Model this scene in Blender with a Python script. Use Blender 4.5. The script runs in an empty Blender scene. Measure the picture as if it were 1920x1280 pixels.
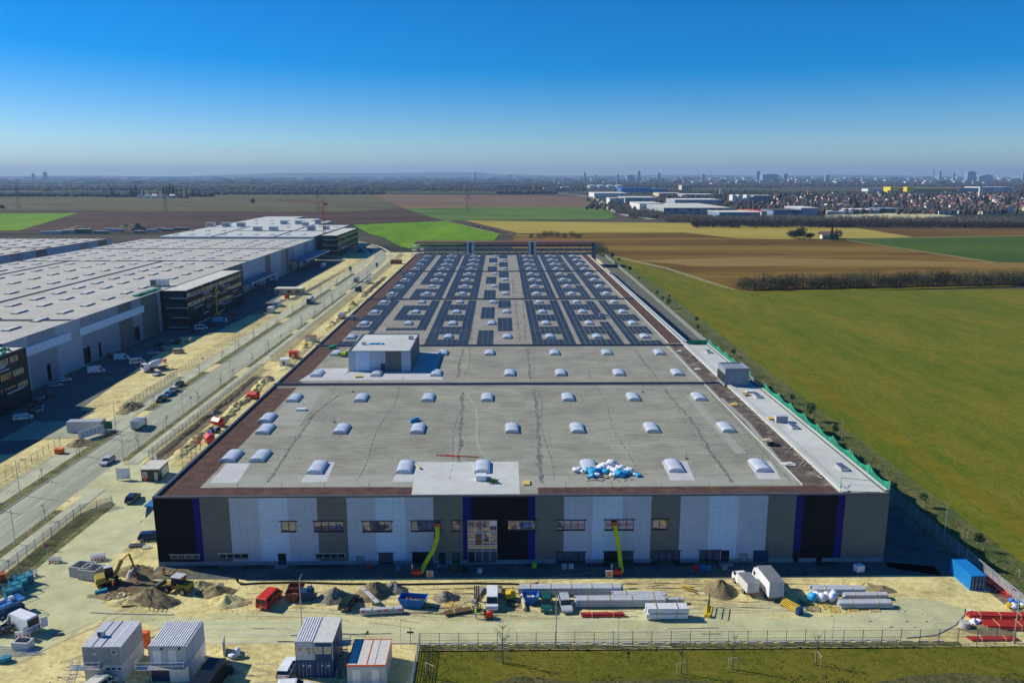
import bpy, math, random
from mathutils import Vector, geometry
R = math.radians
random.seed(7)
# ---------------------------------------------------------------- camera, world, sun, exposure
F = 1500.0; PXC = 960.0; PYC = 640.0; HC = 66.0
PITCH = math.atan((PYC - 329) / F); YAW = math.atan(19 / F)
sc = bpy.context.scene
cam_d = bpy.data.cameras.new('camera'); cam = bpy.data.objects.new('camera', cam_d)
sc.collection.objects.link(cam); sc.camera = cam
cam.location = (0, 0, HC); cam.rotation_euler = (R(90) - PITCH, 0, -YAW)
cam_d.sensor_width = 36; cam_d.lens = 36 * F / 1920; cam_d.clip_start = 0.5; cam_d.clip_end = 90000
w = bpy.data.worlds.new('World'); sc.world = w; w.use_nodes = True
nt = w.node_tree; nt.nodes.clear()
SUNV = Vector((-1.35, 0.43, 1.0)).normalized()
sky = nt.nodes.new('ShaderNodeTexSky'); sky.sky_type = 'NISHITA'; sky.sun_disc = False
sky.sun_elevation = math.asin(SUNV.z); sky.sun_rotation = math.atan2(SUNV.x, SUNV.y)
sky.altitude = 500; sky.air_density = 0.85; sky.dust_density = 0.35; sky.ozone_density = 3.0
hs = nt.nodes.new('ShaderNodeHueSaturation'); hs.inputs['Saturation'].default_value = 1.78
bg = nt.nodes.new('ShaderNodeBackground'); bg.inputs['Strength'].default_value = 0.089
wo = nt.nodes.new('ShaderNodeOutputWorld')
tint = nt.nodes.new('ShaderNodeVectorMath'); tint.operation = 'MULTIPLY'; tint.inputs[1].default_value = (0.90, 1.02, 1.22)
nt.links.new(sky.outputs[0], hs.inputs['Color']); nt.links.new(hs.outputs[0], tint.inputs[0]); nt.links.new(tint.outputs[0], bg.inputs[0]); nt.links.new(bg.outputs[0], wo.inputs[0])
sun_d = bpy.data.lights.new('sun', 'SUN'); sun_d.energy = 4.6; sun_d.angle = R(0.55); sun_d.color = (1.0, 0.93, 0.80)
sun = bpy.data.objects.new('sun', sun_d); sc.collection.objects.link(sun)
sun.rotation_euler = SUNV.to_track_quat('Z', 'Y').to_euler()
sc.view_settings.view_transform = 'Standard'; sc.view_settings.look = 'None'; sc.view_settings.gamma = 1
sc.view_settings.exposure = 0.12
sc.cycles.volume_bounces = 0; sc.cycles.transparent_max_bounces = 24

# ---------------------------------------------------------------- pixel -> world helpers (survey of the photo)
_cp, _sp, _cy, _sy = math.cos(PITCH), math.sin(PITCH), math.cos(YAW), math.sin(YAW)
FW = Vector((_sy * _cp, _cy * _cp, -_sp)); RT = Vector((_cy, -_sy, 0)); UP = Vector((_sy * _sp, _cy * _sp, _cp))
def ray(x, y): return FW + RT * ((x - PXC) / F) - UP * ((y - PYC) / F)
def P(x, y, z=0.0):
    d = ray(x, y); t = (z - HC) / d.z
    return Vector((d.x * t, d.y * t, z))
def PY(x, y, yw):
    d = ray(x, y); t = yw / d.y
    return Vector((d.x * t, yw, HC + d.z * t))
def PX(x, y, xw):
    d = ray(x, y); t = xw / d.x
    return Vector((xw, d.y * t, HC + d.z * t))

# ---------------------------------------------------------------- materials
MAT = {}
def M(name, ramp, noises=None, rough=0.85, metal=0.0, bump=0.0, stretch=(1, 1, 1), rot=0.0, alpha=None, spec=None):
    m = bpy.data.materials.new(name); m.use_nodes = True; n = m.node_tree.nodes; l = m.node_tree.links
    b = n['Principled BSDF']; b.inputs['Roughness'].default_value = rough; b.inputs['Metallic'].default_value = metal
    if spec is not None: b.inputs['Specular IOR Level'].default_value = spec
    if not isinstance(ramp, list):
        c = ramp; a = 0.10
        ramp = [(0.3, tuple(v * (1 - a) for v in c)), (0.7, tuple(min(1, v * (1 + a)) for v in c))]
    if noises is None: noises = [(1.2, 1.0), (0.15, 0.8)]
    tc = n.new('ShaderNodeTexCoord'); mp = n.new('ShaderNodeMapping'); mp.inputs['Scale'].default_value = stretch
    mp.inputs['Rotation'].default_value = (0, 0, rot)
    l.new(tc.outputs['Object'], mp.inputs[0])
    acc = None; tot = sum(k[1] for k in noises)
    for s_, w_ in noises:
        t = n.new('ShaderNodeTexNoise'); t.inputs['Scale'].default_value = s_; t.inputs['Detail'].default_value = 5; t.inputs['Roughness'].default_value = 0.6
        l.new(mp.outputs[0], t.inputs['Vector'])
        mu = n.new('ShaderNodeMath'); mu.operation = 'MULTIPLY_ADD'; mu.inputs[1].default_value = w_ / tot
        l.new(t.outputs['Fac'], mu.inputs[0])
        if acc is None: mu.inputs[2].default_value = 0
        else: l.new(acc, mu.inputs[2])
        acc = mu.outputs[0]
    cr = n.new('ShaderNodeValToRGB'); e = cr.color_ramp.elements
    while len(e) < len(ramp): e.new(0.5)
    sq = 0.52 if len(noises) > 1 else 0.8
    for i, (p, c) in enumerate(ramp): e[i].position = 0.5 + (p - 0.5) * sq; e[i].color = (*c, 1)
    l.new(acc, cr.inputs[0]); l.new(cr.outputs[0], b.inputs['Base Color'])
    if bump:
        bp = n.new('ShaderNodeBump'); bp.inputs['Strength'].default_value = bump; bp.inputs['Distance'].default_value = 0.3
        l.new(acc, bp.inputs['Height']); l.new(bp.outputs[0], b.inputs['Normal'])
    if alpha is not None:
        # wire mesh: open grid cut out procedurally
        sx = n.new('ShaderNodeSeparateXYZ'); l.new(tc.outputs['Object'], sx.inputs[0])
        outs = []
        ad = n.new('ShaderNodeMath'); ad.operation = 'ADD'; l.new(sx.outputs[0], ad.inputs[0]); l.new(sx.outputs[1], ad.inputs[1])
        for src, pitch, wd in ((ad.outputs[0], alpha[0], alpha[2]), (sx.outputs[2], alpha[1], alpha[2])):
            dv = n.new('ShaderNodeMath'); dv.operation = 'DIVIDE'; dv.inputs[1].default_value = pitch; l.new(src, dv.inputs[0])
            fr = n.new('ShaderNodeMath'); fr.operation = 'FRACT'; l.new(dv.outputs[0], fr.inputs[0])
            lt = n.new('ShaderNodeMath'); lt.operation = 'LESS_THAN'; lt.inputs[1].default_value = wd / pitch; l.new(fr.outputs[0], lt.inputs[0])
            outs.append(lt.outputs[0])
        mx = n.new('ShaderNodeMath'); mx.operation = 'MAXIMUM'; l.new(outs[0], mx.inputs[0]); l.new(outs[1], mx.inputs[1])
        l.new(mx.outputs[0], b.inputs['Alpha'])
    MAT[name] = m
    return m
def brick(name, c1, c2, mortar, bw, bh, ms=0.02, rough=0.8, rot=(0, 0, 0), bias=0.0, noise=0.25, off=0.0, ns=0.3, fine=0.04, spec=0.3):
    """panel / seam pattern in object space, broken up by noise"""
    m = bpy.data.materials.new(name); m.use_nodes = True; n = m.node_tree.nodes; l = m.node_tree.links
    b = n['Principled BSDF']; b.inputs['Roughness'].default_value = rough
    tc = n.new('ShaderNodeTexCoord'); mp = n.new('ShaderNodeMapping'); mp.inputs['Rotation'].default_value = rot
    l.new(tc.outputs['Object'], mp.inputs[0])
    t = n.new('ShaderNodeTexBrick'); t.inputs['Color1'].default_value = (*c1, 1); t.inputs['Color2'].default_value = (*c2, 1)
    t.inputs['Mortar'].default_value = (*mortar, 1); t.inputs['Scale'].default_value = 1; t.inputs['Brick Width'].default_value = bw
    t.inputs['Row Height'].default_value = bh; t.inputs['Mortar Size'].default_value = ms; t.inputs['Bias'].default_value = bias; t.offset = off
    t.inputs['Mortar Smooth'].default_value = 0.1
    l.new(mp.outputs[0], t.inputs['Vector'])
    no = n.new('ShaderNodeTexNoise'); no.inputs['Scale'].default_value = ns; no.inputs['Detail'].default_value = 8; no.inputs['Roughness'].default_value = 0.65
    l.new(tc.outputs['Object'], no.inputs['Vector'])
    mr = n.new('ShaderNodeMapRange'); mr.inputs['From Min'].default_value = 0.36; mr.inputs['From Max'].default_value = 0.64
    mr.inputs['To Min'].default_value = 1 - noise; mr.inputs['To Max'].default_value = 1 + noise; l.new(no.outputs['Fac'], mr.inputs[0])
    n2 = n.new('ShaderNodeTexNoise'); n2.inputs['Scale'].default_value = 1.7; n2.inputs['Detail'].default_value = 6; n2.inputs['Roughness'].default_value = 0.7
    m3 = n.new('ShaderNodeMapping'); m3.inputs['Scale'].default_value = (0.14, 1.3, 1) if fine > .05 else (1, 1, 1); l.new(tc.outputs['Object'], m3.inputs[0]); l.new(m3.outputs[0], n2.inputs['Vector'])
    r2 = n.new('ShaderNodeMapRange'); r2.inputs['From Min'].default_value = 0.35; r2.inputs['From Max'].default_value = 0.65; r2.inputs['To Min'].default_value = 1 - fine; r2.inputs['To Max'].default_value = 1 + fine; l.new(n2.outputs['Fac'], r2.inputs[0])
    mu = n.new('ShaderNodeMath'); mu.operation = 'MULTIPLY'; l.new(mr.outputs[0], mu.inputs[0]); l.new(r2.outputs[0], mu.inputs[1])
    b.inputs['Specular IOR Level'].default_value = spec
    vm = n.new('ShaderNodeVectorMath'); vm.operation = 'SCALE'; l.new(t.outputs['Color'], vm.inputs[0]); l.new(mu.outputs[0], vm.inputs['Scale'])
    l.new(vm.outputs[0], b.inputs['Base Color']); MAT[name] = m
    return m
G = lambda v: (v, v, v)
# ground
M('far_land', [(0.34, (0.030, 0.040, 0.029)), (0.45, (0.050, 0.055, 0.036)), (0.52, (0.075, 0.068, 0.045)), (0.60, (0.100, 0.085, 0.059)), (0.7, (0.055, 0.080, 0.032))],
  [(0.0011, 1), (0.006, 0.6)], stretch=(0.35, 1.3, 1), rough=1, spec=0.1)
M('dirt', [(0.30, (0.310, 0.255, 0.102)), (0.42, (0.512, 0.433, 0.178)), (0.52, (0.652, 0.564, 0.237)), (0.62, (0.776, 0.695, 0.321)), (0.75, (0.620, 0.511, 0.224))],
  [(0.05, .9), (0.25, 1), (1.1, 1.0), (5, .8)], rough=1, bump=0.5)
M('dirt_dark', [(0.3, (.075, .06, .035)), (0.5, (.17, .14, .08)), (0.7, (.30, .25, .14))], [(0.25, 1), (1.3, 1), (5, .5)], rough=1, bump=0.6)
M('gravel_and_shade', [(0.3, (.07, .08, .075)), (0.55, (.12, .13, .12)), (0.75, (.18, .18, .15))], [(0.1, 1), (0.6, 1), (3.5, 1)], rough=1, bump=0.5)  # grey gravel, darkened so the left yard's shade reads deeper
M('concrete_road', [(0.32, (0.404, 0.403, 0.215)), (0.5, (0.516, 0.514, 0.274)), (0.68, (0.606, 0.603, 0.327))], [(0.035, 1), (0.3, 0.8), (2, 0.5)], rough=0.9)
M('concrete_warm', [(0.32, (0.432, 0.409, 0.196)), (0.5, (0.540, 0.516, 0.257)), (0.68, (0.616, 0.591, 0.309))], [(0.05, 1), (0.5, 0.8), (3, 0.5)], rough=0.9)
M('asphalt', [(0.32, (0.262, 0.276, 0.197)), (0.5, (0.348, 0.366, 0.258)), (0.68, (0.431, 0.456, 0.312))], [(0.06, 1), (0.5, 0.7), (4, 0.4)], stretch=(2.4, 0.12, 1), rough=0.9)
M('sidewalk', [(0.32, (0.367, 0.369, 0.251)), (0.5, (0.454, 0.460, 0.310)), (0.68, (0.518, 0.523, 0.351))], [(0.2, 1), (2, 0.8)], rough=0.95)
M('grass_verge', [(0.32, (.05, .065, .015)), (0.46, (.10, .12, .028)), (0.56, (.16, .15, .05)), (0.7, (.24, .20, .09))], [(0.35, 1), (2.0, 1)], rough=1, bump=0.4)
M('meadow', [(0.30, (0.056, 0.099, 0.007)), (0.42, (0.092, 0.130, 0.008)), (0.50, (0.132, 0.150, 0.011)), (0.58, (0.193, 0.168, 0.018)), (0.70, (0.263, 0.196, 0.031))],
  [(0.016, 0.7), (0.10, 0.7), (0.7, 1.0), (2.6, 1.4)], stretch=(1.9, 0.45, 1), rot=0.05, rough=1, bump=0.4, spec=0.1)
M('grass_rough', [(0.3, (0.046, 0.057, 0.022)), (0.45, (0.086, 0.092, 0.033)), (0.6, (0.138, 0.121, 0.050)), (0.75, (0.196, 0.161, 0.077))], [(.15, .8), (1.0, 1), (4, 1)], rough=1, bump=.6, spec=.1)
M('grass_front', [(0.3, (0.076, 0.090, 0.009)), (0.5, (0.131, 0.132, 0.015)), (0.7, (0.186, 0.159, 0.022))], [(0.08, .8), (0.8, 1), (4, .8)], rough=1, bump=0.4, spec=0.1)
M('track_mark', [(0.3, (0.332, 0.285, 0.157)), (0.7, (0.442, 0.379, 0.230))], [(.5, 1), (3, 1)], rough=1)
M('track_pale', [(0.3, (0.483, 0.471, 0.315)), (0.7, (0.598, 0.575, 0.378))], [(.5, 1), (3, 1)], rough=1)
M('heap_grey', [(0.3, (.16, .15, .11)), (0.55, (.28, .26, .19)), (0.75, (.36, .33, .24))], [(0.6, 1), (3.5, 1)], rough=1, bump=0.8)
M('heap_brown', [(0.3, (0.143, 0.113, 0.060)), (0.55, (0.264, 0.216, 0.110)), (0.75, (0.374, 0.313, 0.160))], [(0.6, 1), (3.5, 1)], rough=1, bump=0.8)
M('field_tan', [(.3, (.20, .125, .035)), (.7, (.30, .20, .06))], [(.006, 1), (.06, .6)], stretch=(.3, 2.6, 1), rough=1, spec=.1)
M('gravel_hall_shade', [(.3, (.05, .06, .055)), (.5, (.10, .115, .105)), (.7, (.16, .16, .14))], [(.2, 1), (1.2, 1), (5, .5)], rough=1, bump=.4)  # dark gravel tone with the hall's shade painted in
M('roof_faint', [(0.3, (.29, .30, .235)), (0.7, (.37, .38, .31))], [(.5, 1), (3, 1)], rough=.95)
M('meadow_edge', [(0.30, (.035, .060, .010)), (0.45, (.065, .095, .014)), (0.55, (.105, .115, .022)), (0.7, (.17, .14, .045))], [(0.08, 1), (0.6, 1), (3, 1)], rough=1, bump=0.4)
M('bright_green', [(0.3, (0.085, 0.204, 0.006)), (0.5, (0.128, 0.272, 0.008)), (0.7, (0.170, 0.306, 0.013))], [(0.01, 1), (0.1, 0.6)], stretch=(3, 0.5, 1), rot=0.5, rough=1, spec=0.1)
M('pale_green', [(0.3, (.06, .13, .02)), (0.5, (.10, .18, .03)), (0.7, (.14, .19, .05))], [(0.006, 1), (0.05, 0.6)], stretch=(1, 2, 1), rough=1, spec=0.1)
M('dark_green', [(0.3, (.048, .090, .010)), (0.5, (.062, .112, .013)), (0.7, (.085, .13, .016))], [(0.006, 1), (0.1, 0.5)], stretch=(0.6, 2, 1), rough=1, spec=0.1)
M('yellow_field', [(0.3, (.30, .24, .045)), (0.5, (.38, .30, .055)), (0.7, (.42, .35, .08))], [(0.008, 1), (0.07, 0.6)], stretch=(0.5, 2.5, 1), rough=1, spec=0.1)
M('dark_brown', [(0.3, (0.055, 0.034, 0.023)), (0.5, (0.080, 0.050, 0.034)), (0.7, (0.110, 0.070, 0.045))], [(0.01, 1), (0.08, 0.5)], stretch=(0.5, 2, 1), rot=-0.3, rough=1, spec=0.1)
M('olive_brown', [(0.3, (0.083, 0.083, 0.034)), (0.5, (0.121, 0.110, 0.047)), (0.7, (0.154, 0.132, 0.063))], [(0.005, 1), (0.05, 0.5)], stretch=(0.5, 2, 1), rough=1, spec=0.1)
M('pink_brown', [(0.3, (0.126, 0.084, 0.050)), (0.5, (0.179, 0.116, 0.068)), (0.7, (0.231, 0.158, 0.090))], [(0.004, 1), (0.03, 0.6)], stretch=(0.3, 3, 1), rough=1, spec=0.1)
M('ploughed', [(0.30, (0.101, 0.052, 0.010)), (0.45, (0.136, 0.076, 0.014)), (0.55, (0.198, 0.122, 0.022)), (0.68, (0.255, 0.164, 0.035))], [(0.006, 1.2), (0.06, 0.5), (0.6, 0.3)],
  stretch=(0.28, 2.6, 1), rot=-0.06, rough=1, bump=0.2, spec=0.1)
M('field_track', (.24, .225, .075), rough=1)
M('marking', (.75, .75, .72), rough=0.8)
M('kerb', (.34, .34, .29), rough=0.9)
# buildings
for nm, c in dict(black=(.007, .009, .013), blue=(.012, .014, .16), taupe=(.175, .175, .155), lgrey=(.48, .54, .62), white=(.56, .70, .84)).items():
    brick('clad_' + nm, c, tuple(v * 1.04 for v in c), tuple(v * 0.86 for v in c), 1.25, 1.03, 0.04, rough=0.6, rot=(R(90), 0, 0), noise=0.05, spec=0.12)
for nm, c in dict(taupe=(.13, .135, .13), lgrey=(.36, .41, .47), mid=(.24, .28, .33), blue=(.24, .38, .55), teal=(.12, .19, .26)).items():
    brick('side_' + nm, c, tuple(v * 1.03 for v in c), tuple(v * 0.75 for v in c), 6.0, 1.1, 0.03, rough=0.6, rot=(R(90), 0, R(90)), noise=0.09)
brick('roof_membrane', (.268, .268, .205), (.30, .30, .232), (.19, .188, .145), 10, 2.05, 0.03, rough=0.95, noise=0.15, off=0.37, ns=0.11, fine=0.20)
brick('roof_solar_zone', (.27, .255, .21), (.30, .285, .235), (.20, .19, .16), 10, 2.05, 0.03, rough=0.95, noise=0.12, off=0.37, ns=0.2, fine=0.17)
brick('roof_pale', (.47, .455, .39), (.50, .485, .42), (.38, .37, .32), 24, 8, 0.05, rough=0.9, noise=0.10, off=0.3, ns=0.06)
M('roof_white', (.56, .575, .52), [(0.06, 1), (0.6, 0.7)], rough=0.75)
M('roof_patch', [(0.35, (.47, .47, .45)), (0.65, (.56, .57, .56))], [(0.5, 1), (3, 1)], rough=0.85)
M('roof_stain', [(0.38, (.10, .10, .085)), (0.55, (.20, .195, .165)), (0.7, (.30, .29, .25))], [(0.9, 1), (4, 1)], rough=0.9)
M('sedum', [(0.32, (.045, .026, .020)), (0.5, (.085, .040, .028)), (0.62, (.13, .055, .035)), (0.74, (.11, .10, .045))], [(0.5, 1), (5, 1)], rough=1, bump=0.6)
M('sedum_rough', [(0.32, (.055, .045, .035)), (0.5, (.11, .085, .065)), (0.62, (.17, .13, .10)), (0.74, (.32, .30, .26))], [(0.35, 1), (3, 1)], rough=1, bump=0.6)
M('dark_band', (.035, .045, .065), rough=0.5)
M('plinth', (.24, .29, .31), rough=0.9)
M('window_dark', (.02, .03, .035), rough=0.08, spec=0.8)
M('window_mirror', (.26, .26, .33), rough=0.04, spec=1.0, metal=0.6)
M('window_warm', [(0.3, (.05, .06, .05)), (0.5, (.20, .20, .13)), (0.7, (.38, .37, .24))], [(0.4, 1), (2, 1)], rough=0.2, spec=0.8)
M('frame_dark', (.025, .025, .03), rough=0.4)
M('frame_light', (.55, .58, .62), rough=0.4, metal=0.4)
M('acrylic', (.60, .64, .67), [(0.8, 1)], rough=0.22, spec=0.7)
M('metal_grey', (.42, .44, .46), rough=0.4, metal=0.6)
M('zinc', (.55, .56, .57), rough=0.45, metal=0.5)
M('steel_dark', (.12, .13, .14), rough=0.5, metal=0.4)
M('solar', [(0.35, (.030, .050, .068)), (0.65, (.048, .074, .096))], [(0.35, 1)], rough=0.3, spec=0.4)
M('solar_frame', (.30, .32, .34), rough=0.5, metal=0.2)
M('wire', (.20, .22, .22), rough=0.6, alpha=(0.25, 0.25, 0.016))
M('wire_light', (.50, .53, .54), rough=0.6, alpha=(0.30, 0.30, 0.075))
M('net_green', [(0.35, (.0, .20, .10)), (0.6, (.01, .36, .20))], [(0.5, 1), (4, 1)], rough=0.8, alpha=(0.30, 0.30, 0.21))
M('net_green_solid', [(0.35, (.0, .17, .09)), (0.6, (.01, .30, .17))], [(0.5, 1)], rough=0.8)
# paints
for nm, c, r_ in [('p_white', (.78, .79, .80), .35), ('p_offwhite', (.62, .61, .55), .6), ('p_silver', (.45, .48, .52), .3), ('p_black', (.015, .017, .02), .3), ('p_navy', (.012, .035, .09), .3),
                  ('p_blue', (.02, .17, .50), .5), ('p_cyan', (.02, .24, .34), .5), ('p_red', (.62, .03, .015), .4), ('p_redbrown', (.25, .09, .06), .7), ('p_orange', (.75, .14, .03), .6),
                  ('p_yellow', (.72, .50, .03), .5), ('p_yellowhose', (.72, .68, .02), .6), ('p_green', (.02, .16, .08), .4), ('p_tealcar', (.01, .10, .09), .3), ('p_darkgreen', (.012, .03, .022), .25),
                  ('p_grey', (.30, .32, .35), .6), ('p_lightgrey', (.50, .52, .55), .6), ('p_skyblue', (.10, .42, .62), .6), ('p_contblue', (.015, .24, .60), .5), ('p_darkblue', (.010, .055, .16), .5),
                  ('p_magenta', (.30, .02, .15), .5), ('p_lime', (.25, .72, .03), .8), ('p_brown', (.14, .09, .05), .8), ('p_beige', (.52, .45, .30), .8), ('p_wood', (.55, .42, .20), .9),
                  ('p_yellowwood', (.66, .48, .12), .9), ('rubber', (.015, .015, .016), .9), ('glass_car', (.02, .028, .035), .06), ('skin', (.45, .27, .19), .6), ('plastic_white', (.78, .80, .84), .5),
                  ('plastic_blue', (.03, .38, .68), .5), ('concrete', (.44, .44, .41), .95), ('bark', (.13, .11, .09), .95), ('roof_red', (.30, .12, .075), .9), ('roof_brown', (.17, .11, .085), .9),
                  ('roof_darkgrey', (.09, .09, .10), .9), ('wall_white', (.72, .71, .66), .9), ('wall_cream', (.62, .55, .38), .9), ('wall_grey', (.36, .38, .41), .9), ('wall_blue', (.03, .20, .48), .6),
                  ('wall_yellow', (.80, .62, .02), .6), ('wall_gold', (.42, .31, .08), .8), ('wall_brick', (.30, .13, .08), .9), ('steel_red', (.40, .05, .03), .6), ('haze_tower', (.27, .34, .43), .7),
                  ('lamp_glass', (.7, .7, .65), .3), ('jeans', (.05, .07, .13), .9), ('tarp_blue', (.02, .16, .36), .6), ('pipe_red', (.56, .05, .035), .5), ('pipe_grey', (.52, .56, .60), .4), ('p_dirtyyellow', (.36, .27, .04), .7)]:
    M(nm, c, [(1.5, 1)], rough=r_, spec=0.5 if r_ < 0.5 else 0.3)
M('twig', [(0.3, (.060, .068, .030)), (0.7, (.125, .125, .065))], [(0.05, 1), (.3, .8)], rough=1)
M('twig_grey', [(0.3, (.085, .080, .065)), (0.7, (.15, .14, .11))], [(0.02, 1)], rough=1)
M('leaf', [(0.3, (.012, .045, .012)), (0.7, (.045, .12, .02))], [(0.8, 1)], rough=0.9)
M('conifer', [(0.3, (.012, .030, .012)), (0.7, (.035, .065, .02))], [(0.3, 1)], rough=1)
M('wood_far', [(0.3, (.030, .032, .028)), (0.5, (.050, .050, .040)), (0.7, (.080, .070, .055))], [(0.01, 1), (0.1, 1)], rough=1)

# ---------------------------------------------------------------- mesh builder
class MB:
    def __init__(s): s.v = []; s.f = []; s.m = []
    def poly(s, pts, mi=0):
        b = len(s.v); s.v += [tuple(p) for p in pts]; s.f.append(tuple(range(b, b + len(pts)))); s.m.append(mi); return s
    def flat(s, pts, z=0.0, mi=0):
        return s.poly([(p[0], p[1], z) for p in pts], mi)
    def hexa(s, p, mi=0, top=None):
        b = len(s.v); s.v += [tuple(q) for q in p]
        for k, q in enumerate(((3, 2, 1, 0), (4, 5, 6, 7), (0, 1, 5, 4), (1, 2, 6, 5), (2, 3, 7, 6), (3, 0, 4, 7))):
            s.f.append(tuple(b + i for i in q)); s.m.append(top if (k == 1 and top is not None) else mi)
        return s
    def box(s, x0, x1, y0, y1, z0, z1, mi=0, top=None):
        return s.hexa([(x0, y0, z0), (x1, y0, z0), (x1, y1, z0), (x0, y1, z0), (x0, y0, z1), (x1, y0, z1), (x1, y1, z1), (x0, y1, z1)], mi, top)
    def obox(s, c, l, rot=0.0, mi=0, tilt=0.0):
        cr, sr, ct, st = math.cos(rot), math.sin(rot), math.cos(tilt), math.sin(tilt); q = []
        for dz in (-.5, .5):
            for dx, dy in ((-.5, -.5), (.5, -.5), (.5, .5), (-.5, .5)):
                x, y, z = dx * l[0], dy * l[1], dz * l[2]; y, z = y * ct - z * st, y * st + z * ct
                q.append((c[0] + x * cr - y * sr, c[1] + x * sr + y * cr, c[2] + z))
        return s.hexa(q, mi)
    def prism(s, pts, z0, z1, mi=0, top=None):
        n = len(pts); b = len(s.v); s.v += [(p[0], p[1], z0) for p in pts] + [(p[0], p[1], z1) for p in pts]
        for i in range(n): j = (i + 1) % n; s.f.append((b + i, b + j, b + n + j, b + n + i)); s.m.append(mi)
        s.f.append(tuple(b + n + i for i in range(n))); s.m.append(mi if top is None else top)
        s.f.append(tuple(b + n - 1 - i for i in range(n))); s.m.append(mi)
        return s
    def prof(s, pr, x0, x1, mi=0, sx=None):
        """side profile [(y,z)] extruded over x; sx: per-point half-width scale"""
        n = len(pr); b = len(s.v); xc = (x0 + x1) / 2; hw = (x1 - x0) / 2; sx = sx or [1] * n
        s.v += [(xc - hw * sx[i], p[0], p[1]) for i, p in enumerate(pr)] + [(xc + hw * sx[i], p[0], p[1]) for i, p in enumerate(pr)]
        for i in range(n): j = (i + 1) % n; s.f.append((b + i, b + j, b + n + j, b + n + i)); s.m.append(mi)
        s.f.append(tuple(b + i for i in range(n - 1, -1, -1))); s.m.append(mi); s.f.append(tuple(b + n + i for i in range(n))); s.m.append(mi)
        return s
    def cyl(s, p0, p1, r0, r1=None, n=8, mi=0, cap=True):
        r1 = r0 if r1 is None else r1; p0 = Vector(p0); p1 = Vector(p1); d = (p1 - p0)
        if d.length < 1e-6: return s
        d.normalize(); a = d.orthogonal().normalized(); c = d.cross(a); b = len(s.v)
        for p, r in ((p0, r0), (p1, r1)):
            for i in range(n): t = 2 * math.pi * i / n; s.v.append(tuple(p + a * (r * math.cos(t)) + c * (r * math.sin(t))))
        for i in range(n): j = (i + 1) % n; s.f.append((b + i, b + j, b + n + j, b + n + i)); s.m.append(mi)
        if cap: s.f.append(tuple(b + n - 1 - i for i in range(n))); s.m.append(mi); s.f.append(tuple(b + n + i for i in range(n))); s.m.append(mi)
        return s
    def tube(s, pts, r, n=6, mi=0, ripple=0):
        for i in range(len(pts) - 1):
            s.cyl(pts[i], pts[i + 1], r * (1 + ripple * (i % 2)), r * (1 + ripple * ((i + 1) % 2)), n, mi)
        return s
    def blob(s, c, r, seed=0, n=7, mi=0, jag=0.25, squash=(1, 1, 1)):
        rg = random.Random(seed); b = len(s.v); rows = max(3, n // 2 + 1)
        s.v.append((c[0], c[1], c[2] + r * squash[2]))
        for k in range(1, rows):
            ph = math.pi * k / rows
            for i in range(n):
                t = 2 * math.pi * (i + 0.5 * (k % 2)) / n; q = r * (1 + jag * (rg.random() * 2 - 1))
                s.v.append((c[0] + q * math.sin(ph) * math.cos(t) * squash[0], c[1] + q * math.sin(ph) * math.sin(t) * squash[1], c[2] + q * math.cos(ph) * squash[2]))
        s.v.append((c[0], c[1], c[2] - r * squash[2])); e = len(s.v) - 1
        for i in range(n):
            j = (i + 1) % n; s.f.append((b, b + 1 + i, b + 1 + j)); s.m.append(mi)
            for k in range(rows - 2):
                o = b + 1 + k * n; s.f.append((o + i, o + n + i, o + n + j, o + j)); s.m.append(mi)
            o = b + 1 + (rows - 2) * n; s.f.append((o + j, o + i, e)); s.m.append(mi)
        return s
    def leaves(s, c, rad, count, size, seed, mi=0, shape='ball'):
        rg = random.Random(seed)
        for _ in range(count):
            u = Vector((rg.gauss(0, 1), rg.gauss(0, 1), rg.gauss(0, 1))).normalized() * (rg.random() ** 0.45)
            if shape == 'cone':
                hgt = rg.random() ** 1.4; rr = (1 - hgt) * (0.35 + 0.65 * rg.random()); t = rg.random() * 6.283
                p = Vector((c[0] + rad[0] * rr * math.cos(t), c[1] + rad[1] * rr * math.sin(t), c[2] - rad[2] + 2 * rad[2] * hgt))
            else: p = Vector((c[0] + u.x * rad[0], c[1] + u.y * rad[1], c[2] + u.z * rad[2]))
            a = Vector((rg.gauss(0, 1), rg.gauss(0, 1), rg.gauss(0, 1))).normalized(); b2 = a.orthogonal().normalized(); k = size * (0.5 + rg.random())
            s.poly([p + a * k, p + b2 * k * 0.6, p - a * k * 0.7, p - b2 * k * 0.5], mi)
        return s
    def build(s, name, mats, parent=None, smooth=False):
        me = bpy.data.meshes.new(name); me.from_pydata(s.v, [], s.f)
        if isinstance(mats, (str, bpy.types.Material)): mats = [mats]
        for m in mats: me.materials.append(MAT[m] if isinstance(m, str) else m)
        if len(mats) > 1: me.polygons.foreach_set('material_index', s.m)
        if smooth: me.polygons.foreach_set('use_smooth', [True] * len(me.polygons))
        me.update(); o = bpy.data.objects.new(name, me); sc.collection.objects.link(o)
        if parent: o.parent = parent
        return o
def tag(o, label=None, cat=None, group=None, kind=None):
    if label: o['label'] = label
    if cat: o['category'] = cat
    if group: o['group'] = group
    if kind: o['kind'] = kind
    return o
def empty(name, loc=(0, 0, 0), rz=0.0, label=None, cat=None, group=None):
    o = bpy.data.objects.new(name, None); sc.collection.objects.link(o); o.location = loc; o.rotation_euler = (0, 0, rz)
    o.empty_display_size = 0.1
    return tag(o, label, cat, group)
KIDS = {}
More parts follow.
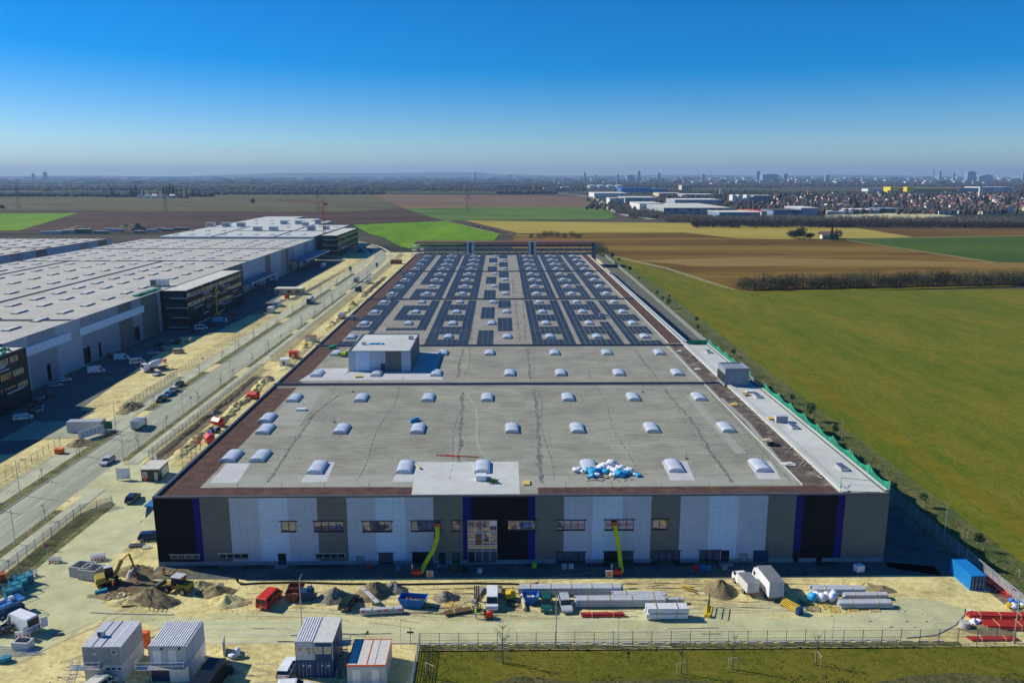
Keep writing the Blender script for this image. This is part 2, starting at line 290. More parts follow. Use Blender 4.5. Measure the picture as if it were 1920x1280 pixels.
def dup(root, loc, rz=0.0, label=None, group=None, scale=None):
    kids = [c for c in root.children]
    r = root.copy(); sc.collection.objects.link(r); r.location = loc; r.rotation_euler = (0, 0, rz)
    if scale: r.scale = scale if isinstance(scale, tuple) else (scale,) * 3
    if label: r['label'] = label
    if group: r['group'] = group
    for ch in kids:
        c = ch.copy(); sc.collection.objects.link(c); c.parent = r
        for g in ch.children:
            d = g.copy(); sc.collection.objects.link(d); d.parent = c
    return r
def struct(name, mb, mats): return tag(mb.build(name, mats), kind='structure')
ONES = 'first second third fourth fifth sixth seventh eighth ninth tenth eleventh twelfth thirteenth fourteenth fifteenth sixteenth seventeenth eighteenth nineteenth twentieth'.split()
def ordn(i):
    if i < 20: return ONES[i]
    t = {2: 'twenty', 3: 'thirty', 4: 'forty', 5: 'fifty', 6: 'sixty', 7: 'seventy'}[(i + 1) // 10]; k = (i + 1) % 10
    return (t[:-1] + 'ieth') if k == 0 else t + '-' + ONES[k - 1]
M('dry_grass', [(.3, (.10, .115, .006)), (.5, (.155, .145, .010)), (.7, (.20, .165, .015))], [(.1, 1), (.6, 1), (3, .6)], rough=1, bump=.3, spec=.1)
# ================================================================ GROUND AND FIELDS
HAZE_D = 0.00006
Z = lambda k: 0.004 * k
def fan(mb, pts, z, mi=0):
    tri = geometry.tessellate_polygon([[Vector((p[0], p[1], 0)) for p in pts]]); b = len(mb.v); mb.v += [(p[0], p[1], z) for p in pts]
    for t in tri:
        a, c, d = (Vector(mb.v[b + i]) for i in t); q = t if (c - a).cross(d - a).z > 0 else (t[0], t[2], t[1])
        mb.f.append(tuple(b + i for i in q)); mb.m.append(mi)
def sheet(name, pts, mat, z):
    mb = MB(); fan(mb, pts, z); return struct(name, mb, mat)
PP = lambda l, z=0: [P(x, y, z) for x, y in l]
sheet('ground', [(-32000, -3000), (32000, -3000), (32000, 33000), (-32000, 33000)], 'far_land', -0.6)
# the near country: a meadow sheet right of the site and in front of it
sheet('meadow', [(-400, -60), (500, -60), (500, 480), (150, 460), (137, 467), (110, 560), (75, 708), (60, 708), (60, 60), (-400, 60)], 'meadow', -0.05)
sheet('ploughed_field', PP([(963, 438), (1280, 437), (1390, 446), (1583, 450), (1863, 492), (2400, 492), (2400, 528), (1920, 531), (1378, 544), (1250, 502), (1118, 472), (960, 470)]), 'ploughed', -0.30)
sheet('ploughed_band', PP([(1180, 487), (1420, 482), (1800, 490), (2300, 497), (2300, 510), (1780, 499), (1300, 498)]), 'field_tan', -0.25)
sheet('yellow_field', PP([(870, 413), (1280, 418), (1607, 427), (1712, 444), (1583, 447), (1480, 448), (1390, 447), (1280, 436), (972, 437)]), 'yellow_field', -0.20)
sheet('brown_field', PP([(1607, 427), (2400, 431), (2400, 441), (1920, 442), (1712, 444)]), 'ploughed', -0.24)
sheet('green_field_right', PP([(1583, 447), (1712, 444), (1920, 442), (2400, 440), (2400, 493), (1863, 491)]), 'dark_green', -0.20)
sheet('bright_green_field', PP([(662, 421), (833, 414), (938, 438), (925, 452), (770, 466), (752, 462), (720, 445), (690, 437)]), 'bright_green', -0.20)
sheet('green_field_middle', PP([(755, 390), (1115, 388), (1148, 398), (1153, 408), (1140, 411), (870, 413), (833, 414)]), 'pale_green', -0.20)
sheet('pink_field', PP([(700, 364), (1020, 366), (1112, 369), (1115, 388), (755, 390)]), 'pink_brown', -0.2)
sheet('olive_field', PP([(-500, 371), (200, 367), (640, 364), (700, 364), (755, 390), (640, 398), (-500, 391)]), 'olive_brown', -0.22)
sheet('dark_field', PP([(-500, 391.5), (640, 398.5), (755, 391), (833, 413.5), (660, 420.5), (590, 425), (300, 436), (-500, 440)]), 'dark_brown', -0.24)
sheet('green_field_left', PP([(-400, 403), (146, 399), (36, 432), (-400, 432)]), 'bright_green', -0.16)
mb = MB()
for a, b, w_ in [((1583, 449), (1866, 492), 2.5), ((930, 438), (1010, 443), 3), ((835, 413), (930, 437), 1.8), ((1118, 473), (1250, 503), 3.5), ((1250, 503), (1378, 544), 2.5), ((1583, 447), (1990, 441), 3), ((755, 389.6), (1115, 388), 3)]:
    A = P(*a); B = P(*b); n = (B - A).cross(Vector((0, 0, 1))).normalized() * w_
    mb.flat([A + n, A - n, B - n, B + n], -0.12)
struct('field_path', mb, 'field_track')
sheet('dry_grass_band', [(94.5, 60), (100, 60), (104, 200), (103, 330), (99.5, 470), (96.5, 470), (98, 330), (98, 200)], 'dry_grass', -0.045)
sheet('dry_grass_band', PP([(1118, 476), (1128, 476), (1262, 510), (1378, 545.5), (1420, 545), (1910, 534), (1910, 536), (1400, 550), (1355, 546), (1240, 512)]), 'dry_grass', -0.04)
mb = MB(); xx = 112
while xx < 520:
    for d in (-.9, .9): mb.flat([(xx + d - .28, 62), (xx + d + .28, 62), (xx + d + .28, 452), (xx + d - .28, 452)], -0.044)
    xx += 24
struct('tramlines', mb, 'dry_grass')
# site sheets
sheet('site_ground', [(-500, 58), (-100, 58), (-12, 58), (-12, 102.5), (81, 102.5), (81, 560), (75, 705), (-130, 705), (-130, 800), (-500, 800)], 'dirt', 0.0)
sheet('meadow_margin', [(81.2, 60), (90, 60), (92, 300), (95, 480), (90, 700), (76, 707), (81.2, 560)], 'meadow_edge', 0.0)
sheet('grass_lot', [(-12, 60), (81, 60), (81, 102.2), (-12, 102.2)], 'grass_front', 0.0)
sheet('rough_slope', [(-11, 60), (80.5, 60), (80.5, 93), (70, 94.5), (62, 96.5), (56, 96), (48, 94), (36, 93.2), (24, 95.5), (10, 95), (2, 96.5), (-4, 94), (-8, 95.5), (-11, 93)], 'grass_rough', Z(1))
sheet('perimeter_path', [(71.5, 262), (79, 262), (80.5, 520), (84, 690), (80, 690), (74.5, 520), (72, 400)], 'gravel_and_shade', Z(1))
# front yard concrete
APR = [(183, 925), (215, 893), (240, 884), (262, 900), (300, 893), (296, 990), (246, 1015), (222, 1045), (170, 1068), (150, 1085), (190, 1110), (205, 1140), (250, 1152), (318, 1153), (400, 1160), (1000, 1165), (1500, 1157), (1610, 1150),
       (1665, 1138), (1693, 1120), (1740, 1122), (1808, 1140), (1808, 1152), (1790, 1172), (1755, 1190), (1600, 1200), (1000, 1204), (560, 1205), (400, 1207), (330, 1190), (270, 1165), (190, 1160), (130, 1192), (60, 1230), (-40, 1260), (-60, 1160), (20, 1110), (70, 1065), (100, 1040), (218, 945)]
sheet('yard_pavement', PP(APR), 'concrete_road', Z(2))
# kerbs of the yard road (real steps)
def kerb(pts, w_=0.16, h_=0.12, name='kerb', z=0.0):
    mb = MB()
    for i in range(len(pts) - 1):
        A = Vector(pts[i][:2]); B = Vector(pts[i + 1][:2]); d = (B - A).normalized(); n = Vector((-d.y, d.x)) * w_ / 2
        mb.prism([A - n, B - n, B + n, A + n], z - 0.02, z + h_)
    return struct(name, mb, 'kerb')
kerb([(-63.5, 113.2), (-60, 112.8), (-50.5, 112.4)]); kerb(PP([(1808, 1140), (1808, 1152), (1790, 1172), (1755, 1190), (1700, 1196)]))
kerb([(p.x, 104.25, 0) for p in PP([(560, 1205), (1000, 1205), (1690, 1205)])], name='kerb')
# planted strip between front road and the fence, with paving-stone edge
mb = MB(); k = -12.0
while k < 64: mb.box(k, k + 1.5, 103.85, 104.1, 0, 0.10); k += 2.25
struct('kerb_stones', mb, 'concrete')
sheet('planted_strip', [(-12, 102.6), (66, 102.6), (66, 103.8), (-12, 103.8)], 'grass_verge', Z(2))
# the left road, running parallel with the halls
def strip(name, xl, xr, y0, y1, mat, k, n=1):
    return sheet(name, [(xl, y0), (xr, y0), (xr, y1), (xl, y1)], mat, Z(k))
ROADY = 560.0
def bend(x, y):
    if y <= ROADY: return (x, y)
    # clothoid-like bend to the left beyond the site
    s_ = y - ROADY; a = (s_ / 330.0) ** 1.6 * R(34); return (x - 95 * (1 - math.cos(a)) - s_ * math.sin(a) * 0.48, y - 5 * math.sin(a))
def bstrip(name, xl, xr, y0, y1, mat, z, h_=0):
    mb = MB(); ys = [y0] + [v for v in range(560, 1000, 20) if y0 < v < y1] + [y1]
    for a, b in zip(ys, ys[1:]):
        q = [bend(xl, a), bend(xr, a), bend(xr, b), bend(xl, b)]
        if h_: mb.prism(q, z - 0.05, z + h_)
        else: mb.flat(q, z)
    return struct(name, mb, mat)
bstrip('road', -100.2, -90.4, 60, 980, 'asphalt', Z(2))
bstrip('sidewalk', -108.0, -103.0, 60, 900, 'sidewalk', 0.08)
bstrip('sidewalk', -88.4, -85.2, 60, 163, 'sidewalk', 0.08); bstrip('sidewalk', -88.4, -85.2, 178, 900, 'sidewalk', 0.08)
sheet('site_entrance', [(-90.4, 160), (-84, 158), (-76, 155), (-70, 170), (-76, 176), (-84, 178), (-90.4, 180)], 'concrete_road', Z(3))
sheet('side_street', [(-128, 195), (-108, 198), (-100.2, 196), (-100.2, 216), (-108, 212), (-128, 212)], 'asphalt', 0.085)
for (a, b) in [(60, 203), (222, 268), (280, 362), (375, 470), (485, 548)]:
    bstrip('grass_verge', -103.0, -100.5, a, b, 'grass_verge', 0.10); bstrip('kerb', -100.5, -100.2, a, b, 'kerb', 0.0, 0.12)
for (a, b) in [(60, 152), (181, 262), (275, 335), (345, 362), (372, 455), (470, 548)]:
    bstrip('grass_verge', -90.1, -88.4, a, b, 'grass_verge', 0.10); bstrip('kerb', -90.4, -90.1, a, b, 'kerb', 0.0, 0.12)
mb = MB()
for k in range(0, 82): mb.box(-95.38, -95.26, 70 + k * 7, 73 + k * 7, Z(2.5), Z(3.2))
struct('road_marking', mb, 'marking')
# parallel lane / dark strip beside the far sand
sheet('service_lane', [(-118, 430), (-111.5, 430), (-111, 560), (-118, 640)], 'gravel_and_shade', Z(1))
sheet('hall_yard_shade', [(-147.5, 180), (-118, 186), (-116, 230), (-124, 300), (-123, 340), (-116, 350), (-116, 428), (-124, 450), (-124, 640), (-147.5, 660)], 'gravel_and_shade', Z(1))  # same ground as the sunlit sand; shade painted in, edge follows the shadow
sheet('sand_strip', PP([(150, 768), (200, 772), (345, 672), (452, 628), (500, 590), (470, 590), (395, 628), (340, 632)]), 'dirt', Z(2))
sheet('sand_strip', [(-123, 432), (-116, 432), (-112, 560), (-113, 645), (-122, 640)], 'dirt', Z(2))
# beside the main hall, left flank
sheet('hall_flank_pavement', [(-68, 176), (-59.5, 160), (-59.5, 552), (-66, 552), (-68, 400)], 'concrete_warm', Z(1))
sheet('flank_ditch', [(-83.8, 178), (-79.5, 178), (-79.0, 262), (-83.8, 262)], 'dirt_dark', Z(1))
sheet('verge_embankment', [(-84.0, 92), (-76, 108), (-67.5, 170), (-72, 176), (-84.5, 150)], 'grass_verge', Z(1))
sheet('hall_side_shade', [(66.5, 126), (74.6, 122.9), (80.7, 124), (80.8, 262), (80.9, 300), (83, 552), (60, 552), (60, 254), (66.5, 254)], 'gravel_hall_shade', Z(2))  # side strip kept within the hall's shadow, extra shade put into its colour
sheet('hall_apron_shade', [(-60, 123.6), (-40, 123.2), (0, 123.5), (40, 123.1), (66, 123.4), (74, 123), (74.5, 126.5), (66.5, 128.2), (-59.4, 128.2)], 'gravel_hall_shade', Z(2))  # front edge cut along the hall's shadow; dark gravel paints that shade deeper
sheet('tyre_worn_ground', PP([(380, 1150), (620, 1140), (1100, 1148), (1300, 1140), (1500, 1120), (1600, 1140), (1400, 1160), (1000, 1164), (400, 1158)]), 'concrete_warm', Z(1))
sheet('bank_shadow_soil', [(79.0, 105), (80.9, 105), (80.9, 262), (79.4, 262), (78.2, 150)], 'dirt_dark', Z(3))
# tyre tracks pressed into the yard, and loose stones
def tracks(name, arcs, mat, z, gauge=1.6, w_=.28):
    mb = MB(); rg = random.Random(len(arcs))
    for (x0, y0, a, L, k) in arcs:
        pts = []; x, y, t = x0, y0, R(a)
        for i in range(int(L / 1.5)): pts.append((x, y, t)); x += 1.5 * math.cos(t); y += 1.5 * math.sin(t); t += k * .03 + rg.uniform(-.01, .01)
        for s_ in (-gauge / 2, gauge / 2):
            for (xa, ya, ta), (xb, yb, tb) in zip(pts, pts[1:]):
                if rg.random() < .12: continue
                w2 = w_ * rg.uniform(.5, 1.1) / 2; mb.poly([(xa - math.sin(ta) * (s_ - w2), ya + math.cos(ta) * (s_ - w2), z), (xb - math.sin(tb) * (s_ - w2), yb + math.cos(tb) * (s_ - w2), z), (xb - math.sin(tb) * (s_ + w2), yb + math.cos(tb) * (s_ + w2), z), (xa - math.sin(ta) * (s_ + w2), ya + math.cos(ta) * (s_ + w2), z)])
    return struct(name, mb, mat)
rgt = random.Random(19)
tracks('tyre_tracks', [(rgt.uniform(-45, 10), rgt.uniform(112, 121), rgt.uniform(-8, 8), rgt.uniform(14, 38), rgt.uniform(-.6, .6)) for _ in range(20)] + [(rgt.uniform(5, 40), rgt.uniform(112, 122), rgt.uniform(-10, 10), rgt.uniform(12, 28), rgt.uniform(-.6, .6)) for _ in range(16)] + [(rgt.uniform(-62, -45), rgt.uniform(92, 103), rgt.uniform(-40, 40), 18, rgt.uniform(-1, 1)) for _ in range(8)] + [(-68, 100, 60, 26, -.8), (-35, 96, 5, 14, .3), (-34, 99, -10, 12, .5)], 'track_mark', Z(5))
tracks('dusty_tracks', [(rgt.uniform(-60, 50), rgt.uniform(105, 109.5), rgt.uniform(-2, 2), rgt.uniform(14, 30), 0) for _ in range(16)] + [(rgt.uniform(-72, -62), rgt.uniform(108, 150), rgt.uniform(70, 100), rgt.uniform(14, 30), rgt.uniform(-.3, .3)) for _ in range(10)] + [(56, 106, 20, 14, 1.5), (55, 108, 30, 12, 1.4)], 'track_pale', Z(6))
tracks('tyre_tracks', [(-128, 215, 62, 40, .1), (-124, 235, 68, 50, .1), (-120, 240, 70, 60, 0), (-117, 470, 88, 120, 0), (-73, 200, 92, 60, 0), (-71, 280, 90, 90, 0)], 'track_mark', Z(4))
mb = MB()
for i in range(1200):
    x, y = (rgt.uniform(-62, 66), rgt.uniform(110.5, 123.5)) if i < 900 else (rgt.uniform(-64, -16), rgt.uniform(90, 104)) if i < 1200 else (rgt.uniform(-79, -62), rgt.uniform(170, 330)); r = rgt.uniform(.02, .08); mb.obox((x, y, r * .5), (r * 2, r * 1.5, r * 1.2), rgt.random() * 3, mi=i % 3)
tag(mb.build('loose_stones', ['heap_grey', 'heap_brown', 'concrete']), kind='stuff')
# low hills on the horizon
def hills(name, y, hmax, seed, x0=-30000, x1=30000, z0=0):
    rg = random.Random(seed); mb = MB(); n = 90; prev = None
    ph = [rg.random() * 6.28 for _ in range(5)]
    for i in range(n + 1):
        x = x0 + (x1 - x0) * i / n
        h_ = hmax * (0.55 + 0.25 * math.sin(x / 5200 + ph[0]) + 0.15 * math.sin(x / 2100 + ph[1]) + 0.1 * math.sin(x / 900 + ph[2])) * (1.15 if x < 0 else 0.75)
        cur = ((x, y, 0), (x, y + 1500, max(5, h_)), (x, y + 4000, 0))
        if prev: mb.poly([prev[0], cur[0], cur[1], prev[1]]); mb.poly([prev[1], cur[1], cur[2], prev[2]])
        prev = cur
    return struct(name, mb, 'wood_far')
hills('hills', 22000, 150, 3); hills('hills', 15500, 45, 5)
# ================================================================ MAIN HALL
HZ = 12.4; HX0, HX1, HY0, HY1 = -59.4, 66.5, 128.3, 552.0
hall = empty('distribution_hall', (0, 0, 0), label='long hall with striped grey taupe black and blue front and skylit roof, in the middle', cat='hall')
BANDS = [203.4, 251.9, 350.5, 454.9]
# walls: side and back as thin slabs, front cladding in vertical strips
XB = lambda px: PY(px, 930, HY0).x
cuts = [287, 360, 373, 428, 483, 538, 593, 649, 703, 758, 812, 867, 883, 990, 1004, 1058, 1112, 1168, 1222, 1277, 1332, 1386, 1441, 1494, 1508, 1572, 1586, 1667]
cols = 'black blue taupe lgrey white lgrey taupe lgrey white lgrey taupe blue black blue taupe lgrey white lgrey taupe lgrey white lgrey taupe blue black blue taupe'.split()
xs = [XB(c) for c in cuts]; xs[0] = HX0; xs[-1] = HX1
CM = ['clad_black', 'clad_blue', 'clad_taupe', 'clad_lgrey', 'clad_white']
def fz(py): return PY(960, py, HY0).z
# openings: (px0, px1, py0, py1, kind)
ops = [(527, 555, 977, 996, 'w2'), (589, 644, 977, 996, 'w4'), (680, 735, 977, 996, 'w4'), (771, 826, 976, 995, 'w4'), (848, 862, 976, 995, 'w1'), (952, 1006, 975, 993, 'w4'), (1043, 1097, 975, 993, 'w4'),
       (1134, 1188, 974, 993, 'w4'), (1223, 1251, 973, 992, 'w2'),
       (320, 374, 1039, 1047, 's4'), (411, 466, 1037, 1046, 's4'), (592, 647, 1037, 1046, 's4'), (710, 737, 1036, 1055, 'w2'), (848, 862, 1036, 1050, 'w1'), (773, 812, 1035, 1054, 'o3'), (1043, 1097, 1034, 1052, 'w4'),
       (1132, 1187, 1033, 1051, 'o4'), (1222, 1275, 1032, 1051, 'w4'), (1311, 1350, 1031, 1050, 'w3'),
       (522, 537, 1037, 1066, 'd'), (668, 683, 1042, 1064, 'g'), (823, 836, 1035, 1062, 'd'), (1351, 1367, 1031, 1058, 'd'), (1385, 1401, 1037, 1059, 'g'), (1412, 1440, 1031, 1059, 'r'), (1487, 1497, 1030, 1060, 'k'), (1530, 1541, 1030, 1060, 'k'),
       (877, 932, 975, 1062, 'G')]
rects = []
for a, b, c, d, k in ops:
    ym = (c + d) / 2; x0 = PY(a, ym, HY0).x; x1 = PY(b, ym, HY0).x; z1 = PY((a + b) / 2, c, HY0).z; z0 = max(0.12, PY((a + b) / 2, d, HY0).z)
    rects.append((x0, x1, z0, z1, k))
# cladding wall with real openings (grid cut)
mb = MB(); gx = sorted(set(xs + [r[0] for r in rects] + [r[1] for r in rects])); gz = sorted(set([0.75, HZ] + [z for r in rects for z in (r[2], r[3]) if z > 0.8]))
for i in range(len(gx) - 1):
    xm = (gx[i] + gx[i + 1]) / 2
    ci = next((j for j in range(len(cols)) if xs[j] <= xm <= xs[j + 1]), 0); mi = CM.index('clad_' + cols[ci]); run = None
    for j in range(len(gz) - 1):
        zm = (gz[j] + gz[j + 1]) / 2; hole = any(r[0] < xm < r[1] and r[2] < zm < r[3] for r in rects)
        if not hole: mb.box(gx[i], gx[i + 1], HY0, HY0 + 0.25, gz[j], gz[j + 1], mi)
mb.build('front_cladding', CM, hall)
px_ = HX0
for r in sorted([q for q in rects if q[2] < 0.75], key=lambda q: q[0]): MB().box(px_, r[0], HY0 - 0.06, HY0 + 0.25, -0.1, 0.75).build('plinth', 'plinth', hall); px_ = r[1]
MB().box(px_, HX1, HY0 - 0.06, HY0 + 0.25, -0.1, 0.75).build('plinth', 'plinth', hall)
# side walls: panels in shades
rg = random.Random(4); mb = MB(); y = HY0 + 0.25; SM = ['side_taupe', 'side_lgrey', 'side_mid', 'side_teal']
while y < HY1 - 12:
    mb.box(HX0, HX0 + 0.3, y, y + 12, -0.1, HZ - 0.02, rg.randrange(4)); y += 12
mb.box(HX0, HX0 + 0.3, y, HY1, -0.1, HZ - 0.02, 0)
mb.build('left_wall', SM, hall)
mb = MB(); mb.box(HX1 - 0.3, HX1, HY0 + 0.25, 253.5, -0.1, HZ - 0.02, 0); mb.box(60.6, 60.9, 253.5, HY1, -0.1, HZ - 0.5, 1); mb.box(60.9, HX1 - 0.3, 253.2, 253.5, -0.1, HZ - 0.02, 0)
mb.build('right_wall', SM, hall)
MB().box(HX0, 60.9, HY1, HY1 + 0.3, -0.1, HZ).build('back_wall', 'side_mid', hall)
MB().box(HX0 + 0.3, 60.5, 128.9, 129.1, 0, HZ - 0.5).build('inner_wall', 'frame_dark', hall)
# windows
for x0, x1, z0, z1, k in rects:
    nm = 'window' if k[0] in 'wso' else ('entrance_front' if k == 'G' else 'roller_shutter' if k == 'r' else 'door')
    fr = MB(); t = 0.07; yf = HY0 - 0.03
    fr.box(x0, x1, yf, HY0 + 0.2, z1 - t, z1); fr.box(x0, x1, yf, HY0 + 0.2, z0, z0 + t); fr.box(x0, x0 + t, yf, HY0 + 0.2, z0 + t, z1 - t); fr.box(x1 - t, x1, yf, HY0 + 0.2, z0 + t, z1 - t)
    if k[0] in 'wso':
        n = int(k[1]); nn = [x0 + (x1 - x0) * i / n for i in range(n + 1)]
        for q in nn[1:-1]: fr.box(q - 0.04, q + 0.04, yf, HY0 + 0.2, z0 + t, z1 - t)
        fr.box(x0 - 0.25, x1 + 0.25, yf - 0.12, HY0, z1 + 0.003, z1 + 0.10)
        w_ = fr.build('window', 'frame_dark' if k[0] != 's' else 'frame_light', hall)
        for i in range(n):
            if k[0] == 'o' and i in ((0, 1) if n == 3 else (0, 1)): continue
            MB().box(nn[i] + 0.05, nn[i + 1] - 0.05, HY0 + 0.10, HY0 + 0.12, z0 + t, z1 - t).build('pane', 'window_mirror' if k[0] != 's' else 'window_dark', w_)
        MB().box(x0 - 0.1, x1 + 0.1, yf - 0.10, HY0 - 0.003, z0 - 0.10, z0 - 0.003).build('sill', 'frame_dark', w_)
    elif k == 'd':
        w_ = fr.build('door', 'frame_dark', hall); MB().box(x0 + t, x1 - t, HY0 + 0.14, HY0 + 0.17, z0 + t, z1 - t).build('pane', 'window_dark', w_)
        MB().box(x0 - 0.4, x1 + 0.4, HY0 - 1.4, HY0 - 0.08, 0.02, 0.22).build('step', 'metal_grey', w_)
    elif k == 'g':
        w_ = fr.build('door', 'frame_dark', hall); MB().box(x0 + t, x1 - t, HY0 + 0.02, HY0 + 0.06, z0 + t, z1 - t).build('door_leaf', 'p_grey', w_)
    elif k == 'k':
        w_ = fr.build('door', 'frame_dark', hall); MB().box(x0 + t, x1 - t, HY0 + 0.5, HY0 + 0.54, z0 + t, z1 - t).build('door_leaf', 'p_black', w_)
    elif k == 'r':
        w_ = fr.build('roller_shutter', 'frame_dark', hall); m_ = MB()
        for q in range(10): m_.box(x0 + t, x1 - t, HY0 + 0.05 + 0.02 * (q % 2), HY0 + 0.12, z0 + t + q * (z1 - z0 - 2 * t) / 10, z0 + t + (q + 1) * (z1 - z0 - 2 * t) / 10 - 0.01)
        m_.build('shutter_slats', 'p_darkblue', w_)
    else:
        for q in (0.0, 0.235, 0.49, 0.735): pass
        gxs = [x0 + (x1 - x0) * q for q in (0, 0.25, 0.5, 0.75, 1)]; gzs = [z0, z0 + 2.3, z0 + 3.4, z0 + 5.6, z1]
        for q in gxs[1:-1]: fr.box(q - 0.06, q + 0.06, yf, HY0 + 0.2, z0 + t, z1 - t)
        for q in gzs[1:-1]: fr.box(x0 + t, x1 - t, yf + 0.01, HY0 + 0.19, q - 0.06, q + 0.06)
        w_ = fr.build('entrance_front', 'frame_light', hall); tag(w_, 'tall glazed entrance with silver mullions')
        for i in range(4):
            for j in range(4): MB().box(gxs[i] + 0.06, gxs[i + 1] - 0.06, HY0 + 0.1, HY0 + 0.12, gzs[j] + 0.06, gzs[j + 1] - 0.06).build('pane' if j else 'door_leaf', 'window_mirror' if (i + j * 3) % 7 else 'window_dark', w_)
for px in (384, 475, 575, 620, 1005, 1125, 1212, 1290, 1560):
    q = P(px, 1068); MB().box(q.x - 2.0, q.x + 2.0, HY0 - 1.25, HY0 - .08, -.02, .06).build('light_well', 'frame_dark', hall)
# roof decks
mb = MB(); mb.box(HX0 + 0.3, 60.6, HY0 + 0.25, 252, HZ - 0.6, HZ - 0.14); mb.build('roof', 'roof_membrane', hall)
MB().box(HX0 + 0.3, 60.6, 252, HY1, HZ - 0.6, HZ - 0.14).build('solar_roof', 'roof_solar_zone', hall)
RZ = HZ - 0.14
MB().box(60.6, HX1 - 0.25, HY0 + 0.25, 253.2, HZ - 0.6, HZ - 0.10).build('annex_roof', 'roof_white', hall)
for nm, pts, mt, k in [('green_roof_strip', [(HX0 + .55, 133.2), (-53.2, 133.2), (-53.2, HY1), (HX0 + .55, HY1)], 'sedum', 2), ('green_roof_strip', [(HX0 + .55, HY0 + .5), (-12.8, HY0 + .5), (-12.8, 132.9), (-20, 133.2), (HX0 + .55, 133.2)], 'sedum', 3),
                       ('green_roof_strip', [(6.2, HY0 + .5), (58.2, HY0 + .5), (58.2, 132.8), (6.2, 132.6)], 'sedum', 3), ('green_roof_strip', [(53.4, 132.8), (58.4, 132.8), (58.4, 255), (54.3, 255)], 'sedum_rough', 2),
                       ('green_roof_strip', [(54.6, 256), (59.0, 256), (59.0, HY1), (54.6, HY1)], 'sedum', 2)]:
    mb = MB(); fan(mb, pts, RZ + Z(k)); mb.build(nm, mt, hall)
# parapets and trims
mb = MB(); mb.box(HX0 - .05, HX1 + .05, HY0 - 0.08, HY0 + 0.42, HZ, HZ + 0.28); mb.box(HX0 - .05, HX0 + .45, HY0 + 0.42, HY1, HZ, HZ + 0.28); mb.box(HX1 - .3, HX1 + .05, HY0 + .42, 253.4, HZ, HZ + 0.28)
mb.build('parapet', 'steel_dark', hall)
mb = MB(); mb.box(58.5, 59.5, HY0 + 0.5, 255, HZ - .1, HZ + 0.42); mb.box(59.5, 60.3, 130, 254, HZ - .1, HZ + .10); mb.build('white_upstand', 'roof_white', hall)
mb = MB(); mb.box(59.1, 59.5, 256, HY1, HZ - .1, HZ + .3); mb.box(54.3, 54.55, 256, HY1, RZ, HZ + .05); mb.box(53.1, 53.3, 133, 254, RZ, HZ); mb.build('roof_edge_trim', 'roof_white', hall)
mb = MB(); mb.box(59.5, 60.2, 258, 441, HZ - .05, HZ + .06); mb.box(60.5, 61.2, 258, 441, HZ - .3, HZ - .02, 1); mb.box(60.2, 60.5, 258, 441, HZ - .04, HZ + .12, 1); mb.build('gutter', ['tarp_blue', 'roof_white'], hall)
for b in BANDS:
    m_ = MB(); m_.box(HX0 - .3, 58.4 if b > 210 else 57.2, b - .35, b + .35, RZ, HZ + .38); m_.box(HX0 - .3, 58.4 if b > 210 else 57.2, b - .95, b - .35, RZ, HZ - .02, 1); m_.build('fire_wall_band', ['dark_band', 'metal_grey'], hall)
# patches and stains lying on the membrane
def patch(pts, mat='roof_patch', k=3, nm='roof_patch'):
    mb = MB(); fan(mb, [P(x, y, RZ) for x, y in pts], RZ + Z(k)); return mb.build(nm, mat, hall)
patch([(781, 866), (972, 865), (975, 929), (771, 930)], 'roof_white', 5); patch([(393, 905), (425, 868), (470, 868), (445, 905)]); patch([(563, 904), (590, 866), (628, 866), (612, 903)]); patch([(735, 903), (752, 868), (785, 868), (780, 903)])
patch([(1240, 864), (1288, 864), (1303, 900), (1257, 900)]); patch([(1400, 864), (1445, 864), (1465, 898), (1422, 898)]); patch([(500, 795), (560, 730), (610, 728), (560, 800)], 'roof_faint'); patch([(380, 912), (398, 890), (1470, 893), (1497, 908), (1000, 913)], 'roof_faint', k=2)
patch([(650, 700), (655, 697), (830, 697), (830, 712), (560, 714), (600, 690), (652, 690)]); patch([(785, 660), (830, 660), (815, 697), (772, 697)]); patch([(1285, 742), (1300, 741), (1400, 850), (1380, 850)], 'roof_faint')
def wiggle(p0, p1, w_, seed, nm='dirt_streak', mat='roof_stain', k=6, dash=1.0):
    rg = random.Random(seed); A = P(*p0, RZ); B = P(*p1, RZ); L = (B - A).length; d = (B - A).normalized(); nn = Vector((-d.y, d.x, 0)); mb = MB(); t = 0; off = 0; prev = None
    while t < L:
        off = off * 0.8 + rg.uniform(-.35, .35) * w_; ww = w_ * rg.uniform(0.15, 1.0); c = A + d * t + nn * off; cur = (c + nn * ww, c - nn * ww)
        if prev and rg.random() < dash: mb.poly([(q.x, q.y, RZ + Z(k)) for q in (prev[0], prev[1], cur[1], cur[0])])
        prev = cur; t += rg.uniform(.5, 1.4)
    return mb.build(nm, mat, hall)
wiggle((858, 866), (868, 735), .55, 1); wiggle((858, 708), (868, 652), .5, 2); wiggle((1016, 905), (1002, 730), .6, 3); wiggle((994, 712), (988, 652), .5, 4); wiggle((1290, 780), (1370, 905), .5, 5); wiggle((1245, 728), (1290, 780), .3, 15); wiggle((1235, 712), (1190, 655), .35, 6)
wiggle((500, 905), (590, 775), .35, 7); wiggle((560, 800), (640, 735), .3, 8); wiggle((1485, 905), (1330, 735), .2, 9)
for s_, (a, b) in enumerate([((905, 476), (880, 640)), ((975, 476), (985, 640)), ((885, 640), (880, 600)), ((1058, 480), (1236, 640)), ((960, 520), (975, 640))]): wiggle(a, b, .45, 20 + s_, dash=.75)
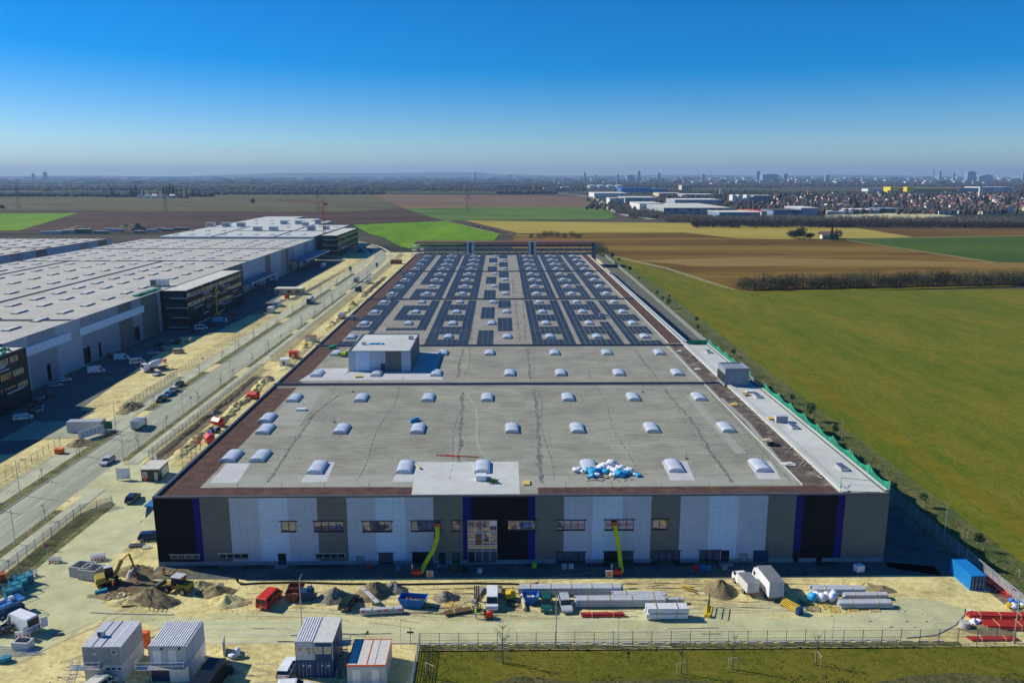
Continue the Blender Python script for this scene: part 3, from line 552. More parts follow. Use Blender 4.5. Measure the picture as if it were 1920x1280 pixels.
# curved pale tyre track on the membrane
mb = MB(); tr = [(868, 730), (880, 745), (893, 765), (896, 790), (893, 815), (897, 835), (905, 850), (920, 866)]; tp = [P(x, y, RZ) for x, y in tr]
for a, b in zip(tp, tp[1:]): mb.flat([a + Vector((.35, 0, 0)), a - Vector((.35, 0, 0)), b - Vector((.35, 0, 0)), b + Vector((.35, 0, 0))], RZ + Z(7))
mb.build('tyre_track', 'roof_faint', hall)
mb = MB()
for pts in [[(520, 726), (900, 722), (1300, 728), (1350, 745), (1400, 790), (1490, 900)], [(560, 714), (900, 712), (1290, 712), (1300, 705), (1290, 690)]]:
    tp = [P(x, y, RZ) for x, y in pts]
    for a, b in zip(tp, tp[1:]):
        d = (b - a).normalized(); n = Vector((-d.y, d.x, 0)) * .5; mb.flat([a + n, a - n, b - n, b + n], RZ + Z(4))
mb.build('pale_walk_track', 'roof_faint', hall)
# rows of fixings: small dark dots
rg = random.Random(9); mb = MB()
for y in (148, 153.5, 160.5, 172, 178.5, 185, 208, 222, 232, 246):
    x = -52
    while x < 52:
        if rg.random() < .55 - .25 * math.sin(x / 9 + y): mb.flat([(x, y), (x + .22, y), (x + .22, y + .3), (x, y + .3)], RZ + Z(8))
        x += 1.05
for x in (-43, -26.5, -10, 9, 24.5, 41):
    y = 136
    while y < 250:
        xx = x + .5 * math.sin(y / 7)
        if rg.random() < .7: mb.flat([(xx, y), (xx + .13, y), (xx + .13, y + .55), (xx, y + .55)], RZ + Z(8))
        y += .95
mb.build('membrane_fixings', 'steel_dark', hall)
mb = MB()
for px in (446, 529, 609, 692, 1060, 1148, 1241, 1329): q = P(px, 915, RZ); mb.cyl(q, q + Vector((0, 0, 1.1)), .035, n=5)
for px, py in ((1287, 860), (1205, 735), (1350, 745), (662, 735), (627, 792)): q = P(px, py, RZ); mb.cyl(q, q + Vector((0, 0, 1.8)), .04, n=5); mb.obox(q + Vector((0, 0, .1)), (.5, .5, .15))
mb.build('lightning_rods', 'steel_dark', hall)
# skylights
SK = MB(); W_, L_ = 1.40, 2.65; n = 8; arc = [(-W_ * math.cos(math.pi * i / n), .30 + .50 * math.sin(math.pi * i / n)) for i in range(n + 1)]
def barrel(y0, y1, s_=1.0):
    b = len(SK.v); SK.v += [(x * s_, y0, z * s_ if s_ > 1 else z) for x, z in arc] + [(x * s_, y1, z * s_ if s_ > 1 else z) for x, z in arc]; m_ = n + 1
    for i in range(n): SK.f.append((b + i, b + i + 1, b + m_ + i + 1, b + m_ + i)); SK.m.append(0)
    SK.f.append(tuple(b + i for i in range(n, -1, -1))); SK.m.append(0); SK.f.append(tuple(b + m_ + i for i in range(m_))); SK.m.append(0)
barrel(-L_, -.06); barrel(.06, L_); barrel(-L_ - .04, -L_ + .06, 1.03); barrel(-.07, .07, 1.03); barrel(L_ - .06, L_ + .04, 1.03)
for yy in (-1.8, -.9, .9, 1.8): barrel(yy - .03, yy + .03, 1.012)
SKB = MB().box(-W_ - .12, W_ + .12, -L_ - .12, L_ + .12, 0, .32)
cx = [-51, -34.6, -18.2, None, 16.2, 32.3, 48.5]; rows = [142.3, 165.5, 190.1, 215.0, 240.8] + [240.8 + 25.25 * k for k in range(1, 13)]
first = None; cnt = 0; rest = []
def skylight(x, y):
    global first, cnt
    cnt += 1
    if cnt > 100: rest.append((x, y)); return
    if first is None:
        o = SK.build('skylight', 'acrylic', hall); c = SKB.build('upstand', 'zinc', o); first = o
    else:
        o = first.copy(); sc.collection.objects.link(o); c = first.children[0].copy(); sc.collection.objects.link(c); c.parent = o
    o.location = (x, y, RZ)
for r_, y in enumerate(rows):
    for c, x in enumerate(cx):
        if x is None: x = (-3.7 if r_ in (0, 2) else 2.1) if r_ < 4 else (-3.9 if r_ % 2 == 0 else 1.7)
        if r_ == 0 and c == 0: continue
        if r_ == 4 and c == 1: continue
        if r_ == 5 and c == 1: continue
        if (r_, c) in ((14, 2), (15, 2), (16, 2)) and False: continue
        skylight(x, y)
    if r_ == 0: skylight(-52.7, 148.7); skylight(-47.1, 148.7)
    if r_ == 1: skylight(-52.9, 173.7)
mb = MB()
for x, y in rest:
    b = len(mb.v); mb.v += [(a + x, c + y, d + RZ) for a, c, d in SK.v]; mb.f += [tuple(i + b for i in f) for f in SK.f]; mb.m += SK.m
    mb.box(x - W_ - .1, x + W_ + .1, y - L_ - .1, y + L_ + .1, RZ, RZ + .4)
if rest: tag(mb.build('far_skylights', 'acrylic', hall), kind='stuff')
# solar arrays: blocks of modules round the skylights
def array(x0, x1, ya, yb, holes):
    mb = MB(); sx_, sy_ = 1.78, 2.25; nx = max(1, round((x1 - x0) / sx_)); y = ya
    while y + sy_ <= yb + .01:
        for i in range(nx):
            x = x0 + i * sx_
            if any(a < x + .9 < b and c < y + 1.1 < d for a, b, c, d in holes): continue
            za, zm = RZ + .10, RZ + .32
            for (p, q, z0_, z1_) in ((y, y + .98, za, zm), (y + 1.02, y + 2.0, zm, za)):
                mb.poly([(x + .04, p, z0_), (x + 1.54, p, z0_), (x + 1.54, q, z1_), (x + .04, q, z1_)], 0)
                mb.poly([(x - .02, p - .03, z0_ - .012), (x + 1.57, p - .03, z0_ - .012), (x + 1.57, q + .03, z1_ - .012), (x - .02, q + .03, z1_ - .012)], 1)
        y += sy_
    return mb
ARR = [(0, -55.6 + 2, -44.6), (1, -41.3, -27.2), (2, -25.3, -11.2), (3, None, None), (4, 9.9, 24.0), (5, 25.6, 39.9), (6, 41.8, 52.5)]
rg = random.Random(12)
for r_ in range(5, 17):
    yc = rows[r_]; ya = yc - 12.4; yb = yc + 12.4
    for b in BANDS:
        if ya - 1 < b < yc: ya = b + 1.0
        if yc < b < yb + 1: yb = b - 1.2
    if r_ == 5: ya = 253.4
    if r_ == 16: yb = HY1 - 2.0
    for c, x0, x1 in ARR:
        xc = cx[c]
        if xc is None:
            # two narrow centre columns that swap places with the skylights
            lx = (-8.3, -3.2) if r_ % 2 else (-1.6, 4.4)
            mb = array(lx[0], lx[1], max(yc - 14.5, ya if ya > yc - 12 else 0), min(yc + 14.5, yb if yb < yc + 12 else 999), [])
            mb.build('solar_array', ['solar', 'solar_frame'], hall); continue
        if r_ == 5 and c == 1: continue
        holes = [(xc - 3.4, xc + 3.6, yc - 4.8, yc + 4.6)]
        if c == 0: holes += [(x0 - 1, xc + 3, yc - 2, yc + 6)] if r_ != 5 else [(x0 - 1, xc + 4, yc - 7, 999)]
        if c == 1 and r_ in (6, 8, 10): holes.append((x0 - 1, xc + 4, yc - 8, yc + 7))
        if c == 5 and r_ % 2 == 0: holes.append((xc + 3, x1 + 4, yc + 4, yc + 8))
        if c == 6: holes += [(xc - 3.6, x1 + 3, yc - 5.5, yc + 5.5)]
        array(x0, x1, ya, yb, holes).build('solar_array', ['solar', 'solar_frame'], hall)
# rooftop plant room
pr = MB(); x0, x1, y0, y1, zt = -42.9, -25.6, 218.3, 243.0, 18.0
pxs = [654, 667, 693, 723, 753, 770]; pc = [2, 4, 3, 2, 3]; pc = [3, 4, 3, 2, 3]
ex = [PY(p, 680, y0).x for p in pxs]; ex[0] = x0; ex[-1] = x1
for i in range(5): pr.box(ex[i], ex[i + 1], y0, y0 + .3, RZ, zt - .01, pc[i])
pr.box(x0, x0 + .3, y0 + .3, y1, RZ, zt - .01, 3); pr.box(x1 - .3, x1, y0 + .3, y1 - .3, RZ, zt - .01, 2); pr.box(x0 + .3, x1, y1 - .3, y1, RZ, zt - .01, 3)
prm = pr.build('plant_room', CM, hall); tag(prm, 'plant room with white roof standing on the hall roof')
MB().box(x0 + .3, x1 - .3, y0 + .3, y1 - .3, zt - .4, zt - .08).build('roof', 'roof_white', prm)
mb = MB(); mb.box(x0 - .1, x1 + .1, y0 - .1, y0 + .3, zt, zt + .12); mb.box(x0 - .1, x0 + .3, y0 + .3, y1, zt, zt + .12); mb.box(x1 - .3, x1 + .1, y0 + .3, y1, zt, zt + .12); mb.box(x0 + .3, x1 - .3, y1 - .3, y1, zt, zt + .12); mb.build('parapet', 'steel_dark', prm)
d0 = PY(714, 690, y0).x; MB().box(d0, d0 + 1.3, y0 - .06, y0 - .003, RZ + .15, RZ + 2.3).build('door', 'p_navy', prm)
mb = MB(); q = P(678, 646, zt); mb.box(q.x, q.x + 1.2, q.y, q.y + 1, zt - .08, zt + .6); q = P(766, 636, zt); mb.box(q.x, q.x + 1.4, q.y, q.y + 1, zt - .08, zt + .9); mb.build('roof_vent', 'metal_grey', prm)
# lift tower on the annex
lt = MB(); lt.box(57.8, 64.0, 200.6, 207.5, RZ, 16.9, 0); lt.box(57.6, 57.8, 200.8, 207.3, RZ + 1, 15.5, 1)
l_ = lt.build('lift_tower', ['side_mid', 'frame_dark'], hall); mb = MB()
for a in ((57.7, 64.1, 200.5, 200.9), (57.7, 64.1, 207.2, 207.6), (57.7, 58.1, 200.9, 207.2), (63.7, 64.1, 200.9, 207.2)): mb.box(*a, 16.9, 17.15)
mb.build('parapet', 'side_mid', l_); tag(l_, 'grey ribbed lift tower on the white annex roof')
# flat roof windows on the annex
for px, py in ((1578, 877), (1487, 800), (1420, 743), (1328, 660)):
    q = P(px, py, HZ); m_ = MB().box(q.x - .7, q.x + .7, q.y - 1.5, q.y + 1.5, HZ - .1, HZ + .45); o = m_.build('roof_window', 'zinc', hall); MB().box(q.x - .6, q.x + .6, q.y - 1.4, q.y + 1.4, HZ + .45, HZ + .52).build('pane', 'window_mirror', o)
# yellowish exhaust cowls along the ridge, near solar edge
mb = MB()
for px, py in ((757, 515), (730, 563), (1128, 595), (660, 600)): q = P(px, py, RZ); mb.box(q.x - .9, q.x + .9, q.y - .8, q.y + .8, RZ, RZ + 1.7); mb.cyl(q + Vector((.9, 0, .8)), q + Vector((2.8, 0, .8)), .35)
mb.build('ventilator', 'metal_grey', hall)
# ================================================================ NEIGHBOURING HALLS, OFFICES, CAR PARK
def copy_skylights(parent, pts, z, limit=100):
    """barrel rooflights of a hall: single parts first, the far remainder as one part"""
    pts = sorted(pts, key=lambda p: p[1]); f = None
    for i, (x, y) in enumerate(pts[:limit]):
        if f is None:
            o = SKF.build('skylight', 'roof_white', parent); f = o; c = SKFB.build('upstand', 'steel_dark', o)
        else:
            o = f.copy(); sc.collection.objects.link(o); c = f.children[0].copy(); sc.collection.objects.link(c); c.parent = o
        o.parent = parent; o.location = (x, y, z)
    if len(pts) > limit:
        mb = MB()
        for x, y in pts[limit:]: mb.box(x - 1.5, x + 1.5, y - 2.9, y + 2.9, z, z + .45)
        tag(mb.build('far_skylights', 'roof_white', parent), kind='stuff')
SKF = MB().prof([(-3.3, .3), (3.3, .3), (3.0, .55), (-3.0, .55)], -1.3, 1.3, sx=[1, 1, .8, .8]); SKFB = MB().box(-1.4, 1.4, -3.4, 3.4, 0, .3)
def in_poly(x, y, poly):
    c = False; j = len(poly) - 1
    for i in range(len(poly)):
        xi, yi = poly[i][:2]; xj, yj = poly[j][:2]
        if (yi > y) != (yj > y) and x < (xj - xi) * (y - yi) / (yj - yi) + xi: c = not c
        j = i
    return c
# --- long hall left of the road
hA = empty('assembly_hall', (0, 0, 0), label='huge pale grey roofed hall left of the road with grey panelled shaded side wall', cat='hall')
ZA = 17.0; XA = -148.3
XL = -283.0; polyA = [(XA, 234.5), (XA, 637), (XL, 637), (XL, 234.5)]
mb = MB(); fan(mb, [(XA - .3, 234.8), (XA - .3, 636.7), (XL, 636.7), (XL, 234.8)], ZA - .12); mb.build('roof', 'roof_pale', hA)
gates = [(150, 170, 652, 677), (184, 190, 643, 670), (87, 96, 684, 712), (247, 262, 614, 636)]
gr = []
for a, b, c, d in gates: p, q = PX(a, c, XA), PX(b, (c + d) / 2 - 6, XA); p0 = PX((a + b) / 2, (c + d) / 2, XA); gr.append((min(p.y, q.y), max(p.y, q.y), 0, max(3.2, min(6.0, PX(a, c, XA).z))))
for yy in (452, 478, 484, 500, 515, 560, 580, 600, 620): gr.append((yy, yy + 5, 0, 5))
rg = random.Random(21); mb = MB(); y = 234.5
while y < 637:
    L = rg.choice((8, 12, 12, 16)); L = min(L, 637 - y); mi = rg.choice((0, 1, 2, 1, 2)); k = mi
    segs = sorted([g for g in gr if y - .01 < (g[0] + g[1]) / 2 < y + L]); yy = y
    for g in segs:
        a = max(g[0], yy + .01); b = min(g[1], y + L - .01)
        if b <= a: continue
        mb.box(XA - .3, XA, yy, a, -.1, ZA - .1, mi); mb.box(XA - .3, XA, a, b, g[3], ZA - .1, mi); yy = b
    mb.box(XA - .3, XA, yy, y + L, -.1, ZA - .1, mi); y += L
mb.build('side_wall', SM, hA)
mb = MB(); mb.box(XL, XA - .3, 234.5, 234.8, -.1, ZA - .1, 2); mb.box(XL, XA - .3, 636.7, 637, -.1, ZA - .1, 1); mb.build('end_wall', SM, hA)
mb = MB(); mb.box(XL - .4, XL, 234.5, 637, -.1, ZA + .1); mb.build('left_wall', 'side_mid', hA)
for g in gr: MB().box(XA - 1.2, XA - 1.0, g[0] + .02, g[1] - .02, 0, g[3]).build('gate', 'frame_dark', hA)
for a, b in ((237, 271), (277, 328)): MB().box(XA + .003, XA + .5, a, b, 10.8, 13.6).build('fascia_band', 'clad_white', hA)
mb = MB(); mb.box(XA - .4, XA + .05, 234.4, 637, ZA - .1, ZA + .12); mb.box(XL, XA - .4, 636.6, 637, ZA - .1, ZA + .12); mb.box(XL, XA - .4, 234.4, 234.8, ZA - .1, ZA + .12); mb.build('parapet', 'p_offwhite', hA)
for k, (a, b, c, d) in enumerate([(274.3, 274.3, XL, XA), (471, 471, XL, XA), (551, 551, XL, XA)]): MB().box(c, d, a - .5, a + .5, ZA - .1, ZA + .25).build('expansion_strip', 'dark_band', hA)
for x, y0, y1 in ((-198.3, 275, 470.4), (-253, 275, 470.4)):
    MB().box(x - .45, x + .45, y0, y1, ZA - .1, ZA + .22).build('expansion_strip', 'dark_band', hA)
pts = []
for i, y in enumerate([242 + 16.4 * k for k in range(24)]):
    for x in (-160, -176.6, -188.6, -208.8, -227, -244.5, -263, -276):
        if in_poly(x - 4, y, polyA) and y < 632: pts.append((x, y))
copy_skylights(hA, pts, ZA - .12)
for (x0, x1, y0, y1, z) in ((XA + .1, -140.5, 447, 500, 6.3), (XA + .1, -136.5, 560, 636, 7.4)):
    c = MB().box(x0, x1, y0, y1, z, z + .5); o = c.build('canopy', 'side_teal', hA); MB().box(x1 + .003, x1 + .35, y0, y1, z - .1, z + .62).build('canopy_edge', 'roof_white', o)
    m_ = MB(); y = y0 + 1
    while y < y1: m_.cyl((x1 - .6, y, 0), (x1 - .6, y, z), .16, n=6); y += 12
    m_.build('canopy_post', 'steel_dark', o)
q = P(300, 536, ZA); ah = MB().box(q.x - 3.5, q.x + 3.5, q.y - 2, q.y + 2, ZA + .3, ZA + 3.1); o = ah.build('air_handling_unit', 'zinc', hA); tag(o, 'grey air handling unit on the pale hall roof beside the black office'); MB().box(q.x - 3.2, q.x - .9, q.y - 2.05, q.y - 2.003, ZA + .6, ZA + 2.8).build('intake_grille', 'steel_dark', o); MB().box(q.x - 3.5, q.x + 3.5, q.y - 2, q.y + 2, ZA - .12, ZA + .3).build('unit_frame', 'steel_dark', o)
# --- second hall at the far left
hB = empty('storage_hall', (0, 0, 0), label='pale roofed hall at the far left edge with blue grey wall and reddish roof edge', cat='hall')
L0 = Vector((-310.5, 215, 0)); L1 = Vector((-310.5, 643, 0)); dL = (L1 - L0).normalized(); nL = Vector((dL.y, -dL.x, 0))
mb = MB(); fan(mb, [L0, L1, (-560, 643), (-560, 215)], ZA - .1); mb.build('roof', 'roof_pale', hB)
mb = MB(); s_ = 0; tot = (L1 - L0).length; k = 0
while s_ < tot: e_ = min(tot, s_ + 14); a = L0 + dL * s_; b = L0 + dL * e_; mb.prism([a, b, b + nL * .3, a + nL * .3], -.1, ZA - .05, (0, 0, 0, 1, 0, 2)[k % 6]); s_ = e_; k += 1
mb.build('side_wall', ['side_blue', 'side_mid', 'side_taupe'], hB)
mb = MB(); mb.prism([L0, L1, L1 + nL * .4, L0 + nL * .4], ZA - .05, ZA + .35); mb.box(-560, -311, 642.8, 643.3, 0, ZA + .3); mb.build('roof_edge', 'p_redbrown', hB)
MB().box(-560, -311, 560, 561, ZA - .1, ZA + .2).build('expansion_strip', 'dark_band', hB)
pts = [(x, y) for y in [440 + 18 * k for k in range(12)] for x in range(-540, -300, 17) if in_poly(x - 4, y, [L0, L1, (-560, 643), (-560, 215)]) and x < -318]
pts = [p for p in pts if abs(p[0]) / p[1] < .72]; copy_skylights(hB, pts, ZA - .1, 60)
# --- third hall beyond, with plant units on its white roof
hC = empty('press_hall', (0, 0, 0), label='white roofed hall with box shaped ventilation units behind the pale hall', cat='hall')
ZC = 17.6; pc_ = [P(x, y, ZC) for x, y in ((297, 443.5), (587, 444), (655, 422), (595, 422), (623, 414.5), (581, 414.5), (600, 410), (551, 410), (570, 406), (500, 406))]
mb = MB(); fan(mb, pc_, ZC); mb.build('roof', 'roof_white', hC)
mb = MB()
for i in range(len(pc_)): mb.poly([(*pc_[i][:2], -.1), (*pc_[(i + 1) % len(pc_)][:2], -.1), (*pc_[(i + 1) % len(pc_)][:2], ZC), (*pc_[i][:2], ZC)], i % 2)
mb.build('wall', ['side_lgrey', 'side_mid'], hC)
for a, b in (((397, 443.6), (470, 424.5)), ((515, 443.8), (592, 420))):
    A, B = P(*a, ZC), P(*b, ZC); d = (B - A).normalized(); n = Vector((-d.y, d.x, 0)) * .7; MB().prism([A - n, B - n, B + n, A + n], ZC, ZC + .3).build('expansion_strip', 'dark_band', hC)
a, b = P(455, 433, ZC), P(590, 433, ZC); MB().box(a.x, b.x, a.y - .6, a.y + .6, ZC + .003, ZC + .33).build('expansion_strip', 'dark_band', hC)
pts = [(P(x, y, ZC).x, P(x, y, ZC).y) for y in (440, 433, 426, 419.5, 414) for x in range(330, 640, 30) if in_poly(*P(x, y, ZC)[:2], pc_) and in_poly(*P(x + 8, y - 1, ZC)[:2], pc_)]
copy_skylights(hC, pts, ZC, 70)
for px, py, w_, h_ in ((393, 425.5, 17, 4.2), (423, 425.5, 16, 4.2), (451, 425.5, 15, 4.2), (482, 433.5, 16, 4.0), (512, 433.5, 16, 4.0), (532, 421, 13, 4), (559, 421, 12, 4), (572, 423.5, 11, 3.6), (583, 432.5, 15, 4.4), (596, 420.5, 11, 4.6), (611, 431, 11, 3.4)):
    q = P(px, py, ZC); k = w_ * q.y / 1560 / 2; o = MB().box(q.x - k, q.x + k, q.y, q.y + 5, ZC + .003, ZC + h_).build('ventilation_unit', 'zinc', hC); MB().box(q.x - k * .8, q.x + k * .8, q.y - .04, q.y - .003, ZC + .8, ZC + h_ - .8).build('intake_grille', 'p_grey', o)
# --- office blocks (dark glass and black panels)
def office(name, label, x0, x1, y0, y1, z, nfl=4, seed=1, front=True):
    o = empty(name, (0, 0, 0), label=label, cat='office block'); rg = random.Random(seed); fh = z / nfl
    MB().box(x0, x1, y0, y1, -.1, z - .15).build('wall', 'clad_black2', o); MB().box(x0 + .25, x1 - .25, y0 + .25, y1 - .25, z - .15, z - .05).build('roof', 'roof_cream', o)
    mb = MB(); mb.box(x0 - .05, x0 + .25, y0 - .05, y1 + .05, z - .15, z + .15); mb.box(x1 - .25, x1 + .05, y0 - .05, y1 + .05, z - .15, z + .15); mb.box(x0 + .25, x1 - .25, y0 - .05, y0 + .25, z - .15, z + .15); mb.box(x0 + .25, x1 - .25, y1 - .25, y1 + .05, z - .15, z + .15); mb.build('parapet', 'steel_dark', o)
    for f in range(nfl):
        zb = f * fh + 1.2; zt = zb + 1.75; y = y0 + 1.0
        while y < y1 - 5.5:
            k_ = rg.choice((3, 4, 4)); w_ = MB()
            for q_ in range(k_): w_.box(x1 + .003, x1 + .07, y + q_ * 1.3, y + q_ * 1.3 + 1.12, zb, zt)
            w_.build('window', 'window_warm' if (f > 0 and rg.random() < (.6 if f == nfl - 1 else .4)) else 'window_dark', o); y += k_ * 1.3 + .7
        if front:
            w2 = MB(); x = x0 + 1.2
            while x < x1 - 1.4: w2.box(x, x + 1.0, y0 - .07, y0 - .003, zb, zt); x += 1.25
            w2.build('window', 'window_blueish', o)
        for _ in range(int((y1 - y0) / 14) + 1):
            a = rg.uniform(y0, y1 - 8); L = rg.uniform(4, 15); zz = f * fh + rg.choice((.2, .7, 3.4)); MB().box(x1 + .003, x1 + .45, a, min(y1, a + L), zz + .5, zz + .85).build('light_strip', 'p_lightgrey', o)
        if front: a = rg.uniform(x0 + 2, x0 + 5); zz = f * fh + .4; MB().box(a, x1 + .44, y0 - .45, y0 - .003, zz + .5, zz + .85).build('light_strip', 'p_lightgrey', o)
    return o
brick('clad_black2', (.016, .024, .030), (.018, .028, .034), (.008, .01, .012), 1.4, 1.0, .03, rough=.5, rot=(R(90), 0, R(90)), noise=.1, spec=.1)
M('roof_cream', (.60, .60, .50), [(.1, 1), (.8, 1)], rough=.9); M('window_blueish', (.035, .07, .085), [(1, 1)], rough=.08, spec=.8)
M('window_warm2', (.22, .20, .12), rough=.2)
oa = office('office_building', 'black four storey office block in front of the pale hall, halfway along the road', -148.2, -137.0, 345.5, 422.5, 17.0, seed=3)
ob = office('office_building', 'black office block cut off by the left edge of the picture', -162, -140.2, 150, 232.0, 16.6, seed=5)
oc = office('office_building', 'farthest black office block with tan side front, beyond the pale hall', -147.9, -134.0, 657, 752, 18, seed=8)
gs = empty('site_cabin', (0, 0, 0), label='low flat roofed grey building by the left road fence behind the concrete mixer', cat='cabin')
MB().box(-128, -112.8, 449, 456, 0, 3.3).build('wall', 'p_beige', gs); MB().box(-128.3, -112.5, 448.7, 456.3, 3.3, 3.65).build('roof', 'roof_cream', gs)
for x in (-121, -116.5): MB().box(x, x + 2.2, 448.9, 448.997, .9, 2.6).build('window', 'window_dark', gs)
MB().box(-127, -125.8, 448.9, 448.997, 1.2, 2.4).build('window', 'window_dark', gs)
# --- multi-storey car park at the far end
gk = empty('parking_garage', (0, 0, 0), label='open sided multi storey car park with red brown roof edge behind the solar roof', cat='car park')
gx0, gx1, gy0, gy1, gz = -66.0, 68.2, 590.0, 607.0, 17.8
for k, z in enumerate((0.0, 3.0, 6.0, 9.0, 12.0, 15.0)): MB().box(gx0 + 4, gx1, gy0, gy1, z - .28 if k else -.1, z).build('deck', 'p_grey', gk)
for k, z in enumerate((3.0, 6.0, 9.0, 12.0)):
    m_ = MB()
    for i in range(66):
        if (i * 7 + k * 3) % 9 < 7: m_.box(gx0 + 4.5 + i * 2.0, gx0 + 6.3 + i * 2.0, gy0 - .05, gy0 + .02, z + .05, z + 1.0)
    m_.build('railing', 'steel_dark', gk)
m_ = MB()
for i in range(28):
    x = gx0 + 4.5 + i * (gx1 - gx0 - 5) / 27
    m_.box(x - .16, x + .16, gy0 - .12, gy0 + .25, 0, 16.6); m_.box(x - .16, x + .16, gy1 - .3, gy1 + .08, 0, 16.6)
m_.build('column_grid', 'side_teal', gk)
mb = MB(); mb.box(gx0 + 2, gx1 + .4, gy0 - .5, gy1 + .5, 17.0, gz); M('roof_maroon', (.13, .045, .04), rough=.9); mb.build('roof', 'roof_maroon', gk)
for px in (882, 998): x = PY(px, 465, gy0 - 2).x; o = MB().box(x - 2.8, x + 2.8, gy0 - 2.2, gy0 - .6, 0, 18.4).build('stair_tower', 'side_blue', gk); MB().box(x - .9, x + .9, gy0 - 2.3, gy0 - 2.203, 0, 18).build('tower_glazing', 'window_dark', o)
o = MB().box(gx1 - .003, gx1 + 1.2, gy0 - 1, gy1 + 1, 0, 17.2).build('end_wall', 'side_teal', gk)
m_ = MB()
for z in (3, 6, 9, 12, 15): m_.box(gx0 - .5, gx0 + 3.6, gy0 + 1, gy0 + 6, z - .3, z + .35)
for dx in (-.4, 3.3): m_.box(gx0 + dx, gx0 + dx + .3, gy0 + .6, gy0 + .9, 0, 17)
m_.build('outside_stair', 'p_lightgrey', gk)
mb = MB()
for i in range(9): mb.box(-36 + i * 1.9, -35 + i * 1.9, 549, 551.5, HZ, HZ + 1.1)
tag(mb.build('roof_cowls', 'zinc', hall), 'row of small grey cowls at the far roof edge')
# ---------------------------------------------------------------- things on roofs
def thing(mb, name, mats, label, cat, group=None, **k):
    return tag(mb.build(name, mats, **k), label, cat, group)
mb = MB(); rg = random.Random(5)
for i in range(9): a = P(256 + i * 5, 555 - i * 1.6, ZA); mb.blob(a + Vector((0, 0, .35)), 1.3, i, mi=0, squash=(1.4, 1.2, .35))
thing(mb, 'green_tarpaulin', 'net_green_solid', 'crumpled green tarpaulin along the pale hall roof edge beside the black office', 'tarpaulin')
mb = MB(); mb.tube([P(0, 657, 17.0), P(12, 652, 17), P(16, 655, 17)], .4); mb.tube([P(0, 668, 17), P(9, 658, 17)], .4); thing(mb, 'green_net_strip', 'net_green_solid', 'strips of green netting on the roof of the left edge office', 'netting')
mb = MB(); c = P(705, 645, 18); 
for i in range(5): mb.blob(c + Vector((i * .8 - 1.5, (i % 2) * .5, .12)), .6, i, squash=(1.3, 1, .4))
thing(mb, 'blue_sheet', 'plastic_blue', 'bright blue plastic sheet crumpled on the plant room roof', 'plastic sheet')
mb = MB(); a, b = P(818, 854, RZ), P(896, 857, RZ); mb.cyl(a + Vector((0, 0, .12)), b + Vector((0, 0, .12)), .09); mb.cyl(a + Vector((2, .3, .12)), P(860, 857, RZ) + Vector((0, 0, .12)), .09)
thing(mb, 'red_pole', 'p_red', 'thin red poles laid flat on the membrane behind the white roof patch', 'poles')
# sacks of insulation
rg = random.Random(44); k = 0
for px, py, m_, r_ in [(1083, 884, 0, .9), (1095, 886, 0, .7), (1105, 884, 1, .9), (1112, 888, 1, 1.0), (1122, 885, 1, .9), (1110, 894, 1, .7), (1128, 880, 0, 1.0), (1135, 877, 0, 1.1), (1145, 873, 0, 1.2), (1143, 882, 0, .9), (1135, 887, 1, .8), (1155, 886, 0, 1.0), (1163, 881, 0, 1.0), (1160, 892, 1, 1.0), (1172, 890, 1, .9), (1180, 886, 0, 1.0), (1120, 893, 0, .7), (1150, 893, 0, .7), (1197, 893, 1, .6), (1165, 894, 1, .7), (1190, 891, 0, .5)]:
    mb = MB(); q = P(px, py, RZ); mb.blob(q + Vector((0, 0, r_ * .45)), r_ * .95, k, n=11, jag=.34, squash=(1.05, .9, .58)); mb.blob(q + Vector((r_ * .35, -.2, r_ * .7)), r_ * .4, k + 50, jag=.4, squash=(1.3, .7, .8))
    thing(mb, 'sack', 'plastic_blue' if m_ else 'plastic_white', '%s plastic sack in the pile beside the rooflight near the front edge' % ('blue' if m_ else 'white'), 'sack', 'plastic sacks piled on the hall roof', smooth=True); k += 1
mb = MB(); c = P(1143, 898, RZ)
for i in range(16): mb.obox(c + Vector((rg.uniform(-4, 4), rg.uniform(-.8, .9), .12)), (rg.uniform(.6, 2), .12, .1), rg.random() * 3, mi=i % 2)
thing(mb, 'scrap_heap', ['steel_dark', 'p_beige'], 'dark scraps and battens in front of the roof sack pile', 'scrap')
mb = MB(); c = P(783, 791, RZ)
for i in range(5): mb.blob(c + Vector((-1.3 + i * .3, -.5 + i * .45, .4)), .5, i, squash=(.8, 1.2, 1))
thing(mb, 'cyan_sheet', 'plastic_blue', 'cyan plastic sheet caught against a rooflight of the second row', 'plastic sheet')
mb = MB(); q = P(902, 902, RZ); mb.box(q.x - .9, q.x + .9, q.y, q.y + 1.5, RZ, RZ + 1.0); mb.box(q.x + .1, q.x + .9, q.y + 1.5, q.y + 2.4, RZ, RZ + .7, 1); thing(mb, 'roof_fan', ['p_white', 'zinc'], 'small white fan box on the white roof patch over the entrance', 'roof fan')
mb = MB(); q = P(924, 905, RZ); mb.leaves(q + Vector((0, 0, .45)), (1.2, .8, .4), 90, .22, 3)
thing(mb, 'moss_heap', 'leaf', 'heap of dark green planting scraps on the white roof patch', 'plant scraps')
mb = MB(); mb.box(*[v for v in (P(981, 909, RZ).x, P(994, 909, RZ).x)], P(981, 910, RZ).y, P(981, 902, RZ).y, RZ + .02, RZ + .25); thing(mb, 'pallet', 'p_yellowwood', 'yellow wooden pallet right of the white roof patch', 'pallet')
mb = MB(); a = P(779, 873, RZ) + Vector((0, 0, .3)); mb.cyl(a, P(788, 880, RZ) + Vector((0, 0, .3)), .22); thing(mb, 'cardboard_roll', 'p_beige', 'beige roll leaning by the second rooflight of the front row', 'roll')
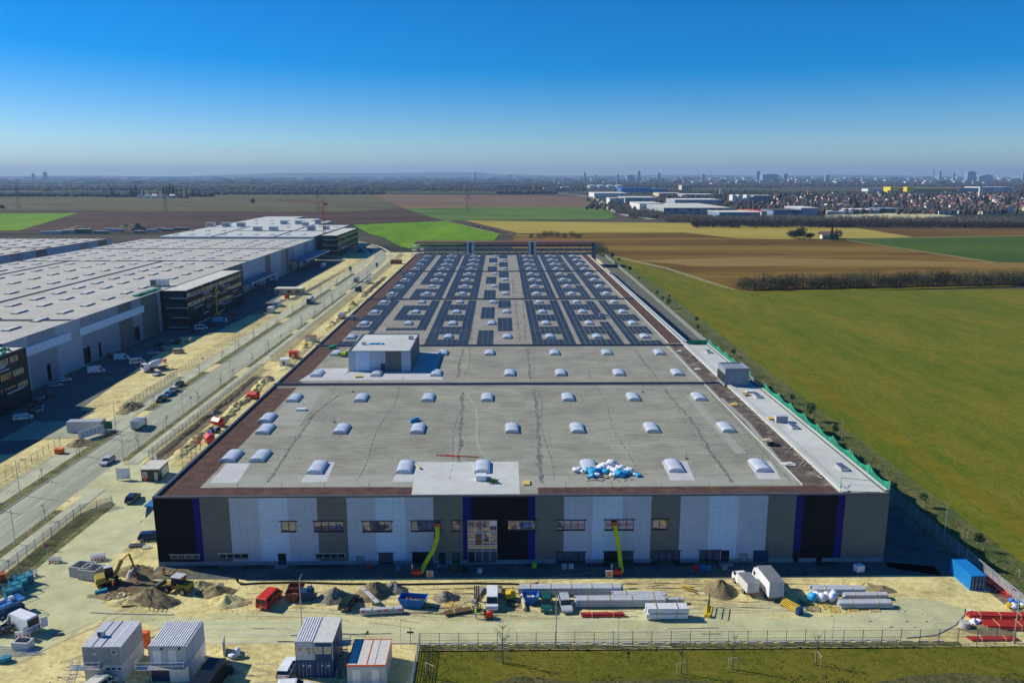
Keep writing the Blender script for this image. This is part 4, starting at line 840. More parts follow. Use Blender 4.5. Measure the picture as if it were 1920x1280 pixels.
mb = MB(); q = P(672, 707, RZ); mb.obox(q + Vector((0, 0, .2)), (2.0, 1.3, .35), .3); thing(mb, 'pallet', 'p_yellowwood', 'yellow pallet in front of the plant room', 'pallet')
for px, py, l_ in ((643, 668, 'yellow green wrapped bale beside the plant room, nearest of two'), (651, 664, 'yellow green wrapped bale touching the plant room wall')):
    mb = MB(); q = P(px, py, RZ)
    for i in range(5): mb.obox(q + Vector((rg.uniform(-.8, .8), rg.uniform(-.8, .8), .4 + .35 * (i % 3))), (1.4, 1.0, .7), rg.random(), mi=i % 2)
    thing(mb, 'wrapped_bale', ['p_yellowhose', 'net_green_solid'], l_, 'bale')
mb = MB(); q = P(623, 653, RZ)
for i in range(6): mb.obox(q + Vector((rg.uniform(-1, 1), rg.uniform(-.8, .8), .4 + .3 * (i % 2))), (1.0, .9, .6), rg.random())
thing(mb, 'bale_stack', 'net_green_solid', 'small green bale stack by the dark roof band left of the plant room', 'bales')
mb = MB(); q = P(565, 769, RZ); mb.box(q.x - 1.1, q.x + 1.1, q.y - .6, q.y + .6, RZ, RZ + .5); thing(mb, 'roof_hatch', 'p_white', 'flat white roof hatch behind the second rooflight row on the left', 'hatch')
for px, py, l_, w_, m_ in ((1478, 871, 'white insulation board on the planted strip, nearest the front corner', 2.6, 'p_offwhite'), (1438, 826, 'cream insulation board beside the dark bundle on the planted strip', 2.0, 'p_beige'), (1376, 759, 'yellow insulation board on the planted strip below the lift tower', 1.8, 'p_yellowwood'), (1308, 693, 'pinkish board on the planted strip by the second dark band', 1.8, 'p_offwhite'), (1274, 659, 'farthest pale board on the planted strip', 1.5, 'p_offwhite')):
    q = P(px, py, RZ); mb = MB().obox(q + Vector((0, 0, .14)), (w_, 1.5, .12), -.2); mb.obox(q + Vector((.2, .3, .26)), (w_ * .6, 1, .08), .3); thing(mb, 'insulation_board', m_, l_, 'board')
mb = MB(); q = P(1448, 835, RZ)
for i in range(6): mb.obox(q + Vector((rg.uniform(-.8, .8), rg.uniform(-.5, .5), .25)), (1.3, .7, .4), rg.random())
thing(mb, 'dark_bundle', 'p_darkgreen', 'dark green bundle on the planted strip beside a cream board', 'bundle')
mb = MB(); rg = random.Random(8)
for i in range(60):
    t = rg.random(); q = P(1290 + (1560 - 1290) * t, 662 + (905 - 662) * t, RZ); mb.obox(q + Vector((rg.uniform(-1.6, .6), rg.uniform(-2, 2), .1)), (rg.uniform(.3, 2.6), .14, .09), rg.uniform(-.9, .9), mi=i % 3)
tag(mb.build('roof_debris', ['p_offwhite', 'p_beige', 'steel_dark']), kind='stuff')
def hvac(px, py, w_, d_, h_, mats, l_, name='cooling_unit', z=RZ):
    q = P(px, py, z); o = empty(name, (q.x, q.y, z), label=l_, cat='cooling unit'); MB().box(-w_ / 2, w_ / 2, 0, d_, .15, h_).build('casing', mats, o); MB().box(-w_ / 2 + .2, w_ / 2 - .2, -.04, -.003, .35, h_ - .25).build('grille', 'p_grey', o); MB().box(-w_ / 2 + .1, w_ / 2 - .1, .1, d_ - .1, 0, .15).build('base', 'steel_dark', o); return o
hvac(1466, 793, 2.6, 1.6, 1.6, 'p_lightgrey', 'light grey cooling unit on the white annex roof')
hvac(1500 - 92, 737, 2.2, 1.0, .5, 'p_white', 'low white unit on the annex roof just in front of the lift tower')
q = P(1447, 788, RZ); thing(MB().box(q.x - 1, q.x + 1, q.y - .7, q.y + .7, RZ, RZ + .55).obox(q + Vector((0, 0, .65)), (2.1, 1.5, .12)), 'pallet', 'p_yellowwood', 'yellow pallet stack beside the cooling unit on the annex roof', 'pallet')
for px, py, l_, r_ in ((1392, 737, 'yellow boards on the annex roof left of the low white unit', .1), (1398, 742, 'dark board on the annex roof behind the yellow boards', .4)):
    q = P(px, py, RZ); thing(MB().obox(q + Vector((0, 0, .15)), (2.6, 1.2, .15), r_), 'board_stack', 'p_yellowwood' if 'yellow' in l_.split()[0] else 'p_brown', l_, 'boards')
# green safety net along the annex roof
net = empty('safety_net', (0, 0, 0), label='green scaffold safety net sagging between posts along the right roof edge', cat='safety net')
ys = [129.5 + 8.1 * k for k in range(9)] + [201 + 0 * 1]; ysA = [129.5, 137.6, 145.7, 153.8, 161.9, 170.0, 178.1, 186.2, 197.0]; ysB = [209, 217, 225, 233, 241, 252.5]
for ys in (ysA, ysB):
    mb = MB(); xx = HX1 + .55
    for a, b in zip(ys, ys[1:]):
        n = 8
        for i in range(n):
            t0, t1 = i / n, (i + 1) / n; s0, s1 = (1.0 * 4 * t0 * (1 - t0)), (1.0 * 4 * t1 * (1 - t1)); ya, yb = a + (b - a) * t0, a + (b - a) * t1
            mb.poly([(xx + .35 * s0, ya, HZ - 1.1), (xx + .35 * s1, yb, HZ - 1.1), (xx, yb, HZ + 2.0 - s1), (xx, ya, HZ + 2.0 - s0)])
    mb.build('net', 'net_green_solid', net)
    for y in ys: MB().cyl((HX1 + .35, y, HZ - .6), (HX1 + .35, y, HZ + 2.15), .05, n=5).build('post', 'zinc', net)
    mb = MB(); mb.box(HX1 - .25, HX1 + .25, ys[0], ys[-1], HZ + .29, HZ + .42); mb.build('edge_plank', 'roof_white', net)
mb = MB(); mb.box(60.6, 66.6, 253.3, 253.45, HZ - .1, HZ + 1.4); mb.build('net', 'net_green_solid', net)
mb = MB(); q0, q1, q2 = P(1577, 905, HZ), P(1637, 909, HZ), P(1655, 921, HZ); mb.tube([q0 + Vector((0, 0, 1)), q1 + Vector((0, 0, .8)), q2 + Vector((0, 0, .5))], .05); mb.tube([P(1575, 924, HZ) + Vector((0, 0, .2)), q0 + Vector((0, 0, 1))], .05); mb.tube([P(1575, 924, HZ) + Vector((0, 0, .35)), P(1650, 926, HZ) + Vector((0, 0, .35))], .06)
thing(mb, 'rope_rail', 'net_green_solid', 'thin green safety line on poles at the front right roof corner', 'safety line')
# ================================================================ VEHICLES
def wheels(o, spots, r=.34, w_=.22):
    for x, y in spots:
        s_ = 1 if x > 0 else -1
        t = MB().cyl((x - s_ * w_, y, r), (x, y, r), r, n=12).build('wheel', 'rubber', o); MB().cyl((x - s_ * .04, y, r), (x + s_ * .012, y, r), r * .58, n=8).build('rim', 'metal_grey', t)
def lights(o, yf, yr, zf, zr, xw):
    for s_ in (-1, 1):
        MB().obox((s_ * xw, yf, zf), (.34, .08, .16)).build('headlight', 'lamp_glass', o); MB().obox((s_ * xw, yr, zr), (.22, .08, .26)).build('tail_light', 'p_red', o)
def car(paint, loc, head, label, kind='car', group=None, name=None, L=4.4, H=1.46, W=1.8):
    o = empty(name or 'car', loc, R(head), label=label, cat='car', group=group); h = L / 2; wg = kind in ('wagon', 'suv', 'hatch')
    if kind == 'suv': H += .2
    rr = -h + (.25 if wg else .75); bz = .92 if kind != 'suv' else 1.02
    pr = [(-h + .03, .30), (-h, .62), (-h + .06, bz - .02), (h * .42, bz), (h - .35, bz - .14), (h - .02, .66), (h - .03, .32)]
    MB().prof(pr, -W / 2, W / 2, sx=[.94, 1, .96, .96, .93, .95, .90]).build('body', paint, o)
    gp = [(-h + .10, bz - .04), (h * .48, bz - .02), (h * .14, H - .06), (rr + .12, H - .07)]
    MB().prof(gp, -W / 2 * .93, W / 2 * .93, sx=[1, 1, .82, .82]).build('window', 'glass_car', o)
    MB().prof([(rr + .05, H - .08), (h * .16, H - .07), (h * .06, H), (rr + .3, H)], -W / 2 * .78, W / 2 * .78, sx=[1, 1, .93, .93]).build('roof', paint, o)
    m_ = MB()
    for s_ in (-1, 1):
        for y in (rr + .9, h * -.08): m_.hexa([(s_ * W * .462 - .03, y - .06, bz - .03), (s_ * W * .462 + .03, y - .06, bz - .03), (s_ * W * .462 + .03, y + .06, bz - .03), (s_ * W * .462 - .03, y + .06, bz - .03), (s_ * W * .385 - .03, y - .06, H - .06), (s_ * W * .385 + .03, y - .06, H - .06), (s_ * W * .385 + .03, y + .06, H - .06), (s_ * W * .385 - .03, y + .06, H - .06)])
    m_.build('pillar', paint, o); lights(o, h - .1, -h + .04, .66, .74, W * .38)
    MB().box(-.26, .26, -h - .02, -h + .02, .50, .62).build('number_plate', 'p_white', o)
    for s_ in (-1, 1): MB().obox((s_ * (W / 2 + .06), h * .34, bz + .05), (.16, .1, .12)).build('mirror', paint, o)
    wheels(o, [(s_ * W / 2 * 1.0, y) for s_ in (-1, 1) for y in (-h * .62, h * .62)], .33); return o
def van(paint, loc, head, label, L=5.0, H=2.0, W=1.92, glazed=True, group=None, name='van', open_rear=False):
    o = empty(name, loc, R(head), label=label, cat='van', group=group); h = L / 2
    pr = [(-h + .02, .38), (-h, 1.0), (-h + .08, H - .12), (-h + .25, H), (h * .36, H), (h * .5, H - .10), (h * .74, 1.12), (h - .12, .98), (h, .62), (h - .04, .36)]
    MB().prof(pr, -W / 2, W / 2, sx=[.96, 1, .92, .86, .86, .88, .97, .95, .96, .92]).build('body', paint, o)
    ws = MB().poly([(-W * .40, h * .52, H - .16), (W * .40, h * .52, H - .16), (W * .455, h * .735, 1.17), (-W * .455, h * .735, 1.17)]); ws.v = [(x, y + .03, z + .03) for x, y, z in ws.v]; ws.build('windscreen', 'glass_car', o)
    for s_ in (-1, 1):
        a = [(h * .34, h * .62)] + ([(-h * .15, h * .30), (-h * .85, -h * .22)] if glazed else [])
        for y0, y1 in a: MB().poly([(s_ * W * .492, y0, 1.14), (s_ * W * .488, y1, 1.14), (s_ * W * .458, min(y1, h * .45), H - .3), (s_ * W * .462, y0, H - .3)]).build('side_window', 'glass_car', o)
        MB().obox((s_ * (W / 2 + .1), h * .62, 1.2), (.2, .12, .25)).build('mirror', 'rubber', o)
    if open_rear:
        MB().poly([(-W * .42, -h - .012, .55), (W * .42, -h - .012, .55), (W * .40, -h + .06, H - .18), (-W * .40, -h + .06, H - .18)]).build('load_bay', 'p_black', o)
        for s_ in (-1, 1): MB().obox((s_ * (W / 2 + .45), -h - .18, 1.2), (.9, .06, 1.6), s_ * -.35).build('rear_door', paint, o)
        m_ = MB()
        for i in range(5): m_.obox((-.5 + .25 * i, -h - .05, .8 + .12 * (i % 3)), (.22, .2, .3), mi=i % 2)
        m_.build('cargo', ['p_grey', 'p_offwhite'], o)
    else:
        for s_ in (-1, 1):
            MB().poly([(s_ * .06, -h - .02, 1.2), (s_ * W * .40, -h - .02, 1.2), (s_ * W * .37, -h + .05, H - .22), (s_ * .06, -h + .05, H - .22)]).build('rear_window', 'glass_car', o)
        MB().box(-.26, .26, -h - .03, -h + .01, .62, .75).build('number_plate', 'p_white', o)
    lights(o, h - .1, -h + .03, .78, 1.0, W * .42); wheels(o, [(s_ * W / 2 * .99, y) for s_ in (-1, 1) for y in (-h * .60, h * .62)], .36); return o
def truck(loc, head, label, cab='p_white', box='p_white', L=7.6, H=3.5, W=2.35, dark=False, group=None, cat='truck', name='box_truck', cabL=1.9, cabH=2.5):
    o = empty(name, loc, R(head), label=label, cat=cat, group=group); h = L / 2
    MB().box(-W / 2 + .2, W / 2 - .2, -h, h - .3, .5, .78).build('chassis', 'steel_dark', o)
    MB().prof([(h - cabL, .5), (h - cabL, cabH), (h - .55, cabH), (h - .08, 1.5), (h, .9), (h, .45)], -W / 2 + .08, W / 2 - .08, sx=[1, .9, .9, .97, 1, 1]).build('cab', cab, o)
    MB().poly([(-W * .36, h - .52, cabH - .12), (W * .36, h - .52, cabH - .12), (W * .41, h - .06, 1.52), (-W * .41, h - .06, 1.52)]).build('windscreen', 'glass_car', o)
    for s_ in (-1, 1): MB().box(min(s_ * W * .452, s_ * W * .47), max(s_ * W * .452, s_ * W * .47), h - 1.3, h - .6, 1.4, 2.0).build('side_window', 'glass_car', o)
    cb = MB().box(-W / 2, W / 2, -h, h - cabL - .15, .8, H).build('cargo_box', box, o)
    m_ = MB(); m_.box(-W / 2 - .03, W / 2 + .03, -h - .03, -h, .8, .95); m_.box(-W / 2 - .02, W / 2 + .02, -h - .03, h - cabL - .12, H - .1, H + .03)
    m_.build('box_trim', 'metal_grey', cb); MB().box(-W / 2 + .12, W / 2 - .12, -h - .02, -h - .003, 1.0, H - .18).build('rear_door', 'p_grey' if dark else 'p_lightgrey', cb)
    lights(o, h + .02, -h - .05, .75, .7, W * .38); wheels(o, [(s_ * W / 2 * .98, y) for s_ in (-1, 1) for y in (-h * .5, h * .66)], .44, .3); return o
def mixer(loc, head, label, cab='p_white', drum='p_white'):
    o = empty('concrete_mixer', loc, R(head), label=label, cat='mixer truck'); h = 4.3
    MB().box(-1.0, 1.0, -h, h - .3, .7, 1.05).build('chassis', 'steel_dark', o)
    MB().prof([(h - 1.9, .6), (h - 1.9, 2.9), (h - .35, 2.95), (h, 1.6), (h, .55)], -1.2, 1.2, sx=[1, .93, .93, 1, 1]).build('cab', cab, o)
    MB().poly([(-1.0, h - .30, 2.8), (1.0, h - .30, 2.8), (1.1, h + .015, 1.7), (-1.1, h + .015, 1.7)]).build('windscreen', 'glass_car', o)
    m_ = MB(); pts = [((0, h - 2.4, 1.9), .55), ((0, h - 3.1, 2.05), 1.1), ((0, h - 4.6, 2.35), 1.2), ((0, h - 6.6, 2.9), .8), ((0, h - 7.4, 3.15), .5)]
    for (a, ra), (b, rb) in zip(pts, pts[1:]): m_.cyl(a, b, ra, rb, n=14, cap=True)
    m_.build('drum', drum, o, smooth=False); MB().hexa([(-.5, -h + .3, 2.2), (.5, -h + .3, 2.2), (.5, -h + .9, 2.2), (-.5, -h + .9, 2.2), (-.7, -h - .1, 3.3), (.7, -h - .1, 3.3), (.7, -h + .8, 3.3), (-.7, -h + .8, 3.3)]).build('hopper', 'p_orange', o)
    MB().hexa([(-.2, -h - .8, 1.2), (.2, -h - .8, 1.2), (.2, -h - .6, 1.1), (-.2, -h - .6, 1.1), (-.2, -h + .3, 2.2), (.2, -h + .3, 2.2), (.2, -h + .5, 2.1), (-.2, -h + .5, 2.1)]).build('chute', 'metal_grey', o)
    lights(o, h + .02, -h - .02, .9, .9, 1.0); wheels(o, [(s_ * 1.2, y) for s_ in (-1, 1) for y in (-h * .72, -h * .42, h * .28, h * .66)], .5, .35); return o
g = lambda x, y: P(x, y)
van('p_red', g(506, 1129), -14, 'bright red van parked on the sand in front of the hall', L=5.1, H=2.05)
car('p_darkgreen', g(655, 1134), -14, 'very dark green car parked between the gravel heap and the rubble', 'wagon', L=4.6)
van('p_white', g(923, 1132), 180, 'white van with ribbed roof facing the camera beside three workers', L=4.9, H=2.1)
car('p_tealcar', g(1025, 1137), 176, 'dark teal estate car left of the tall lamp in front of the hall', 'suv', L=4.4)
car('p_silver', g(1060, 1137), 184, 'silver estate car parked right of the teal car', 'wagon', L=4.6)
truck(g(1396, 1102), 8, 'white pickup with weathered grey box body beside the taller white truck', box='p_offwhite', L=6.0, H=2.5, W=2.0, cabL=2.3, cabH=1.85, name='pickup_truck', cat='pickup')
truck(g(1437, 1106), 4, 'tall white box truck parked with its rear to the camera before the hall', L=7.4, H=3.5)
van('p_white', g(42, 1178), 63, 'large white van with open rear doors at the left edge of the yard', L=5.9, H=2.6, W=2.0, glazed=False, open_rear=True)
car('p_navy', g(250, 938), 3, 'dark blue car driving in the entrance behind the black corner of the hall', 'suv', L=4.5)
car('p_navy', g(285, 1010), -80, 'dark blue car parked at the black front corner of the hall', 'wagon', L=4.6)
car('p_white', g(540, 1257), -4, 'white estate car parked left of the blue and white site office', 'wagon', L=4.7)
car('p_white', P(552, 1296), -84, 'white car cut off by the bottom edge below the other white car', 'wagon', L=4.7, H=1.55)
van('p_offwhite', P(185, 1296), -20, 'cream van beside the steel stair of the leftmost site office', L=4.9, H=2.0)
car('p_silver', g(202, 868), 178 + 90 * 0, 'silver estate car driving on the left road opposite the site gate', 'wagon', L=4.6)
truck(g(262, 802), 0, 'white panel truck turning off the left road past the billboard', L=5.6, H=2.7, W=2.1)
for i, ((x, y), p, l_) in enumerate([((303, 752), 'p_darkgreen', 'nearest of four cars parked along the left kerb, dark green'), ((316, 742), 'p_blue', 'second of four cars parked along the left kerb, bright blue'), ((325, 735), 'p_lightgrey', 'third of four cars parked along the left kerb, light grey'), ((336, 724), 'p_darkgreen', 'farthest of four cars parked along the left kerb, dark green')]):
    car(p, g(x, y), 178, l_, 'wagon' if i % 2 else 'suv', group='cars parked along the left kerb')
mixer(g(290, 694), 140, 'white concrete mixer truck standing on the sand left of the road')
car('p_lightgrey', g(295, 703), 182, 'grey car beside the cab of the white concrete mixer', 'wagon')
van('p_beige', g(335, 662), -80, 'small beige van on the sand strip behind the mixer', L=4.2, H=1.8)
van('p_white', g(181, 699), -55, 'white van in the shade of the pale hall, nearest the dark gate', L=5.6, H=2.5, glazed=False)
van('p_white', g(229, 675), -75, 'white van in the shade left of the white and blue minibus', L=5.2, H=2.4, glazed=False)
van('p_white', g(258, 682), -60, 'white minibus in the shade just left of the concrete mixer', L=5.3, H=2.2)
van('p_white', g(44, 787), -65, 'white minivan in the shade below the left edge office', L=4.7, H=1.75)
car('p_white', g(121, 715), -60, 'white car in the shade at the pale hall wall, farther of two', 'wagon'); car('p_silver', g(104, 725), -60, 'silver car in the shade at the pale hall wall, nearer of two', 'wagon')
car('p_redbrown', g(87, 743), -60, 'rust red car in the shade in front of the left edge office', 'wagon')
for i, (x, y, p, l_) in enumerate([(288, 664, 'p_silver', 'silver car at the left end of the shaded car group beside the sand'), (300, 658, 'p_navy', 'navy car in the middle of the shaded car group beside the sand'), (313, 655, 'p_silver', 'silver car at the right end of the shaded car group beside the sand'), (300, 648, 'p_black', 'black car behind the shaded car group beside the sand')]): car(p, g(x, y), -60, l_, 'wagon', group='cars parked in the shade of the pale hall')
van('p_white', g(378, 618), -78, 'white van in shade at the foot of the black halfway office', L=5.3, H=2.3); car('p_navy', g(362, 624), -75, 'dark car left of the white van below the halfway office', 'wagon')
truck(g(413, 606), -80, 'pale blue van truck in the shade beside the yellow lift at the halfway office', box='p_skyblue', cab='p_skyblue', L=6, H=2.8)
car('p_black', g(405, 612), -75, 'black car in front of the pale blue truck below the halfway office', 'wagon'); car('p_red', g(437, 590), -70, 'dark red car on the shaded yard beyond the halfway office', 'wagon')
mixer(g(583, 569), 178, 'concrete mixer with dark cab driving towards the camera on the left road', cab='p_navy', drum='p_lightgrey')
truck(g(668, 529), 178, 'grey truck driving on the left road beyond the concrete mixer', box='p_lightgrey', cab='p_grey', L=6.5, H=3)
truck(g(691, 531), 178, 'white truck with a short shadow parked beside the hall flank', L=6.5, H=3.1)
truck(P(514, 527), -80, 'white van parked beside the second canopy of the pale hall', L=5.6, H=2.4); car('p_navy', g(724, 466), 178, 'dark car on the road bend behind the office with tan front', 'wagon')
truck(g(606, 501), 178, 'white container truck in the shade under the long canopy', L=6.5, H=3.2)
# ================================================================ FRONT YARD AND SITE OBJECTS
def mound(px, py, rx, ry, h, mat, label, seed=1, name='gravel_heap', cat='heap', z=0, kind=None):
    q = P(px, py, z) if not isinstance(px, Vector) else px; rg = random.Random(seed); mb = MB(); nr, na = 9, 26; ph = [rg.random() * 6.28 for _ in range(6)]
    jit = lambda t, r: 1 + .18 * math.sin(2 * t + ph[0]) + .12 * math.sin(3 * t + ph[1]) + .06 * math.sin(7 * t + ph[2] + r * 3)
    mb.v.append((q.x, q.y, z + h))
    for k in range(1, nr + 1):
        r = k / nr
        for i in range(na):
            t = 2 * math.pi * i / na; zz = h * (1 - r ** 1.25) ** 1.2 * (1 + .25 * math.sin(3 * t + ph[3]) * r) + (rg.uniform(-.10, .10) * h + .12 * h * math.sin(5 * t + ph[4] + r * 4) * (1 - r)) * (k < nr)
            mb.v.append((q.x + rx * r * jit(t, r) * math.cos(t), q.y + ry * r * jit(t, r) * math.sin(t), z + max(-.02, zz) if k < nr else z - .02))
    for i in range(na):
        j = (i + 1) % na; mb.f.append((0, 1 + i, 1 + j)); mb.m.append(0)
        for k in range(nr - 1): a = 1 + k * na; mb.f.append((a + i, a + na + i, a + na + j, a + j)); mb.m.append(0)
    o = mb.build(name, mat, smooth=True); return tag(o, label, cat) if kind is None else tag(o, kind=kind)
mound(627, 1122, 2.6, 2.2, 1.9, 'heap_grey', 'grey gravel heap between the rusty skips and the dark green car', 1)
mound(702, 1112, 3.4, 2.6, 1.9, 'heap_brown', 'rubble heap with beams leaning on it right of the dark green car', 2, 'rubble_heap'); mound(738, 1106, 2.2, 1.9, 1.5, 'heap_grey', 'small grey heap behind the blue skip', 3)
mound(835, 1122, 2.0, 1.6, 1.3, 'heap_grey', 'small grey gravel heap left of the standing planks', 4); mound(937, 1112, 1.5, 1.4, 1.3, 'heap_grey', 'grey heap half hidden behind the white van', 5)
mound(1350, 1108, 3.2, 2.4, 1.9, 'heap_brown', 'brown earth heap left of the weathered pickup', 6, 'earth_heap'); mound(427, 1130, 3.0, 2.2, 1.5, 'dirt', 'yellow sand heap with dark hollow side left of the red van', 7, 'sand_heap'); mound(405, 1112, 2.8, 2.0, 1.3, 'heap_brown', 'dark earth heap behind the yellow sand heap', 8, 'earth_heap')
mound(1620, 1100, 2.4, 1.6, .9, 'dirt', 'low sand heap right of the grey bundles under the hall corner', 9, 'sand_heap'); mound(1655, 1105, 2.0, 1.3, .7, 'heap_brown', 'low dark heap beside the low sand heap', 10, 'earth_heap')
mound(287, 1126, 4.2, 2.4, 2.2, 'heap_brown', 'tall brown earth heap in front of the backhoe', 11, 'earth_heap'); mound(255, 1074, 4.0, 2.6, 1.5, 'heap_brown', 'dark excavated heap beside the yellow excavator', 12, 'earth_heap'); mound(240, 1130, 3.4, 1.6, .8, 'dirt', 'low sandy bank round the excavation', 13, 'sand_heap')
mound(325, 1056 + 20, 3.5, 1.6, .8, 'heap_brown', 'low heap at the foot of the black hall corner', 14, 'earth_heap'); mound(372, 1098, 3.0, 1.5, .9, 'dirt', 'sand ridge behind the backhoe', 15, 'sand_heap'); mound(555, 1138, 1.5, .6, .3, 'dirt', 'small flat sand patch in front of the rusty skips', 16, 'sand_heap')
mound(205, 1118, 3.8, 1.2, .5, 'heap_brown', 'dark rim of soil in front of the excavation', 17, 'earth_heap'); mound(270, 1040, 4.5, 2.5, .8, 'dirt', 'rough yellow ground heap beside the black hall corner', 18, 'sand_heap')
# excavation: dark pit sheet with banks
sheet('excavation_floor', PP([(185, 1098), (240, 1085), (330, 1090), (420, 1092), (420, 1098), (330, 1102), (300, 1112), (250, 1116), (200, 1114)]), 'dirt_dark', Z(4)); sheet('trench_floor', PP([(205, 1092), (262, 1089), (258, 1110), (222, 1112)]), 'p_brown', Z(6))
def skip(px, py, rot, label, mat='p_blue', L=3.6, W=1.9, H=1.2, fill='dirt_dark'):
    q = P(px, py); o = empty('skip_container', (q.x, q.y, 0), R(rot), label=label, cat='skip'); a, b = L / 2, L / 2 - .75; w_ = W / 2; t = .06
    m_ = MB(); B0 = [(-b, -w_ * .9, .05), (b, -w_ * .9, .05), (b, w_ * .9, .05), (-b, w_ * .9, .05)]; T0 = [(-a, -w_, H), (a, -w_, H), (a, w_, H), (-a, w_, H)]; T1 = [(x * .96, y * .92, z) for x, y, z in T0]; B1 = [(x * .95, y * .9, .12) for x, y, z in B0]
    for i in range(4): j = (i + 1) % 4; m_.poly([B0[i], B0[j], T0[j], T0[i]]); m_.poly([B1[j], B1[i], T1[i], T1[j]]); m_.poly([T0[i], T0[j], T1[j], T1[i]])
    m_.poly(B1); m_.build('shell', mat, o)
    f = MB(); f.poly([(x * .9, y * .9, H * .45) for x, y, z in T0]); rg = random.Random(px)
    for i in range(14): f.obox((rg.uniform(-a, a) * .6, rg.uniform(-w_, w_) * .6, H * .55), (rg.uniform(.2, .9), .2, .2), rg.random() * 3, tilt=rg.uniform(-.4, .4))
    f.build('waste', fill, o); r = MB()
    for x in (-b, -b / 3, b / 3, b): r.obox((x, -w_ - .0, H * .5), (.08, .12, H * .9)); r.obox((x, w_ + .0, H * .5), (.08, .12, H * .9))
    r.build('rib', mat, o); return o
skip(775, 1134, -8, 'blue open waste skip beside the rubble heap', L=4.4, W=2.2, H=1.5); skip(995, 1128, 2, 'blue skip filled with junk left of the teal car', L=2.6, W=2.0, H=1.4, fill='p_offwhite')
skip(557, 1112, 0, 'red brown lidded skip behind another red brown skip', 'p_redbrown', L=2.6, W=1.6, H=1.5, fill='p_redbrown'); skip(551, 1124, 0, 'front red brown skip with slanted lid right of the red van', 'p_redbrown', L=2.4, W=1.7, H=1.5, fill='p_redbrown')
def machine(px, py, rot, label, mats, name='site_machine', cat='machine', s=1.0):
    q = P(px, py); o = empty(name, (q.x, q.y, 0), R(rot), label=label, cat=cat)
    MB().obox((0, 0, .75 * s), (1.6 * s, 1.1 * s, .9 * s)).obox((.3 * s, 0, 1.35 * s), (.7 * s, .8 * s, .35 * s)).build('housing', mats[0], o); MB().box(-.9 * s, .9 * s, -.55 * s, .55 * s, .22 * s, .32 * s).cyl((.5 * s, 0, 1.4 * s), (.5 * s, 0, 2.0 * s), .06).build('frame', mats[1], o)
    wheels(o, [(-.58 * s, -.3 * s), (.58 * s, -.3 * s), (-.58 * s, .35 * s), (.58 * s, .35 * s)], .26 * s, .14); return o
machine(577, 1122, 10, 'blue and black machine beside the red brown skips', ('p_darkblue', 'steel_dark'), s=1.3); machine(956, 1122, 20, 'yellow compressor in front of the pipe bundles', ('p_yellow', 'steel_dark')); machine(917, 1158, 0, 'small red machine on the road beside the white van', ('p_red', 'steel_dark'), s=.7)
def bundle(px, py, L, rot, nx, nz, w_, h_, mat, label, name='profile_bundle', cat='bundle', rnd=False, z=.12):
    q = P(px, py); o = empty(name, (q.x, q.y, 0), R(rot), label=label, cat=cat); m_ = MB(); rg = random.Random(px)
    for i in range(nx):
        for k in range(nz):
            y = (i - (nx - 1) / 2) * w_ * (1.04 if rnd else 1.15); zz = z + (k + .5) * h_ * (1.04 if rnd else 1.28); e = rg.uniform(-.25, .25)
            if rnd: m_.cyl((-L / 2 + e, y + (k % 2) * w_ / 2, zz), (L / 2 + e, y + (k % 2) * w_ / 2, zz), w_ / 2, n=8)
            else: m_.obox((e, y, zz), (L, w_, h_))
    m_.build('pipes' if rnd else 'beams', mat, o); s_ = MB()
    n = max(2, int(L / 3))
    for i in range(n):
        x = -L / 2 + L * (i + .5) / n; s_.box(x - .06, x + .06, -nx * w_ / 2 - .06, nx * w_ / 2 + .06, z + nz * h_ * 1.28, z + nz * h_ * 1.28 + .04); s_.box(x - .06, x + .06, -nx * w_ / 2 - .08, -nx * w_ / 2 - .03, .0, z + nz * h_)
        s_.box(x - .1, x + .1, -nx * w_ / 2, nx * w_ / 2, 0, z - .005)
    s_.build('strap', 'p_wood', o); return o
bundle(1070, 1112, 16.5, 0, 4, 3, .33, .33, 'pipe_grey', 'longest blue grey profile bundle behind the silver car'); bundle(1198, 1121, 8.4, -2, 3, 2, .36, .35, 'p_lightgrey', 'light grey bundle lying just behind the triple stack of profiles')
bundle(1163, 1134, 14.0, 0, 4, 3, .33, .33, 'pipe_grey', 'long grey profile bundle between silver car and white package'); bundle(1262, 1130, 3.6, 0, 2, 2, .3, .3, 'p_lightgrey', 'short grey profiles sticking out above the white package')
bundle(1248, 1157, 6.3, 0, 3, 2, .5, .75, 'p_white', 'white wrapped package tied with dark straps on the road edge', 'wrapped_package', 'package', z=.15); bundle(1130, 1155, 6.6, 0, 3, 2, .22, .2, 'pipe_red', 'bright red pipes on the road edge in front of the grey profiles', 'pipe_stack', 'pipes', rnd=True)
bundle(1570, 1112, 8.4, -1, 3, 2, .42, .42, 'pipe_grey', 'strapped grey bundle nearest the hall on the right sand'); bundle(1621, 1121, 7.0, 0, 3, 2, .3, .3, 'p_lightgrey', 'middle grey bundle behind the front bundle on the right sand'); bundle(1620, 1137, 8.2, 0, 3, 2, .36, .36, 'pipe_grey', 'front grey bundle beside the plastic sacks on the right sand')
RS = bundle(717, 1150, 6.4, 5, 2, 2, .3, .35, 'pipe_grey', 'grey rails with red and white barrier boards beside the rubble', 'rail_stack', 'rails')
for x in (-2.9, -.4, .6, 2.7): MB().obox((x, -.42, .75), (.45, .05, .3)).build('red_mark', 'p_red', RS)
bundle(868, 1147, 5.6, 18, 5, 2, .2, .14, 'p_brown', 'dark brown plank stack lying at an angle left of the workers', 'plank_stack', 'planks'); bundle(896, 1117, 4.8, 74, 3, 2, .22, .14, 'p_grey', 'grey planks lying lengthways left of the white van', 'plank_stack', 'planks')
bundle(693, 1125, 6.0, -55, 2, 1, .3, .2, 'p_lightgrey', 'pale beams leaning across the rubble heap', 'beam_pair', 'beams', z=.9)
